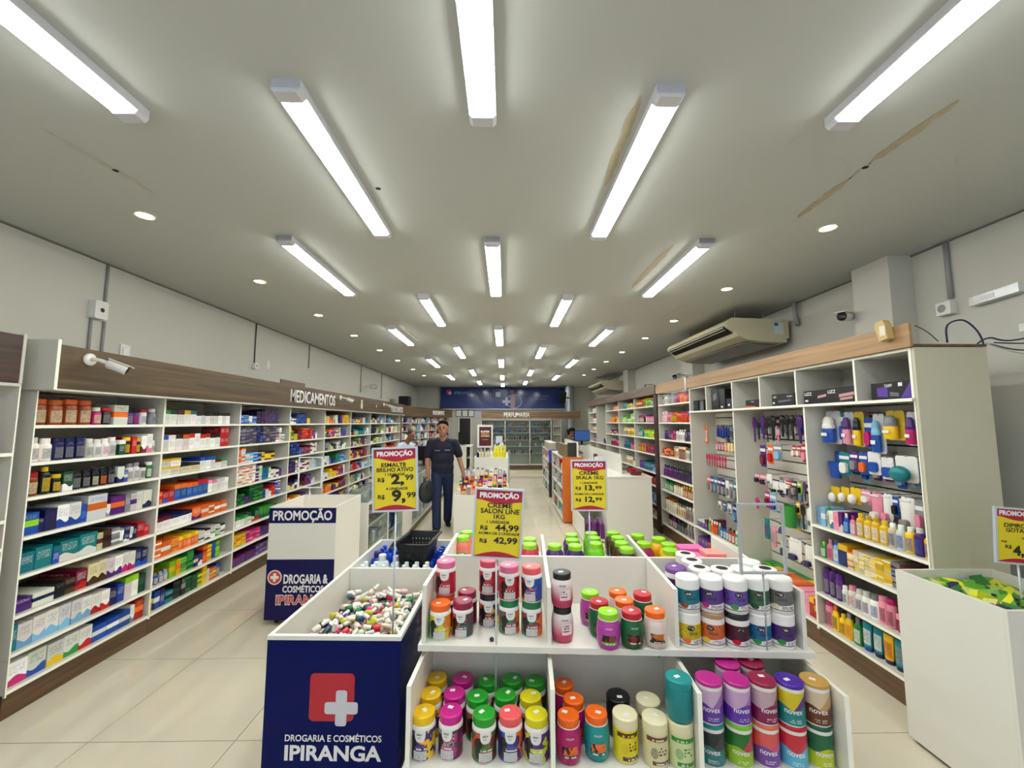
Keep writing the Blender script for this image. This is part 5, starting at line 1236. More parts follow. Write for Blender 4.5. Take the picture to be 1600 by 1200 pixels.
# bottles on the gondolas
rg = random.Random(11)
PALG = ['M', 'R', 'O', 'Y', 'P', 'J', 'V', 'W', 'K', 'G', 'C', 'S']
for j in range(1, 7): bx('riser', M_WHITE, g2, .03, .02 + .16 * j - .02, .606, .83, .02 + .16 * j + .138, .606 + .028 * j)
for j in range(7):
    for i in range(10):
        x = -.735 + .080 * i + rg.uniform(-.004, .004); y = 6.565 + .16 * j + rg.uniform(-.01, .01)
        c = rg.choice(PALG if j < 5 else ['W', 'W', 'S', 'L', 'C', 'W']); cp = rg.choice(['W', 'K', 'M', 'Y', 'R'] if j < 5 else ['W', 'W', 'S'])
        kind = rg.choice(['shampoo', 'tub', 'jar', 'pill', 'can'] if j < 5 else ['pill', 'shampoo'])
        hh = rg.uniform(.10, .16) if j < 5 else rg.uniform(.15, .18)
        bottle(kind, 'cosmetic_bottle', '%s cosmetic bottle, %s row, %s along, on the crowded white gondola' % (CNAME[c], ORD[j + 1], ORD[i + 1]), 'bottle', 'bottles on the crowded gondola', (x, y, .6065 + .028 * j), 0, .066, .055, hh, COL[c], COL[cp], rg.choice([COL['W'], COL[c], COL['Y'], COL['J']]))
for i in range(9):
    y_ = i >= 5
    bottle('shampoo', 'yellow_bottle' if y_ else 'white_bottle', '%s bottle on the taller white gondola, %s along' % ('bright yellow' if y_ else 'pale', ORD[i + 1]), 'bottle', 'bottles on the taller gondola', (-.55 + .066 * i, 8.30 + .03 * (i % 2), 1.041), 0, .06, .05, .22 if y_ else .15 + .02 * (i % 3), (240, 226, 20) if y_ else rg.choice([COL['W'], COL['C'], COL['L'], COL['N']]), (240, 226, 20) if i % 3 == 0 and y_ else (230, 230, 220))
for i in range(6):
    bottle('round', 'yellow_bottle', 'pale yellow bottle with dark cap at the back of the taller gondola, %s along' % ORD[i + 1], 'bottle', 'back bottles on the taller gondola', (-.22 + .04 * i, 8.55 + .06 * i, 1.041), 0, .065, .055, .25 + .02 * (i % 3), rg.choice([(226, 226, 90), (214, 220, 120)]), rg.choice([COL['W'], COL['V'], COL['D']]))
# ================================================================== aisle shelving towards the cash desk
M_ORANGE = mat('orange_panel', (206, 104, 22), .4)
def aisle_shelf(label, x0, x1, y0, y1, h, endm, nshelf=4):
    t = thing('aisle_shelf', label, 'shelf', (x0, y0, 0), 0, 'low shelves along the middle aisle'); W, L = x1 - x0, y1 - y0
    bx('end_panel', endm, t, .0, 0, .02, W, .02, h); bx('end_panel', M_WHITE, t, 0, L - .02, .02, W, L, h); bx('back_panel', M_WHITE, t, W - .015, .021, .02, W, L - .021, h)
    zs = [.06 + (h - .08) * k / nshelf for k in range(nshelf + 1)]
    for z in zs: bx('shelf_board', M_SHELF, t, 0, .021, z - .012, W - .016, L - .021, z + .008)
    n = max(2, int(L / .55))
    for k in range(n + 1): bx('divider', M_SHELF, t, .002, .022 + (L - .056) * k / n, .06, W - .017, .034 + (L - .056) * k / n, h - .02)
    for (x, y) in ((.05, .06), (W - .05, .06), (.05, L - .06), (W - .05, L - .06)): MB().lathe([[(0, 0), (.02, 0)], [(.02, 0), (.02, .02)]], 10).obj('foot', M_BLACK, t, (x, y, .0))
    return t, zs
a1, AZ1 = aisle_shelf('low white aisle shelf with an orange end panel', 1.0, 1.36, 7.3, 8.95, 1.14, M_ORANGE)
MB().prism([(.17, .25), (.23, .25), (.29, .55), (.30, .72), (.27, .78), (.28, .86), (.21, .86), (.22, .78), (.18, .72), (.15, .55)], 'y', -.003, -.0006).obj('bottle_print', mat('print_wine', (110, 24, 30), .4), a1)
bx('end_poster', mat('poster_pale', (196, 200, 190), .5), a1, .15, -.003, .92, .28, -.0008, 1.08)
a2, AZ2 = aisle_shelf('low white aisle shelf with a dark and blue end panel', 1.02, 1.22, 9.75, 11.4, 1.10, mat('dark_end', (24, 24, 40), .35))
bx('blue_top', mat('blue_end', (46, 50, 170), .35), a2, .0, -.003, .80, .2, -.0005, 1.10)
tb = thing('display_carton', 'dark and tan display carton on top of the orange-ended shelf', 'carton', (1.04, 7.32, 1.14))
bx('front', mat('carton_dark', (40, 40, 38), .5), tb, .06, 0, .001, .22, .02, .25); bx('side', mat('carton_tan', (120, 104, 70), .5), tb, 0, .0, .001, .058, .9, .22)
tb = thing('display_carton', 'pale display carton on top of the blue-ended shelf', 'carton', (1.04, 9.8, 1.101))
bx('carton_body', mat('carton_pale', (170, 160, 140), .5), tb, 0, 0, 0, .16, 1.2, .16); bx('carton_lid', M_WHITEP, tb, -.004, -.004, .1605, .164, 1.204, .17)
k_ = 0
for (X_, y0, y1, zs, who) in ((1.07, 7.36, 8.90, AZ1, 'orange-ended'), (1.075, 9.8, 11.35, AZ2, 'blue-ended')):
    for si, z in enumerate(zs[:-1]):
        n = 13
        for i in range(n):
            c = rg.choice('WBKRSNLOJCG'); hh = rg.uniform(.13, .19)
            y = y0 + .04 + (y1 - y0 - .08) * i / (n - 1)
            if min(abs(y - (y0 - .04 + (y1 - y0 + .1) * q / max(2, int((y1 - y0 + .1) / .55)))) for q in range(4)) < .05: continue
            if rg.random() < .5: bottle('shampoo', 'cosmetic_bottle', '%s bottle, %s from camera, %s shelf up, %s aisle shelf' % (CNAME[c], ORD[i + 1], ORD[si + 1], who), 'bottle', 'stock on the low aisle shelves', (X_, y, z + .009), R(-90), .07, .06, hh, COL[c], COL[rg.choice('WKS')], COL[rg.choice('WCL')])
            else: carton('cosmetic_box', '%s box, %s from camera, %s shelf up, %s aisle shelf' % (CNAME[c], ORD[i + 1], ORD[si + 1], who), 'box', (X_, y, z + .009), (0, 0, R(-90)), (.085, .08, hh), COL[c], COL[rg.choice('WKS')], COL['W'], group='stock on the low aisle shelves')
# cash desk
cd = thing('cash_desk', 'white cash desk with a blank front behind the gondola', 'desk', (1.49, 6.10, 0))
bx('front_panel', M_WHITE, cd, 0, 0, .001, .66, .02, .935); bx('desk_top', M_WHITE, cd, -.01, -.01, .936, .67, 2.9, .955); bx('side_panel', M_WHITE, cd, 0, .021, .001, .02, 2.88, .935); bx('side_panel', M_WHITE, cd, .64, .021, .001, .66, 2.88, .935)
def screen_panel(label, x, y0, y1, z0, z1, cut):
    pts = [(0, 0), (y1 - y0, 0), (y1 - y0, z1 - z0), (.10, z1 - z0), (.03, z1 - z0 - .03), (0, z1 - z0 - .10)]
    return tag(MB().prism(pts, 'x', 0, .018).obj('desk_screen', M_WHITE, None, (x, y0, z0)), label, 'screen')
screen_panel('long white privacy screen on the cash desk', 1.80, 6.45, 9.0, .956, 1.25, 0)
ch = thing('cash_booth', 'white booth panel around the seated cashier', 'screen', (1.37, 7.85, 0))
MB().prism([(0, .0), (1.7, .0), (1.7, 1.375), (.10, 1.375), (.03, 1.345), (0, 1.27)], 'x', 0, .018).obj('panel', M_WHITE, ch); bx('counter_board', M_WHITE, ch, .019, .3, .95, .11, 1.6, .968)
pu = thing('low_stand', 'low white stand with purple bottles beside the cash desk', 'display stand', (1.14, 6.14, 0))
bx('base_board', M_WHITE, pu, 0, 0, .02, .33, 1.0, .04); bx('side_panel', M_WHITE, pu, 0, .0, .041, .015, 1.0, .34); bx('shelf_board', M_WHITE, pu, .016, .3, .40, .33, 1.0, .416); bx('back_panel', M_WHITE, pu, .016, .985, .041, .33, 1.0, .8); bx('foot', M_BLACK, pu, .02, .05, .001, .3, .9, .0195)
for i in range(5):
    bottle('round', 'purple_bottle', 'purple bottle on the low stand beside the cash desk, %s along' % ORD[i + 1], 'bottle', 'purple bottles on the low stand', (1.215 + .056 * i, 6.22 + .05 * (i % 2), .041), 0, .058, .058, .27 + .02 * (i % 2), (110, 30, 120), (150, 70, 160))
for i in range(7):
    c = 'JPWPLVW'[i]
    carton('counter_box', '%s box on the cash desk top, %s along' % (CNAME[c], ORD[i + 1]), 'box', (1.56 + .03 * i % .2, 6.75 + .22 * i, .956), (0, 0, R(15 * i)), (.12, .07, .10 + .05 * (i % 3)), COL[c], COL['W'], COL['S'], group='boxes on the cash desk')
monitor('computer_monitor', 'lit blue computer screen beside the cashier', (2.02, 10.9, 1.16), R(12), .44, .28, M_SCREEN)
tag(bx('monitor_riser', M_WHITE, None, 1.93, 10.75, .001, 2.25, 11.1, 1.158), 'white riser under the lit computer screen', 'riser')
for i, (x, y, w, c) in enumerate(((1.98, 6.3, .16, 'V'), (2.02, 6.62, .14, 'R'), (1.97, 6.95, .15, 'S'))):
    o = tag(MB().lathe([[(0, 0), (.5, 0)], [(.5, 0), (.6, .9)], [(.6, .9), (.55, .9), (.46, .1), (0, .1)]], 18).obj('small_basket', M_C1, None, (x, y, .9555)), '%s small round basket on the cash desk beyond the screen, %s along' % (CNAME[c], ORD[i + 1]), 'basket', 'small baskets on the cash desk'); o.scale = (w, w, .07); setcols(o, COL[c])

# ================================================================== people
def remeshed(name, parts, voxel, m, smooth=4):
    """union of tapered limbs and ellipsoids melted into one continuous surface"""
    mb = MB()
    for p in parts:
        if p[0] == 'e': mb.ellipsoid(p[1], p[2], 16, 10, rot=p[3] if len(p) > 3 else None)
        else:
            path = [Vector(q) for q in p[1]]; rad = p[2]
            mb.tube(path, rad, 14)
            for q, r in zip(path, rad): mb.ellipsoid(q, (r, r, r), 12, 8)
    me = mb.mesh(name, m); fix_normals(me)
    ob = bpy.data.objects.new(name, me); COLL.objects.link(ob)
    rm = ob.modifiers.new('melt', 'REMESH'); rm.mode = 'VOXEL'; rm.voxel_size = voxel; rm.use_smooth_shade = True
    sm = ob.modifiers.new('soft', 'SMOOTH'); sm.iterations = smooth; sm.factor = .5
    bpy.context.view_layer.update()
    out = bpy.data.meshes.new_from_object(ob.evaluated_get(bpy.context.evaluated_depsgraph_get()))
    bpy.data.objects.remove(ob)
    out.materials.clear(); out.materials.append(m)
    for p in out.polygons: p.use_smooth = True
    return out
SKIN1 = mat('skin_tan', (158, 110, 84), .55); SKIN2 = mat('skin_brown', (150, 98, 72), .5); SKIN3 = mat('skin_warm', (140, 92, 70), .5)
HAIRK = mat('hair_black', (14, 10, 9), .75, noise=.3, nscale=90, spec=.2); TEEN = mat('navy_shirt', (11, 13, 40), .8, noise=.12, nscale=14); JEAN = mat('blue_jeans', (17, 32, 68), .8, noise=.2, nscale=25); SHOEK = mat('shoe_black', (18, 18, 20), .5); SHOEW = mat('shoe_sole', (190, 188, 184), .5)
def hand(c, down, fwd, s):
    """palm plus five fingers curling forward; s = thumb side (+1/-1 along x)"""
    c = Vector(c); d = Vector(down); f = Vector(fwd); side = d.cross(f).normalized()
    P = [('t', [c, c + d * .05], [.024, .030]), ('t', [c + d * .045, c + d * .085], [.030, .026])]
    for k, (o, l) in enumerate(((-.026, .060), (-.009, .070), (.009, .068), (.025, .054))):
        b = c + d * .085 + side * o
        P.append(('t', [b, b + d * l * .5 + f * .006, b + d * l * .75 + f * .028, b + d * l * .62 + f * .048], [.0095, .009, .0085, .0075]))
    t0 = c + d * .035 + f * .02 + side * (s * .012)
    P.append(('t', [t0, t0 + d * .035 + f * .022, t0 + d * .065 + f * .030], [.011, .010, .008]))
    return P
def head(cx, cy, zc, s=1.0, yaw=0.0, pitch=0.0):
    """zc: centre of head; faces -Y before yaw"""
    rot = Matrix.Rotation(yaw, 3, 'Z') @ Matrix.Rotation(pitch, 3, 'X'); c = Vector((cx, cy, zc))
    def q(x, y, z): return c + rot @ Vector((x * s, y * s, z * s))
    E_ = lambda p, r: ('e', p, tuple(k * s for k in r), rot)
    return [E_(q(0, .01, .025), (.075, .092, .095)), E_(q(0, -.02, -.045), (.058, .066, .070)), E_(q(0, -.055, -.085), (.030, .026, .022)), E_(q(0, -.098, -.015), (.012, .018, .020)), E_(q(0, -.090, .008), (.009, .012, .022)),
            E_(q(-.076, .012, -.005), (.010, .018, .030)), E_(q(.076, .012, -.005), (.010, .018, .030)), E_(q(0, -.080, -.055), (.024, .014, .010))], q, rot
def face_bits(par, q, rot, s, hairm):
    def el(name, m, pts):
        mb = MB()
        for p, r in pts: mb.ellipsoid(p, r, 10, 6, rot=rot)
        return mb.obj(name, m, par, fix=False)
    el('eyes', mat('eye_dark', (40, 26, 22), .3), [(q(-.030, -.079, .006), (.011, .006, .005)), (q(.030, -.079, .006), (.011, .006, .005))])
    el('eyebrows', hairm, [(q(-.030, -.084, .026), (.019, .006, .0045)), (q(.030, -.084, .026), (.019, .006, .0045))])
    el('mouth', mat('lips', (136, 78, 70), .5), [(q(0, -.0905, -.055), (.022, .006, .006))])
def hair_mesh(q, rot, s, long=False):
    P = [('e', q(0, .022, .045), (.083 * s, .094 * s, .090 * s), rot), ('e', q(0, -.035, .092), (.068 * s, .050 * s, .030 * s), rot)]
    if long: P += [('e', q(0, .085, -.01), (.075 * s, .045 * s, .10 * s), rot), ('e', q(0, .13, .03), (.045 * s, .045 * s, .05 * s), rot)]
    return P
# --- walking man in navy shirt: local frame at his feet, facing -Y
mn = thing('person', 'man walking in navy t-shirt and jeans carrying black bags', 'person', (-1.06, 7.0, 0), R(6))
hd_parts, hq, hrot = head(0.0, -.03, 1.645, 1.14, yaw=R(-8))
neck = [('t', [(0, .02, 1.42), (0, .005, 1.50), (0, -.01, 1.57)], [.066, .060, .060])]
armL = [('t', [(-.195, .02, 1.40), (-.245, .03, 1.16), (-.25, -.01, 1.08), (-.232, -.08, .91), (-.228, -.09, .87)], [.058, .047, .044, .035, .029])] + hand((-.228, -.09, .87), (0, -.05, -1), (0, -1, 0), 1)
armR = [('t', [(.195, .02, 1.40), (.265, .06, 1.19), (.29, .05, 1.10), (.345, .0, .93), (.352, -.01, .88)], [.058, .047, .044, .035, .029])] + hand((.352, -.01, .88), (.05, -.05, -1), (0, -1, 0), -1)
legs = [('t', [(-.085, .01, .90), (-.085, -.09, .52), (-.07, -.17, .09)], [.085, .055, .04]), ('t', [(.085, .02, .90), (.10, .08, .52), (.09, .19, .12)], [.085, .055, .04])]
torso = [('e', (0, .02, 1.28), (.165, .10, .17)), ('e', (0, .01, 1.03), (.15, .105, .18)), ('t', [(-.16, .02, 1.405), (0, .02, 1.43), (.16, .02, 1.405)], [.05, .06, .05])]
body = link('body', remeshed('body', hd_parts + neck + armL + armR + legs + torso, .0075, SKIN1, 3), mn)
link('t_shirt', remeshed('t_shirt', [('e', (0, .02, 1.30), (.205, .122, .16)), ('e', (0, .015, 1.14), (.196, .122, .22)), ('e', (0, .012, 1.00), (.194, .124, .16)), ('e', (0, .012, .93), (.190, .126, .085)), ('t', [(-.18, .02, 1.402), (0, .022, 1.43), (.18, .02, 1.402)], [.062, .070, .062]),
      ('t', [(-.195, .02, 1.40), (-.236, .027, 1.27), (-.250, .03, 1.20)], [.074, .074, .070]), ('t', [(.195, .02, 1.40), (.245, .045, 1.28), (.268, .058, 1.21)], [.074, .074, .070])], .010, TEEN, 3), mn).scale = (1, .95, 1)
link('jeans', remeshed('jeans', [('e', (0, .01, .90), (.165, .112, .12)), ('t', [(-.085, .01, .88), (-.086, -.04, .70), (-.084, -.09, .48), (-.07, -.172, .07)], [.106, .092, .078, .072]), ('t', [(.085, .02, .88), (.095, .05, .70), (.10, .09, .48), (.09, .195, .11)], [.106, .092, .078, .070])], .010, JEAN, 3), mn)
for (nm, x, y, z, tilt) in (('l', -.07, -.185, 0, 0), ('r', .09, .185, .03, R(14))):
    sh = MB(); sh.ellipsoid((0, -.075, .038), (.046, .105, .036)); sh.ellipsoid((0, .02, .055), (.042, .055, .054))
    so_ = sh.obj('shoe', SHOEK, mn, (x, y, z), (tilt, 0, R(-14 if x < 0 else 10))); MB().prism([(-.046, -.13), (-.03, -.178), (.03, -.178), (.046, -.13), (.044, .05), (.03, .08), (-.03, .08), (-.044, .05)], 'z', .0005, .02).obj('sole', SHOEW, so_)
link('hair', remeshed('hair', [('e', hq(0, .022, .056), (.091, .104, .088), hrot), ('e', hq(.01, -.04, .102), (.070, .052, .030), hrot), ('e', hq(0, .06, .01), (.082, .06, .08), hrot)], .009, HAIRK, 2), mn); face_bits(mn, hq, hrot, 1.14, HAIRK)
lettering('IPIRANGA', M_LETTERW, mn, (.085, -.120, 1.285), .014, .085); lettering('DROGARIA', M_LETTERW, mn, (-.08, -.120, 1.28), .012, .085)
# round black bag in his right hand, soft bag in the other
b1 = thing('round_bag', 'round black bag hanging from the walking man, on the counter side', 'bag', (-1.285, 6.86, .435))
def bag_disc():
    mb = MB(); mb.ellipsoid((0, 0, .185), (.150, .075, .188), 24, 14); return mb
bag_disc().obj('bag_body', mat('bag_black', (34, 36, 38), .55, noise=.15, nscale=12), b1, rot=(0, 0, R(38))); MB().tube([(-.05, 0, .352), (-.045, .0, .395), (0, .0, .412), (.045, .0, .395), (.05, .0, .352)], .010, 8).obj('handle', M_BLACK, b1, rot=(0, 0, R(38)))
MB().lathe([[(.035, 0), (.02, .012), (0, .014)]], 14).obj('air_vent', M_BLACK, b1, (.03, -.072, .27), (R(78), 0, 0))
b2 = thing('soft_bag', 'limp dark bag in the walking man far hand', 'bag', (-.705, 6.99, .40))
mb = MB(); mb.ellipsoid((0, 0, .19), (.045, .11, .19), 18, 12); mb.obj('bag_body', mat('bag_dark', (30, 26, 28), .6, noise=.2, nscale=10), b2); MB().tube([(0, -.05, .38), (0, -.02, .435), (0, .02, .435), (0, .05, .38)], .010, 8).obj('handle', M_BLACK, b2)
# --- pharmacist in white behind the counter, head bowed, facing +X
m2 = thing('person', 'man in white shirt bowing his head behind the glass counter', 'person', (-2.18, 9.0, 0), R(62))
hp, q2_, r2_ = head(0, -.17, 1.47, 1.0, pitch=R(24))
link('body', remeshed('body', hp + [('t', [(0, -.02, 1.27), (0, -.09, 1.36), (0, -.13, 1.42)], [.06, .055, .055]), ('e', (0, .02, 1.1), (.16, .11, .2)), ('t', [(-.18, 0, 1.24), (-.23, -.05, 1.02), (-.17, -.26, .95), (-.15, -.32, .95)], [.05, .042, .032, .026]), ('t', [(.18, 0, 1.24), (.23, -.05, 1.02), (.17, -.26, .95), (.15, -.32, .95)], [.05, .042, .032, .026]), ('t', [(-.09, .05, .9), (-.09, .05, .05)], [.085, .04]), ('t', [(.09, .05, .9), (.09, .05, .05)], [.085, .04])]
     + hand((-.15, -.31, .955), (0, -1, -.1), (0, 0, -1), 1) + hand((.15, -.31, .955), (0, -1, -.1), (0, 0, -1), -1), .009, SKIN2, 3), m2)
link('shirt', remeshed('shirt', [('e', (0, .02, 1.08), (.195, .135, .24)), ('t', [(-.17, 0, 1.245), (0, -.02, 1.27), (.17, 0, 1.245)], [.07, .075, .07]), ('t', [(-.19, 0, 1.23), (-.235, -.05, 1.02), (-.18, -.22, .955)], [.068, .058, .045]), ('t', [(.19, 0, 1.23), (.235, -.05, 1.02), (.18, -.22, .955)], [.068, .058, .045])], .012, mat('white_shirt', (206, 216, 236), .7), 3), m2)
link('trousers', remeshed('trousers', [('e', (0, .04, .92), (.16, .12, .1)), ('t', [(-.09, .05, .9), (-.09, .05, .02)], [.10, .07]), ('t', [(.09, .05, .9), (.09, .05, .02)], [.10, .07])], .014, mat('dark_trousers', (36, 38, 48), .8), 3), m2)
link('hair', remeshed('hair', [('e', q2_(0, .026, .050), (.078, .088, .078), r2_)], .010, mat('hair_grey', (74, 58, 50), .7), 2), m2); face_bits(m2, q2_, r2_, 1.0, MATS['hair_grey'])
# --- cashier seated at the screen, dark hair tied back, facing the screen
m3 = thing('person', 'cashier with dark tied-back hair and navy top looking at the blue screen', 'person', (1.74, 11.0, 0), R(58))
hp, q3, r3 = head(0, -.04, 1.49, .95, pitch=R(6))
link('body', remeshed('body', hp + [('t', [(0, .03, 1.28), (0, .01, 1.40)], [.05, .048]), ('e', (0, .04, 1.1), (.14, .10, .2)), ('e', (0, .05, .88), (.16, .13, .12)), ('t', [(-.16, .02, 1.23), (-.20, -.05, 1.02), (-.12, -.24, 1.0)], [.045, .038, .028]), ('t', [(.16, .02, 1.23), (.20, -.05, 1.02), (.12, -.24, 1.0)], [.045, .038, .028]), ('t', [(-.09, .03, .86), (-.10, -.30, .82), (-.10, -.32, .35)], [.08, .06, .04]), ('t', [(.09, .03, .86), (.10, -.30, .82), (.10, -.32, .35)], [.08, .06, .04])] + hand((-.12, -.24, 1.0), (0, -1, -.1), (0, 0, -1), 1) + hand((.12, -.24, 1.0), (0, -1, -.1), (0, 0, -1), -1), .010, SKIN3, 3), m3)
link('top', remeshed('top', [('e', (0, .04, 1.08), (.17, .125, .23)), ('t', [(-.15, .02, 1.24), (.15, .02, 1.24)], [.062, .062]), ('t', [(-.165, .02, 1.22), (-.20, -.03, 1.06)], [.06, .055]), ('t', [(.165, .02, 1.22), (.20, -.03, 1.06)], [.06, .055])], .013, TEEN, 3), m3)
link('trousers', remeshed('trousers', [('e', (0, .05, .86), (.175, .14, .11)), ('t', [(-.09, .03, .85), (-.10, -.30, .82), (-.10, -.32, .3)], [.09, .075, .06]), ('t', [(.09, .03, .85), (.10, -.30, .82), (.10, -.32, .3)], [.09, .075, .06])], .014, JEAN, 3), m3)
link('hair', remeshed('hair', hair_mesh(q3, r3, .95, True), .010, HAIRK, 2), m3); face_bits(m3, q3, r3, .95, HAIRK)
stl = thing('stool', 'tall grey stool under the cashier', 'stool', (1.785, 11.03, 0))
MB().lathe([[(0, .70), (.16, .70)], [(.16, .70), (.17, .72), (.16, .745), (0, .75)]], 18).obj('seat', M_GREYP, stl)
MB().lathe([[(.025, .03), (.025, .699)]], 10).obj('post', M_STEEL, stl); MB().lathe([[(0, .001), (.2, .001)], [(.2, .001), (.19, .02), (.03, .035)]], 20).obj('base', M_STEEL, stl)
# ================================================================== shelf stock
# row code: kind colours count pattern / width x height (cm) [s stack]   "_n" leaves n cm free
NOUN = dict(b=('medicine_box', 'box', 'box', 'box'), j=('supplement_jar', 'supplement jar', 'jar', 'jar'), p=('pill_bottle', 'pill bottle', 'bottle', 'pill'), s=('shampoo_bottle', 'shampoo bottle', 'bottle', 'shampoo'),
            y=('lotion_bottle', 'lotion bottle', 'bottle', 'round'), t=('cream_tube', 'cream tube', 'tube', 'tube'), c=('spray_can', 'spray can', 'can', 'can'), k=('cosmetic_tub', 'cosmetic tub', 'tub', 'tub'), f=('cosmetic_box', 'box', 'box', 'box'))
TOK = re.compile(r'([a-z])([A-Z]{1,3})(\d+)([twmn]?)/([\d.]+)x([\d.]+)([twmn]?)(?:s(\d+))?$')
SHN = ['top shelf', 'second shelf down', 'third shelf down', 'fourth shelf down', 'fifth shelf down', 'sixth shelf down', 'seventh shelf down', 'bottom shelf']
ITEMS = []
rs = random.Random(99)
def row(code, place, shelf, y0, y1, z, xf, front, group, depth=.24, from_cam=True, inset=.03, rev=False):
    toks = []
    for w in code.split():
        if w[0] == '_': toks.append((None, float(w[1:]) / 100)); continue
        m = TOK.match(w)
        k, cs, n, pat, ww, hh, pat2, st = m.groups(); pat = pat or pat2
        for _ in range(int(n)): toks.append((k, float(ww) / 100, float(hh) / 100, cs, pat, int(st or 1)))
    if rev: toks = toks[::-1]
    tot = sum(t[1] for t in toks); room = y1 - y0 - .03
    sc_ = min(1.0, room / tot)
    y = y0 + .015; n = 0
    lst = []
    for t in toks:
        w = t[1] * sc_
        if t[0]: n += 1; lst.append((n, y + w / 2, w, t))
        y += w
    for (n, yc, w, (k, _, h, cs, pat, st)) in lst:
        name, noun, cat, shape = NOUN[k]
        c1 = cs[0]; c2 = cs[1] if len(cs) > 1 else cs[0]; c3 = cs[2] if len(cs) > 2 else ('N' if c1 in 'WCYL' else 'W')
        wd = w * (.965 if shape == 'box' else .96)
        dd = (min(depth, .26) if shape == 'box' else (wd * .62 if shape in ('shampoo', 'tube') else wd))
        for lev in range(st):
            hh = h * (rs.uniform(.985, 1.0) if st > 1 else rs.uniform(.96, 1.03))
            if st > 1: hh = h
            x = xf - front * (inset + dd / 2 + rs.uniform(0, .006))
            cn = CNAME[c1] + (' and ' + CNAME[c2] if c2 != c1 else '')
            lv = '' if st == 1 else ', %s up' % ORD[lev + 1]
            lab = '%s %s%s, %s along, %s, %s' % (cn, noun, lv, ORD[n] if n < len(ORD) else '%dth' % n, shelf, place)
            ITEMS.append(dict(name=name, noun=noun, cat=cat, shape=shape, p=(x, yc + rs.uniform(-.0015, .0015), z + .0006 + lev * (h + .0006)), rz=R(90) * front, w=wd, d=dd, h=hh, c=(c1, c2, c3), pat=pat or rs.choice('twmn'), lab=lab, group=group))
L1 = ["jAOC4/10.5x17 pMWC1/7.5x13 jKRS1/8x13 bWOV1/13x15m jPKS1/6.5x12 jPKM1/6.5x12 jWRS1/7x12.5 _3 pSWS1/7.5x13",
      "pWWS2/9.5x15 jNNS3/9x14.5 pWWS1/8x13.5 pWWS1/7.5x12.5 pWWJ1/7.5x13 pWWS1/8x14 bDWW1/7x11t jKYY1/7x13.5 bRRW1/5.5x14n jKYY1/6x12 bWVJ1/6.5x14w bWJV1/7x15w pWWS1/4.5x10",
      "jARC1/11x15 yKYY1/7.5x18 jKYY1/7x12 bDWW1/8x13w jKKS1/8.5x13.5 jKKS1/7.5x12.5 jKKC1/7x12.5 jKKO1/7x12 jKKS1/7.5x13 bWNW1/7x12w bBWW1/4x9 pWSS1/7x13.5 pWSS1/7x14 jWKH1/7x12 jGWW1/7x13",
      "bBII1/10x13m bNNW1/3.5x9 bNNP1/8x14n bWBP1/8.5x15w bWBP1/8.5x15w bBBL1/5x12 bWOB1/16x17m bWSG1/3x9 bPOM1/13x13.5m bSSW1/5x13n bWPP1/6x13.5m bWKS1/6.5x14 bWNC1/9x14w",
      "bTBW1/11x12n bTBW1/12x13n bBTW1/5x11 bTWW1/15x13w bTWW1/15x14w bCHH1/5x12 bHKA1/8x13m bSWS1/8x6.2ms2 bWSW1/4x5.5s2 bNWW1/6x6s2 bWNW1/3.5x5s2 bNNW1/4x10 bRVW1/8x12n bRRW1/6x8n",
      "bPPW1/13x7.5m bWNC1/16x8m bKKS1/8x9m bHKS1/9x10m bVRW1/10x13 bCHH1/10x15w bCHH1/8x15w bWPP1/8x14w bWPP1/8x14w bWMM1/7x14w bWMM1/7x14w bNBW1/7x13w bNBW1/7x13w",
      "bTTW1/4.5x15n bWLN1/10x15w bWLN1/9.5x15w bWLN1/9.5x15w bWLN1/9x15w bWLN1/9x15w bWLN1/8.5x15w bWRS1/8x14w bWRS1/8x14w bNBW1/7.5x13n bBNW1/7x14n bWIJ1/7.5x16t bWIJ1/7x16t bDKS1/8x14n",
      "bWMP1/12.5x14w bWBN1/12x14w bWYN1/11.5x14w bWGN1/11x14w bWRN1/10x14w bBWN1/12x11m bBWN1/11x11m bBWN1/10x11m bWSS1/4x13 bROY1/9x15m"]
L2 = ["bWGS1t/8x13 bWDS1t/8x12.5 bWVS1t/8x12.5 bWYS1t/7.5x13 bWTS1t/7.5x13 bWKS8t/6x11.5", "bWBS1t/8x14 bWWS1/8x14 bWKS1t/8x14 bWOS1t/8x14 bWRS1t/7x14 bWWS1n/7x14 bWRS2t/7x13.5 bWKS2t/7x13 bRRW2n/6.5x10s2 _4",
      "bWYK2t/12x7s2 bCKN2t/12x8 bWBS3t/7x12 bWVS1t/9x7.5 bWGS1t/9x8 _4", "bORW1/6x10 bRBW1/7x10 bROW1/6x10.5 bBOI4t/7x13.5 bBRI2t/7x14 bWJS2t/6x12 bWWS3t/6x12 _5",
      "bWVS2t/9x10 bWNS2t/10x10 bWNS1t/4x10.5 bOPW1/12x12 bOWR1m/10x12 bOWR1/8.5x5.6s2 bOWR2m/9x11 _6", "bOWR1m/9x4.8s3 bOWR1m/10x12 bOYW1/9x4s3 bOYW5t/5x12 bWKG2/8x5s2 bWGK2/7x5.4s2 bWKI1/7x5s2",
      "yYBS1/5x8 yBSW1/5x9 ySLW2/5x9 bIYG1/7x14 bYOG1/5x14 bGIW1/8x3.4s4 bGDW1/8x3.4s5 bNWS2/6x11 bORY1/6x3.8s4 bYOG1/6x3.8s4 bBLY1/6x3.8s4 bIGW1/6x3.8s4",
      "yYIK1/6x12 bBWN1/6x14m bBNW1/5x15 bTKW1/9x10 bKKT1/9x5s3 bKSW1/5x15 bDGK1/7x4.6s3 bDDG1/8x13 bYGD1/6x4.4s3 bYYD1/6x4.6s4 bWBS1/4x13 bOYW1/10x5.6s2 bSBW1/5x13"]
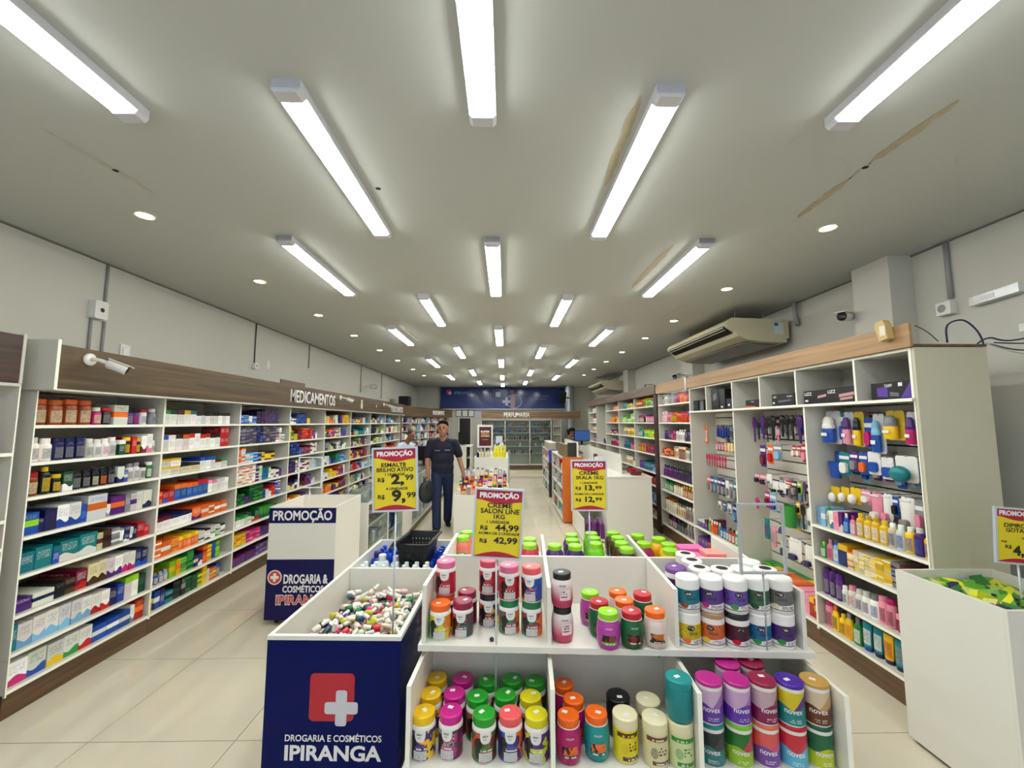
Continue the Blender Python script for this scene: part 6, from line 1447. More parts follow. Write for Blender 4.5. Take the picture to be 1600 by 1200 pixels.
L3 = ["bBLW2/9x5s2 bWLB1/6x9 bBLW1/9x4.6s2 bNKR1/9x5s3 bNKR1/8x5.4s3 bEPS5/6.2x4.4s4", "bESS5/7x3.9s5 bNBW1/7x5s4 bBNW1/6x4.6s2 bESS4/7x3.9s5 bWRS1/8x3.4s2 bWSS1/6x3.6s5 bWSS1/7x3.4s3",
      "bOWR1/8x3.6s4 bWOS1/8x3.4s5 bWLB1/8x3.5s3 bLWB1/7x5s2 bBLW1/8x3.6s3 bNLW1/8x5s2 bYKW4/7x5s2 _6", "bWOR6/6.2x3.6s6 bNWS1/7x3.5s4 bWIS1/6x3.5s5 bTBL2/7x3.5s4 bWIS1/5x3.5s4 bWHS2/6x5s2 bWKO1/6x6s2 bPVW1/7x5s2",
      "bIDW1/5x3.6s5 bDGW2/7x3.8s3 bPEW1/8x3.8s2 bDGW3/9x3.9s5 bBNW1/6x5s2 bWRS2/6x10 bROW1/9x4.4s3 bBWL2/6x3.4s6", "bWGS4/7x10t bWIS1/6x7 bRWG1/6x5 bDRW1/9x12 bGDI3/8x13w bGIW2/7x12w _5", "bYOR1/9x4.4s3 bYOR2/8x4s3 bMJW4/7x4s3 bPES3/7x4.5s2 bPVO2/8x5s2", "bPVO5/9x4.5s2 bPEW3/8x6s2 bSWK1/9x10 bYOR1/8x8 bVMW1/7x10"]
L4 = ["bWNK3/7x4.6s2 bBNL3/8x4.6s3 bNBL1/7x5s3 bYOW1/10x8 _12", "bYCO1/9x3.8s5 bGYI1/7x4.5s3 bYWG1/10x9 bVRW2/6x4.4s3 bROW5/6.5x4s4 bRWS1/4x13 bPEW1/7x12 bWCS1/6x10", "bTKD1/8x9 bNBW3/8x5s4 bBLW1/8x5s2 bVMW4/7x10 bWVJ4/5x5s3 _4", "bRBW1/8x5 bNPB2/8x5s3 bWMS1/6x4s4 bWVR5/7x4.4s3 bWCB2/8x14 bLWS1/7x12",
      "bCHS4/6x9 bNWS1/7x13 bWPS1/6x10 bHOV2/8x7 bVWS1/6x12 bPNW2/7x14 bWSC2/6x8", "bOYR4/7x12 bYOP2/8x12 bVPW2/7x13 bWSB3/6x11", "bPVY4/8x11 bYOR3/8x9 bNPW3/7x12", "bPPY5/8x10 bYVW4/8x10 bNBW2/7x9"]
PALL = {4: ['YYYOYBWNOY', 'WCHORCWBBBTRV', 'IWPSICKWSNW', 'WWSBTLNGWKG', 'PSWYYOPWYVY', 'YOPYVPNOYP', 'PYPVWPY', 'YPNVPYW'], 5: ['BCSYYOWTTD', 'TGTDSTTWGYO', 'YYPCYIPVPP', 'RYYOPPYPVP', 'WRSORJBBWLT', 'CWISGWNWJ', 'WNYPWCS', 'SWPCYW'],
        6: ['OCYWNSWNWL', 'CIYNNIEPW', 'KPSWYINWNG', 'DKGDDSCI', 'WSCLWSCW', 'CWSLWSW', 'WSNCW', 'CWSW'], 7: ['LBNLWLSHN', 'YCPWKRWCG', 'JRWIGTLSB', 'ORORR', 'WSCWLW', 'CWLWS', 'WSWC', 'CWSW']}
def auto_row(pal, r, tall=True):
    out = []; tot = 0; i = r.randrange(3)
    while tot < 96:
        c = pal[i % len(pal)]; i += 1
        c2 = r.choice(pal); n = r.choice([1, 1, 2, 3]); w = r.choice([5, 6, 7, 8, 9])
        if r.random() < .35: out.append('b%s%s%d/%dx%.1fs%d' % (c, c2, n, w, r.uniform(3.8, 5), r.choice([2, 3])))
        elif r.random() < .12: out.append('p%s%s%d/%dx%.1f' % (c, c2, n, w, r.uniform(9, 13)))
        else: out.append('b%s%s%d/%dx%.1f' % (c, c2, n, w, r.uniform(8, 16)))
        tot += n * w
        if r.random() < .12: out.append('_5'); tot += 5
    return ' '.join(out)
ra = random.Random(31)
for bi in range(8):
    rows = [L1, L2, L3, L4][bi] if bi < 4 else [auto_row(PALL[bi][k], ra) for k in range(8)]
    for si in range(8): row(rows[si], '%s medicine bay' % BAYN[bi], SHN[si], LY[bi] + T / 2, LY[bi + 1] - T / 2, LZ[si], LXF, 1, 'stock of the %s medicine bay' % BAYN[bi], depth=.20 if si < 4 else .26)
# narrow unit nearest the camera: only its right end shows
for z, code, s in ((1.57, '_62 jVRJ1/9x14', 'second shelf down'), (1.18, '_61 pWWK1/9x15', 'third shelf down'), (1.02, '_42 bMJW1/31x11', 'fourth shelf down'), (.85, '_47 bWPK1/27x14m', 'fifth shelf down'), (.70, '_44 bPVW1/24x13 bWPW1/4x12', 'sixth shelf down'), (.505, '_42 bOYW1/16x10 bOYR1/14x11', 'seventh shelf down'), (.24, '_62 ySWS1/9x17', 'lowest shelf')):
    row(code, 'dark-headed bay', s, 1.71, 2.505, z, -2.93, 1, 'stock of the dark-headed bay')
# far angled run
fm_ = Matrix.Translation((-2.93, 11.70, 0)) @ Matrix.Rotation(-FA, 4, 'Z')
FARI = []
for si, z in enumerate((1.74, 1.50, 1.27, 1.03, .8)):
    y = .05
    while y < FL - .08:
        w = ra.uniform(.05, .09)
        if min(abs(y + w / 2 - k * FL / 6) for k in range(7)) > w / 2 + .014 and ra.random() < .85:
            FARI.append((fm_ @ Vector((-.03 - .06, y + w / 2, z + .0006)), w * .95, .12, ra.uniform(.08, .17), ra.choice('WWCJNLSPWVO'), ra.choice('WBNPJ')))
        y += w
# cosmetics wall
RA = {.94: "fLWB2/6x14 yWGS1/5x15 fWTB1/6x13 fJWR1/7x13 fPWM1/5x14 sBWL1/7x14 sJMW1/7x14 yYYW4/8.5x16 yCWB1/8x15 yWWB1/8x16 yYWB1/8.5x16 yPWB1/8.5x17 yYWB1/7x15",
      .69: "sGIW1/8x12 sJJM1/9x16 sLBW1/8x16 fNYB1/12x16t fCOY1/7x4s3 fCYO4/6x3.6s4 fYCO2/8x3.8s4 fSNB1/8x4s4 fTRW1/13x14t fWLJ1/8x12 sWMJ1/7x14",
      .416: "cPPS3/8x19 pWWN1/6x13 pWJJ1/8x15 pWWP2/8x15 pWSB1/9x16 cJJV1/7.5x18 cJMV1/7.5x18 kVJM1/10x11 kMPJ1/11x14 sSTW1/8x16 kWPJ1/8x12",
      .173: "cJMV1/8x19 sYOK1/7x18 yYYA1/7x15 sYSO1/8x18 sGSW1/8x18 tTBW1/9x19 tTNW1/9x19 tYNR1/9x18 tTNS1/9x18 tJNP1/9x18 tMNP1/9x18 tPNW1/9x17"}
for si, (z, code) in enumerate(RA.items()): row(code, 'baby bottle bay', ('fourth shelf up', 'third shelf up', 'second shelf up', 'bottom shelf')[si], RY[0] + T / 2, RY[1] - T / 2, z, RXF, -1, 'stock of the baby bottle bay', rev=True, depth=.16)
row("fGIW3/12x5s2 fYOR2/9x16 fOYR3/9x17 fOMR3/9x17 fJMG3/9x16 fRYO2/8x15", 'hair brush bay', 'bottom shelf', RY[1] + T / 2, RY[2] - T / 2, .173, RXF, -1, 'stock of the hair brush bay', rev=True, depth=.2)
row("fGIY5/11x5s3 fIYG4/11x5s3", 'hair brush bay', 'back of bottom shelf', RY[1] + T / 2, RY[2] - T / 2, .173, RXF + .2, -1, 'stock of the hair brush bay', rev=True, depth=.12)
row("fPWW2/10x9 fPVW1/7x12 sGWI1/7x16 sOWR1/6x15 sRWO2/6x15 sGWB1/6x15 sBKW2/6x15 sTOW1/6x15 sRKW2/7x15 sGWW2/7x16", 'tube bay', 'second shelf up', RY[2] + T / 2, RY[3] - T / 2, .42, RXF, -1, 'stock of the tube bay', rev=True)
row("fPWW3/9x12 fVRW3/9x12 fBWW3/9x12 fTKW3/9x12", 'tube bay', 'bottom shelf', RY[2] + T / 2, RY[3] - T / 2, .173, RXF, -1, 'stock of the tube bay', rev=True)
RD = ["_6 sKWW1/8x15 sWWS2/8x15 fSLW4/8x15 fMVW2/8x15 fORW3/8x14 fRVW2/8x15", "sJWW3/7x17 sJJM2/7x15 yAOY3/7x15 yOAR2/7x16 yRMO3/7x16 yVOR1/7x15 fOBW1/9x12", "_8 fNPW3/8x14 fMVW2/8x14 sWKS1/8x17 sWWS3/8x16 fEPW3/8x14", "fOKW5/9x6s2 cCSA2/8x17 cACS3/8x17 cCAS2/8x16 cTTK2/6x18",
      "sPKV6/8x17 sKKP6/8x17 cKDS2/6x16", "sGDW4/8x15 sCAW4/8x15 sAYC5/8x15", "cCAW5/8x19 sCSA4/8x17 sSCA4/8x18", "sVPW4/8x16 sKKS4/8x17 sSCV4/8x16"]
for si in range(8): row(RD[si], 'boxed hair bay', SHN[si], RY[3] + T / 2, RY[4] - T / 2, RZD[si], RXF, -1, 'stock of the boxed hair bay', rev=True)
RE = ["fAYO6/8x14 sIYG4/8x15 sPJW3/7x14", "_8 sVRW4/9x13 _10 sMPW6/9x14", "_8 sTGW3/9x14 _6 sIYG3/9x13 sIIY3/9x14 sYIR2/8x14", "_6 sAOY5/9x15 sVRM7/9x13", "_8 fPBL3/9x14 fTBW4/9x13 fLPW3/9x12", "fRVW5/9x13 fVRW4/9x12", "fLPB5/9x13", "fCAW6/9x13"]
RF = ["fTGW3/9x13 fYWB3/12x5s2 fYIW2/9x6", "sIGW3/9x15 kWIG3/12x8 fIWG3/10x17", "_8 sCYK4/9x16 sYCK5/9x16", "_6 sTBK3/8x14 sTTK3/8x15 sMRJ4/9x13", "sCWA5/9x15 fCAW3/9x12", "fRVW6/9x12", "fLPB4/9x13", "fCAW6/9x13"]
RG = ["sOJC6/9x11", "fOYJ4/10x12 _10 fYOW3/9x13", "fVWM8/10x9", "sVJM5/9x14 sMJV4/9x13", "", "", "", ""]
RH = ["sWJS7/9x14", "sWRS7/9x14", "sCWA7/9x14", "sSPJ7/9x14", "", "", "", ""]
RZF = [2.03, 1.75, 1.488, 1.22, .918, .71, .41, .19]
for k, (bi, rows, nm) in enumerate(((0, RE, 'first far bay'), (1, RF, 'second far bay'), (2, RG, 'third far bay'), (4, RH, 'last far bay'))):
    for si in range(8):
        if rows[si]: row(rows[si], nm, SHN[si], RYF[bi] + T / 2, RYF[bi + 1] - T / 2, RZF[si], RXF, -1, 'stock of the %s past the stile' % nm, rev=True)
row("_30 sKKS1/8x13 fPSW4/9x6", 'almost empty bay', 'waist shelf', RYF[3] + T / 2, RYF[4] - T / 2, 1.22, RXF, -1, 'stock of the almost empty bay', rev=True)
# perfume cabinet and glass counter stock
for si, z in enumerate(PZ):
    if si < 1: continue
    for d in range(3):
        x0, x1 = PD[d] + .05, PD[d + 1] - .05; n = 9
        for i in range(n):
            if ra.random() < (.25 if si > 2 else .75): continue
            c = ra.choice({1: 'KS', 2: 'WSJA', 3: 'ASVK', 4: 'BNBSA', 5: 'DSGRK'}[si]); w = .06
            x = -.86 + x0 + (x1 - x0) * i / (n - 1)
            ITEMS.append(dict(name='perfume_bottle', noun='perfume bottle', cat='bottle', shape='round', p=(x, 14.60 + .14, .10 + z + .0006), rz=0, w=w, d=w * .7, h=ra.uniform(.09, .16), c=(c, ra.choice('SKWA'), c), pat='n', lab='%s perfume bottle, %s along, %s glass shelf up, %s cabinet section' % (CNAME[c], ORD[i + 1], ORD[si], ORD[d + 1]), group='perfumes in the glass cabinet'))
for i, (ya, yb) in enumerate(COUNTER_SPOTS):
    for si, z in enumerate((.1352, .3682, .6282)):
        n = 6
        for k in range(n):
            if ra.random() < .3: continue
            c = ra.choice('WSKBGLCWV'); y = ya + .08 + (yb - ya - .16) * k / (n - 1)
            ITEMS.append(dict(name='counter_box', noun='box', cat='box', shape='box', p=(-1.47 - .14, y, z + .0006), rz=R(90), w=.085, d=.14, h=ra.uniform(.06, .18), c=(c, ra.choice('WBSK'), 'S'), pat=ra.choice('twmn'), lab='%s box inside a glass counter, unit %s, %s shelf up, %s along' % (CNAME[c], ORD[i + 1], ORD[si + 1], ORD[k + 1]), group='boxes inside the glass counters'))
PATS = dict(t=((.72, 1.01, 0), (.25, .6)), w=((-.2, .30, .09), (.5, .85)), m=((.38, .66, .0), (.72, .92)), n=((2, 3, 0), (.45, .8)))
def place(it):
    c1, c2, c3 = it['c']
    if it['shape'] == 'box':
        pp, pq = PATS[it['pat']]
        o = carton(it['name'], it['lab'], it['cat'], it['p'], (0, 0, it['rz']), (it['w'], it['d'], it['h']), vary(COL[c1]), vary(COL[c2]), COL[c3], pp, (*pq, random.Random(it['lab']).random() * 30), it['group'])
    else:
        o = bottle(it['shape'], it['name'], it['lab'], it['cat'], it['group'], it['p'], it['rz'], it['w'], it['d'], it['h'], vary(COL[c1]), vary(COL[c2]), COL[c3])
    return o
def vary(c):
    k = rs.uniform(.86, 1.1); return tuple(max(0, min(255, x * k + rs.uniform(-6, 6))) for x in c)
M_MASS = None
def mass_mat():
    m, nt, b = newmat('stock_mass')
    a = N(nt, 'ShaderNodeAttribute', attribute_name='Col'); nt.links.new(a.outputs['Color'], b.inputs['Base Color']); b.inputs['Roughness'].default_value = .4
    return m
M_MASS = mass_mat()
def mass(name, label, its):
    mb = MB(); cols = []
    for it in its:
        c1, c2, c3 = it['c']; A = Matrix.Translation(it['p']) @ Matrix.Rotation(it['rz'], 4, 'Z')
        split = dict(t=.72, w=.32, m=.5, n=.85)[it['pat']]
        lo_, hi_ = (c2, c1) if it['pat'] == 'w' else (c1, c2 if it['pat'] in 'tm' else c1)
        for z0, z1, c in ((0, split, lo_), (split, 1, hi_)):
            if it['shape'] != 'box' and z0 > 0: w, d = it['w'] * .55, it['d'] * .55
            else: w, d = it['w'], it['d']
            s0 = len(mb.v); f0 = len(mb.f)
            mb.box(-w / 2, -d / 2, z0 * it['h'], w / 2, d / 2, z1 * it['h'])
            mb.v[s0:] = [tuple(A @ Vector(p)) for p in mb.v[s0:]]
            cl = lin(vary(COL[c])); cols += [cl] * (len(mb.f) - f0)
    me = mb.mesh(name, M_MASS)
    at = me.color_attributes.new('Col', 'FLOAT_COLOR', 'CORNER')
    k = 0
    for pi, p in enumerate(me.polygons):
        for _ in range(p.loop_total): at.data[k].color = (*cols[pi], 1); k += 1
    o = link(name, me); tag(o, label, 'stock', None, 'stuff')
    return o
LIMIT = 295
bykind = {}
for it in ITEMS: bykind.setdefault(it['name'], []).append(it)
def size(it):
    x, y, z = it['p']; d2 = x * x + y * y + (z - CAM_H) ** 2
    return it['w'] * it['h'] * abs(x if abs(it['rz']) > .1 else y) / d2 ** 1.5
for nm, its in bykind.items():
    its.sort(key=size, reverse=True)
    for it in its[:LIMIT]: place(it)
    rest = its[LIMIT:]
    if rest: mass(nm + '_mass', 'far small medicine boxes packed along the deeper medicine shelves' if its[0]['noun'].endswith('box') else 'far small %ss packed along the deeper shelves' % its[0]['noun'], rest)
fi = [dict(name='x', shape='box', p=tuple(p), rz=R(90) - FA, w=w, d=d, h=h, c=(c, c2, c), pat=ra.choice('twn')) for (p, w, d, h, c, c2) in FARI]
mass('far_stock_mass', 'small pastel boxes packed on the far angled shelves', fi)
# ------------------------------------------------------------------ boxed appliances in the cubbies
M_BOXK = mat('box_black', (24, 22, 28), .35)
def appliance(label, y, w, h, words, deco, d=.10, z=1.8975, tilt=0):
    t = thing('appliance_box', label, 'box', (RXF + .035, y, z), R(-90) + tilt, 'boxed appliances in the cubbies')
    MB().box(-w / 2, 0, 0, w / 2, d, h).obj('carton', M_BOXK, t)
    for (s, x, zz, hh, ww) in words: lettering(s, M_LETTERW, t, (x * w, -.0012, zz * h), hh, ww, bold=.02)
    for (nm, m, pts) in deco: MB().prism([(px * w, pz * h) for px, pz in pts], 'y', -.0009, -.0002).obj(nm, m, t)
    return t
M_ROSE = mat('print_rose', (200, 150, 150), .35); M_VIOL = mat('print_violet', (92, 58, 160), .4); M_GREYPR = mat('print_grey', (110, 110, 118), .4); M_ORPR = mat('print_orange', (220, 100, 30), .4)
appliance('black hair dryer carton with violet print in the nearest cubby', 2.61, .30, .115, (('TAIFF', -.08, .72, .018, .055),), (('print', M_VIOL, [(-.35, .2), (-.1, .15), (-.1, .75), (-.35, .7)]), ('print', M_VIOL, [(.2, .1), (.5, .02), (.5, .98), (.42, .95)]), ('print', M_GREYPR, [(-.05, .2), (.15, .15), (.15, .35), (-.05, .45)]), ('sticker', M_LETTERW, [(.15, .72), (.24, .72), (.24, .92), (.15, .92)])))
appliance('black flat iron carton with rose print, nearer of two', 3.02, .27, .115, (('LIZZ', -.30, .66, .024, .075),), (('print', M_ROSE, [(-.05, .35), (.45, .45), (.45, .65), (-.05, .55)]), ('print', M_ROSE, [(-.02, .15), (.40, .22), (.40, .38), (-.02, .30)])))
appliance('black flat iron carton with rose print, farther of two', 3.27, .24, .11, (('LIZZ', -.30, .66, .024, .075),), (('print', M_ROSE, [(.1, .4), (.45, .5), (.45, .68), (.1, .58)]), ('sticker', M_LETTERW, [(-.45, .2), (-.32, .2), (-.32, .34), (-.45, .34)])), tilt=R(2))
appliance('black curling iron carton with grey print', 3.66, .30, .11, (('LIZZ', -.36, .7, .016, .045), ('CURL', .3, .7, .012, .07)), (('print', M_GREYPR, [(-.2, .3), (.35, .4), (.35, .5), (-.2, .45)]), ('sticker', M_LETTERW, [(-.46, .22), (-.38, .22), (-.38, .36), (-.46, .36)])))
appliance('low black carton with orange end', 4.10, .27, .08, (('PRO', -.05, .7, .01, .05),), (('print', M_ORPR, [(.32, 0.02), (.5, .02), (.5, .98), (.38, .98)]), ('print', M_ORPR, [(-.5, .02), (.2, .02), (.1, .2), (-.5, .3)])))
appliance('tall dark carton with dryer picture', 4.86, .17, .24, (), (('print', M_GREYPR, [(-.25, .45), (.25, .55), (.2, .85), (-.3, .75)]),))
appliance('tall black carton beside the dryer picture', 4.70, .13, .24, (), (('sticker', M_LETTERW, [(-.2, .1), (.1, .1), (.1, .17), (-.2, .17)]),))
appliance('small square black carton at the cubby edge', 4.55, .12, .12, (), (('sticker', M_LETTERW, [(-.2, .3), (.1, .3), (.1, .5), (-.2, .5)]),))
appliance('black carton in the farthest cubby', 5.36, .13, .14, (), (('print', M_GREYPR, [(-.3, .3), (-.2, .3), (-.2, .6), (-.3, .6)]),))
appliance('grey and black carton in the farthest cubby', 5.20, .12, .14, (), (('print', M_GREYPR, [(-.4, .05), (.4, .05), (.3, .8), (-.1, .95)]),))
# ------------------------------------------------------------------ things hanging on the slatted backs (face -X)
M_CARDW = flat_attr_mat('card_back', .5, 'c1'); M_ITEM = flat_attr_mat('hung_item', .3, 'c2')
def roundrect(w, h, r, n=4):
    o = []
    for cx, cz, a0 in ((w / 2 - r, h - r, 0), (-w / 2 + r, h - r, 90), (-w / 2 + r, r, 180), (w / 2 - r, r, 270)):
        for k in range(n + 1): a = R(a0 + 90 * k / n); o.append((cx + r * math.cos(a), cz + r * math.sin(a)))
    return o
HM = {}
HM['card'] = MB().prism(roundrect(1, 1, .12), 'y', .0, .004).mesh('backing_card', M_CARDW); fix_normals(HM['card'])
HM['slab'] = MB().prism([(px * .62, .12 + pz * .55) for px, pz in roundrect(1, 1, .3)], 'y', -1, 0).mesh('packed_item', M_ITEM); fix_normals(HM['slab'])
HM['window'] = MB().box(-.42, -.011, .1, .42, -.0005, .5).mesh('blister', M_PLASTIC_CLEAR)
HM['bottle'] = L_([(0, 0), (.38, 0)], [(.38, 0), (.42, .05), (.40, .55), (.30, .62)], [(.36, .62), (.34, .78), (.2, .9), (0, .92)]).mesh('packed_bottle', M_ITEM); fix_normals(HM['bottle'])
HM['bcap'] = L_([(.41, .50), (.42, .60)], [(.42, .60), (.37, .63), (.35, .79), (.22, .91), (0, .93)]).mesh('bottle_cap', M_C1); fix_normals(HM['bcap'])
HM['strip'] = MB().box(-.46, -.006, .70, .46, -.001, .84).mesh('print_strip', M_LETTERW)
HM['handle'] = L_([(0, 0), (.2, .02), (.26, .3), (.18, .55)]).mesh('handle', M_C2); fix_normals(HM['handle'])
HM['brush'] = MB().ellipsoid((0, 0, .75), (.5, .3, .25), 14, 8).mesh('brush_head', M_C1)
def pillow():
    mb = MB(); n = 7
    for sgn in (-1, 1):
        b = len(mb.v)
        for i in range(n):
            for j in range(n):
                u, v = -1 + 2 * i / (n - 1), -1 + 2 * j / (n - 1); k = (1 - u ** 4) * (1 - v ** 4)
                mb.v.append((u * .5 * (1 - .06 * (1 - abs(v))), sgn * .16 * k, .5 + v * .5))
        for i in range(n - 1):
            for j in range(n - 1): mb.face((b + i * n + j, b + (i + 1) * n + j, b + (i + 1) * n + j + 1, b + i * n + j + 1), 0, True)
    return mb
HM['pouch'] = pillow().mesh('pouch', M_C1); fix_normals(HM['pouch'])
HM['cup'] = L_([(0, 0), (.30, 0)], [(.30, 0), (.44, .55)], [(.44, .55), (.40, .55)]).mesh('cup', M_C1); fix_normals(HM['cup'])
HM['egg'] = MB().ellipsoid((0, 0, .42), (.46, .36, .42), 14, 8).mesh('packed_item', M_C2)
HM['tube'] = BOT['tube'][0]
HOOK = MB().tube([(0, 0, 0), (0, -.19, 0), (0, -.20, .012)], .0025, 6).mesh('hook', M_STEEL)
HANG = dict(A=[('bottlepack', 3.26, 1.84, .26, .15, 'BW'), ('card', 3.17, 1.83, .24, .045, 'TB'), ('bottlepack', 3.11, 1.83, .25, .09, 'JP'), ('bottlepack', 3.02, 1.83, .26, .08, 'YK'), ('card', 2.945, 1.78, .22, .07, 'BM'), ('bottlepack', 2.86, 1.81, .28, .09, 'BL'), ('bottlepack', 2.735, 1.83, .20, .13, 'YS'), ('bottlepack', 2.615, 1.82, .22, .08, 'MP'), ('card', 2.54, 1.62, .13, .06, 'WB'),
                 ('cup', 3.27, 1.52, .21, .13, 'BO'), ('card', 3.18, 1.52, .18, .10, 'TW'), ('card', 3.09, 1.53, .15, .07, 'PS'), ('card', 3.01, 1.53, .16, .07, 'BO'), ('card', 2.92, 1.54, .16, .10, 'WB'), ('card', 2.82, 1.51, .15, .09, 'WB'), ('ball', 2.685, 1.53, .17, .15, 'TW'), ('cup', 2.54, 1.44, .17, .09, 'PB'),
                 ('egg', 3.29, 1.24, .12, .085, 'YW'), ('egg', 3.195, 1.25, .11, .075, 'YW'), ('egg', 3.10, 1.26, .12, .09, 'YW'), ('card', 3.01, 1.26, .10, .08, 'JW'), ('pouch', 2.925, 1.25, .19, .09, 'JW'), ('pouch', 2.84, 1.26, .19, .07, 'WJ'), ('card', 2.785, 1.25, .13, .04, 'BK'), ('pouch', 2.705, 1.26, .21, .10, 'WS'), ('card', 2.625, 1.25, .19, .055, 'SJ'), ('card', 2.545, 1.24, .16, .055, 'RO')],
            B=[('brush', 4.31, 1.81, .27, .07, 'PJ'), ('brush', 4.24, 1.79, .22, .07, 'KV'), ('brush', 4.165, 1.82, .24, .08, 'PV'), ('brush', 4.10, 1.81, .26, .05, 'KS'), ('brush', 4.01, 1.82, .25, .10, 'KM'), ('brush', 3.94, 1.69, .14, .06, 'JM'), ('brush', 3.87, 1.82, .21, .09, 'KW'), ('brush', 3.80, 1.82, .23, .06, 'KC'), ('brush', 3.73, 1.82, .23, .07, 'KC'), ('brush', 3.64, 1.82, .26, .09, 'PM'),
                 ('card', 4.19, 1.52, .22, .09, 'PV'), ('card', 4.07, 1.53, .19, .08, 'OR'), ('card', 3.96, 1.54, .16, .12, 'SL'), ('card', 3.73, 1.54, .10, .05, 'RW'), ('card', 3.67, 1.54, .10, .05, 'RW'), ('card', 3.60, 1.56, .16, .07, 'RJ'),
                 ('card', 4.31, 1.22, .10, .08, 'JK'), ('card', 4.21, 1.22, .11, .11, 'JK'), ('pouch', 4.11, 1.24, .10, .08, 'WS'), ('pouch', 4.02, 1.18, .11, .09, 'WK'), ('pouch', 3.92, 1.18, .10, .09, 'WK'), ('card', 3.835, 1.21, .08, .07, 'RW'), ('card', 3.76, 1.22, .14, .065, 'HS'), ('card', 3.695, 1.22, .11, .05, 'IK'), ('brush', 3.63, 1.23, .17, .05, 'EK'),
                 ('brush', 4.33, .97, .12, .07, 'MM'), ('card', 4.16, 1.06, .16, .07, 'MV'), ('card', 4.07, 1.06, .18, .10, 'LP'), ('bin', 3.84, 1.01, .22, .17, 'GG'), ('card', 3.725, 1.04, .11, .04, 'YK'), ('brush', 3.67, 1.03, .22, .06, 'KK'), ('pouch', 3.58, 1.01, .15, .09, 'WS'), ('tube', 4.19, .79, .23, .08, 'TP'), ('tube', 4.09, .74, .23, .07, 'JS'), ('card', 3.97, .79, .10, .06, 'NP'), ('card', 3.96, .64, .16, .065, 'CN'), ('pouch', 3.80, .70, .20, .17, 'WN'), ('pouch', 3.62, .69, .19, .12, 'WN')],
            C=[('tube', 5.36, 1.71, .27, .07, 'OW')] + [('tube', 5.07 - .06 * i, 1.72, .17 + .01 * (i % 3), .055, 'NB') for i in range(5)] + [('tube', 5.10 - .067 * i, 1.51, .12, .05, 'MVROYY'[i] + 'W') for i in range(6)] + [('brush', 5.37 - .064 * i, 1.345, .155, .05, 'MR'[i % 2] + 'V') for i in range(8)] + [('card', 5.35 - .088 * i, 1.065, .20, .075, 'OBTPNWST'[i] + 'S') for i in range(8)] + [('card', 5.10 - .11 * i, .79, .10, .07, 'WB'[i % 2] + 'S') for i in range(3)])
HNOUN = dict(bottlepack=('bottle_pack', 'blistered bottle', 'bottle pack'), card=('blister_card', 'blister card', 'blister card'), cup=('toddler_cup', 'toddler cup', 'cup'), ball=('ball_pack', 'round teether pack', 'pack'), egg=('egg_pack', 'egg-shaped pack', 'pack'), pouch=('accessory_pouch', 'clear accessory pouch', 'pouch'), brush=('hair_brush', 'hair brush', 'brush'), tube=('hung_tube', 'hanging tube', 'tube'), bin=('plastic_tub', 'plastic tub', 'tub'), back=('blister_card', 'blister card hung deeper', 'blister card'))
rh = random.Random(8)
def fill(y0, y1, zt, pal, n):
    return [('back', y0 + (y1 - y0) * (i + .5) / n, zt + rh.uniform(-.02, .01), rh.uniform(.14, .21), (y1 - y0) / n * rh.uniform(.7, .95), rh.choice(pal) + rh.choice('WSLB')) for i in range(n)]
HANG['A'] += fill(2.50, 3.32, 1.82, 'BPLSNEJ', 11) + fill(2.50, 3.32, 1.51, 'LBWSTP', 9) + fill(2.50, 3.05, 1.24, 'WJSEL', 7)
HANG['B'] += fill(3.58, 4.36, 1.80, 'PKVMEW', 12) + fill(3.56, 4.1, 1.21, 'WSJKL', 8) + fill(3.56, 4.0, .95, 'WYKG', 5)
HANG['C'] += fill(4.56, 5.1, 1.70, 'NBEL', 8) + fill(4.56, 5.4, 1.05, 'TNOPB', 11) + fill(4.55, 5.1, .80, 'WBS', 5)
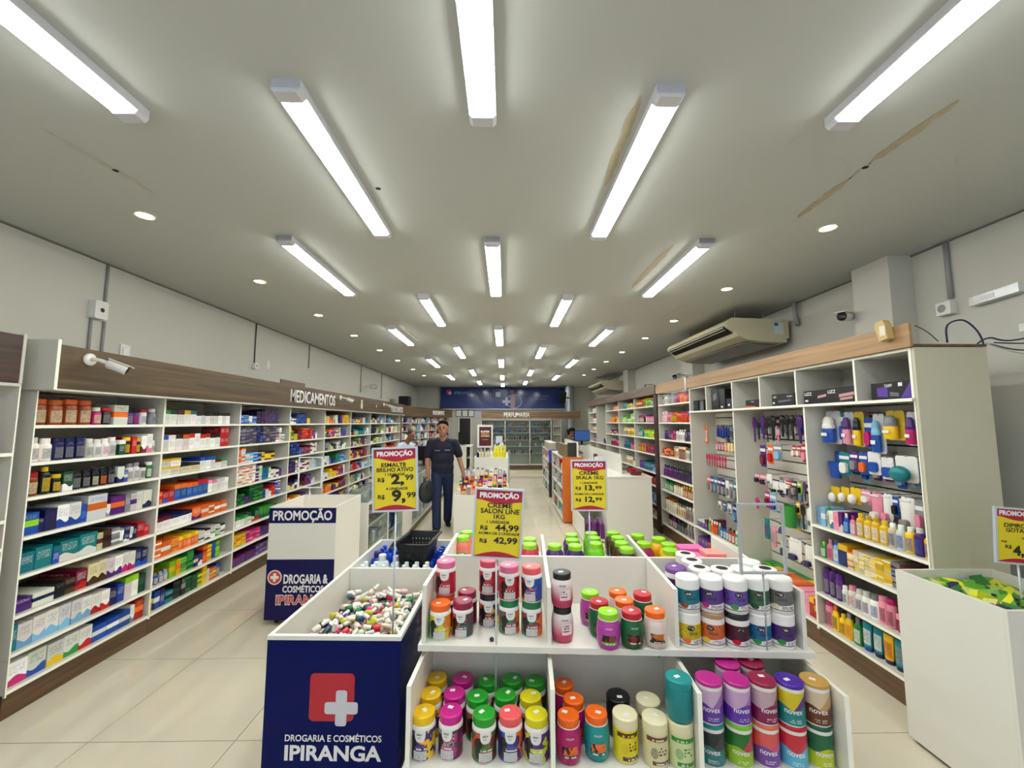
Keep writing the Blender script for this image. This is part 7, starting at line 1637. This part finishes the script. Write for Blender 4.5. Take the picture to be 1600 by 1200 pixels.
for bayk, lst in HANG.items():
    bname = dict(A='baby bottle bay', B='hair brush bay', C='tube bay')[bayk]; seen = {}
    for (k, y, zt, h, w, cs) in lst:
        nm, noun, cat = HNOUN[k]; c1, c2 = cs[0], cs[1]; key = (zt > 1.6, zt > 1.3, zt > .9)
        rowi = 'top row' if zt > 1.6 else 'second row' if zt > 1.4 else 'third row' if zt > 1.13 else 'fourth row' if zt > .9 else 'lowest row'
        rk = (rowi,); seen[rk] = seen.get(rk, 0) + 1
        cn = CNAME[c1] + ('' if c1 == c2 else ' and ' + CNAME[c2])
        lab = '%s %s, %s in the %s, %s' % (cn, noun, ORD[seen[rk]], rowi, bname)
        t = thing(nm, lab, cat, (2.72 if k == 'back' else 2.63, y, zt - h), R(-90), 'things hung in the ' + bname)
        def put(part, me, sx, sy, sz, loc=(0, 0, 0), sw=False):
            o = link(part, me, t, loc, (0, 0, 0), (sx, sy, sz)); a, b = (c2, c1) if sw else (c1, c2); setcols(o, COL[a], COL[b]); return o
        if k in ('card', 'back'): put('backing_card', HM['card'], w, 1, h); put('packed_item', HM['slab'], w, .022, h * .8, (0, -.0005, h * .02)); put('print_strip', HM['strip'], w, .5, h, (0, 0, 0))
        elif k == 'bottlepack':
            o = put('backing_card', HM['card'], w, 1, h, sw=True); o['c1'] = list(lin((222, 226, 234) if 'Y' not in cs else (236, 206, 60))); put('packed_bottle', HM['bottle'], w * .85, w * .6, h * .86, (0, -w * .28, h * .04), sw=True); put('bottle_cap', HM['bcap'], w * .85, w * .6, h * .86, (0, -w * .28, h * .04), sw=True); put('print_strip', HM['strip'], w * .4, 1, h * .7, (0, -w * .54, -h * .25))
        elif k == 'ball': put('backing_card', HM['card'], w, 1, h, sw=True); put('packed_item', HM['egg'], w * .95, .12, h * .75, (0, -.05, 0), sw=True)
        elif k == 'egg': put('backing_card', HM['card'], w, 1, h); put('packed_item', HM['egg'], w * .8, .07, h * .75, (0, -.03, 0))
        elif k == 'brush': put('handle', HM['handle'], w * .6, w * .5, h, sw=True); put('brush_head', HM['brush'], w, w * .6, h)
        elif k == 'pouch': put('pouch', HM['pouch'], w, .10, h); put('packed_item', HM['slab'], w * .8, .03, h * .45, (0, -.012, h * .02)); put('print_strip', HM['strip'], w * .8, .6, h * .4, (0, -.012, h * .60))
        elif k in ('cup', 'bin'): put('cup_body' if k == 'cup' else 'tub_body', HM['cup'], w, w * .8, h * 1.6 if k == 'bin' else h * 1.1); put('backing_card', HM['card'], w * .7, 1, h * .5, (0, .035, h * .5)) if k == 'cup' else None
        else: put('tube_body', HM['tube'], w, w * .6, h); 
        if k in ('cup', 'bin', 'card', 'bottlepack', 'brush', 'tube', 'pouch', 'egg', 'ball', 'back'): link('hook', HOOK, t, (0, .08 if k == 'back' else .17, h * .97), (0, 0, 0), (1, .45 if k == 'back' else .9, 1))
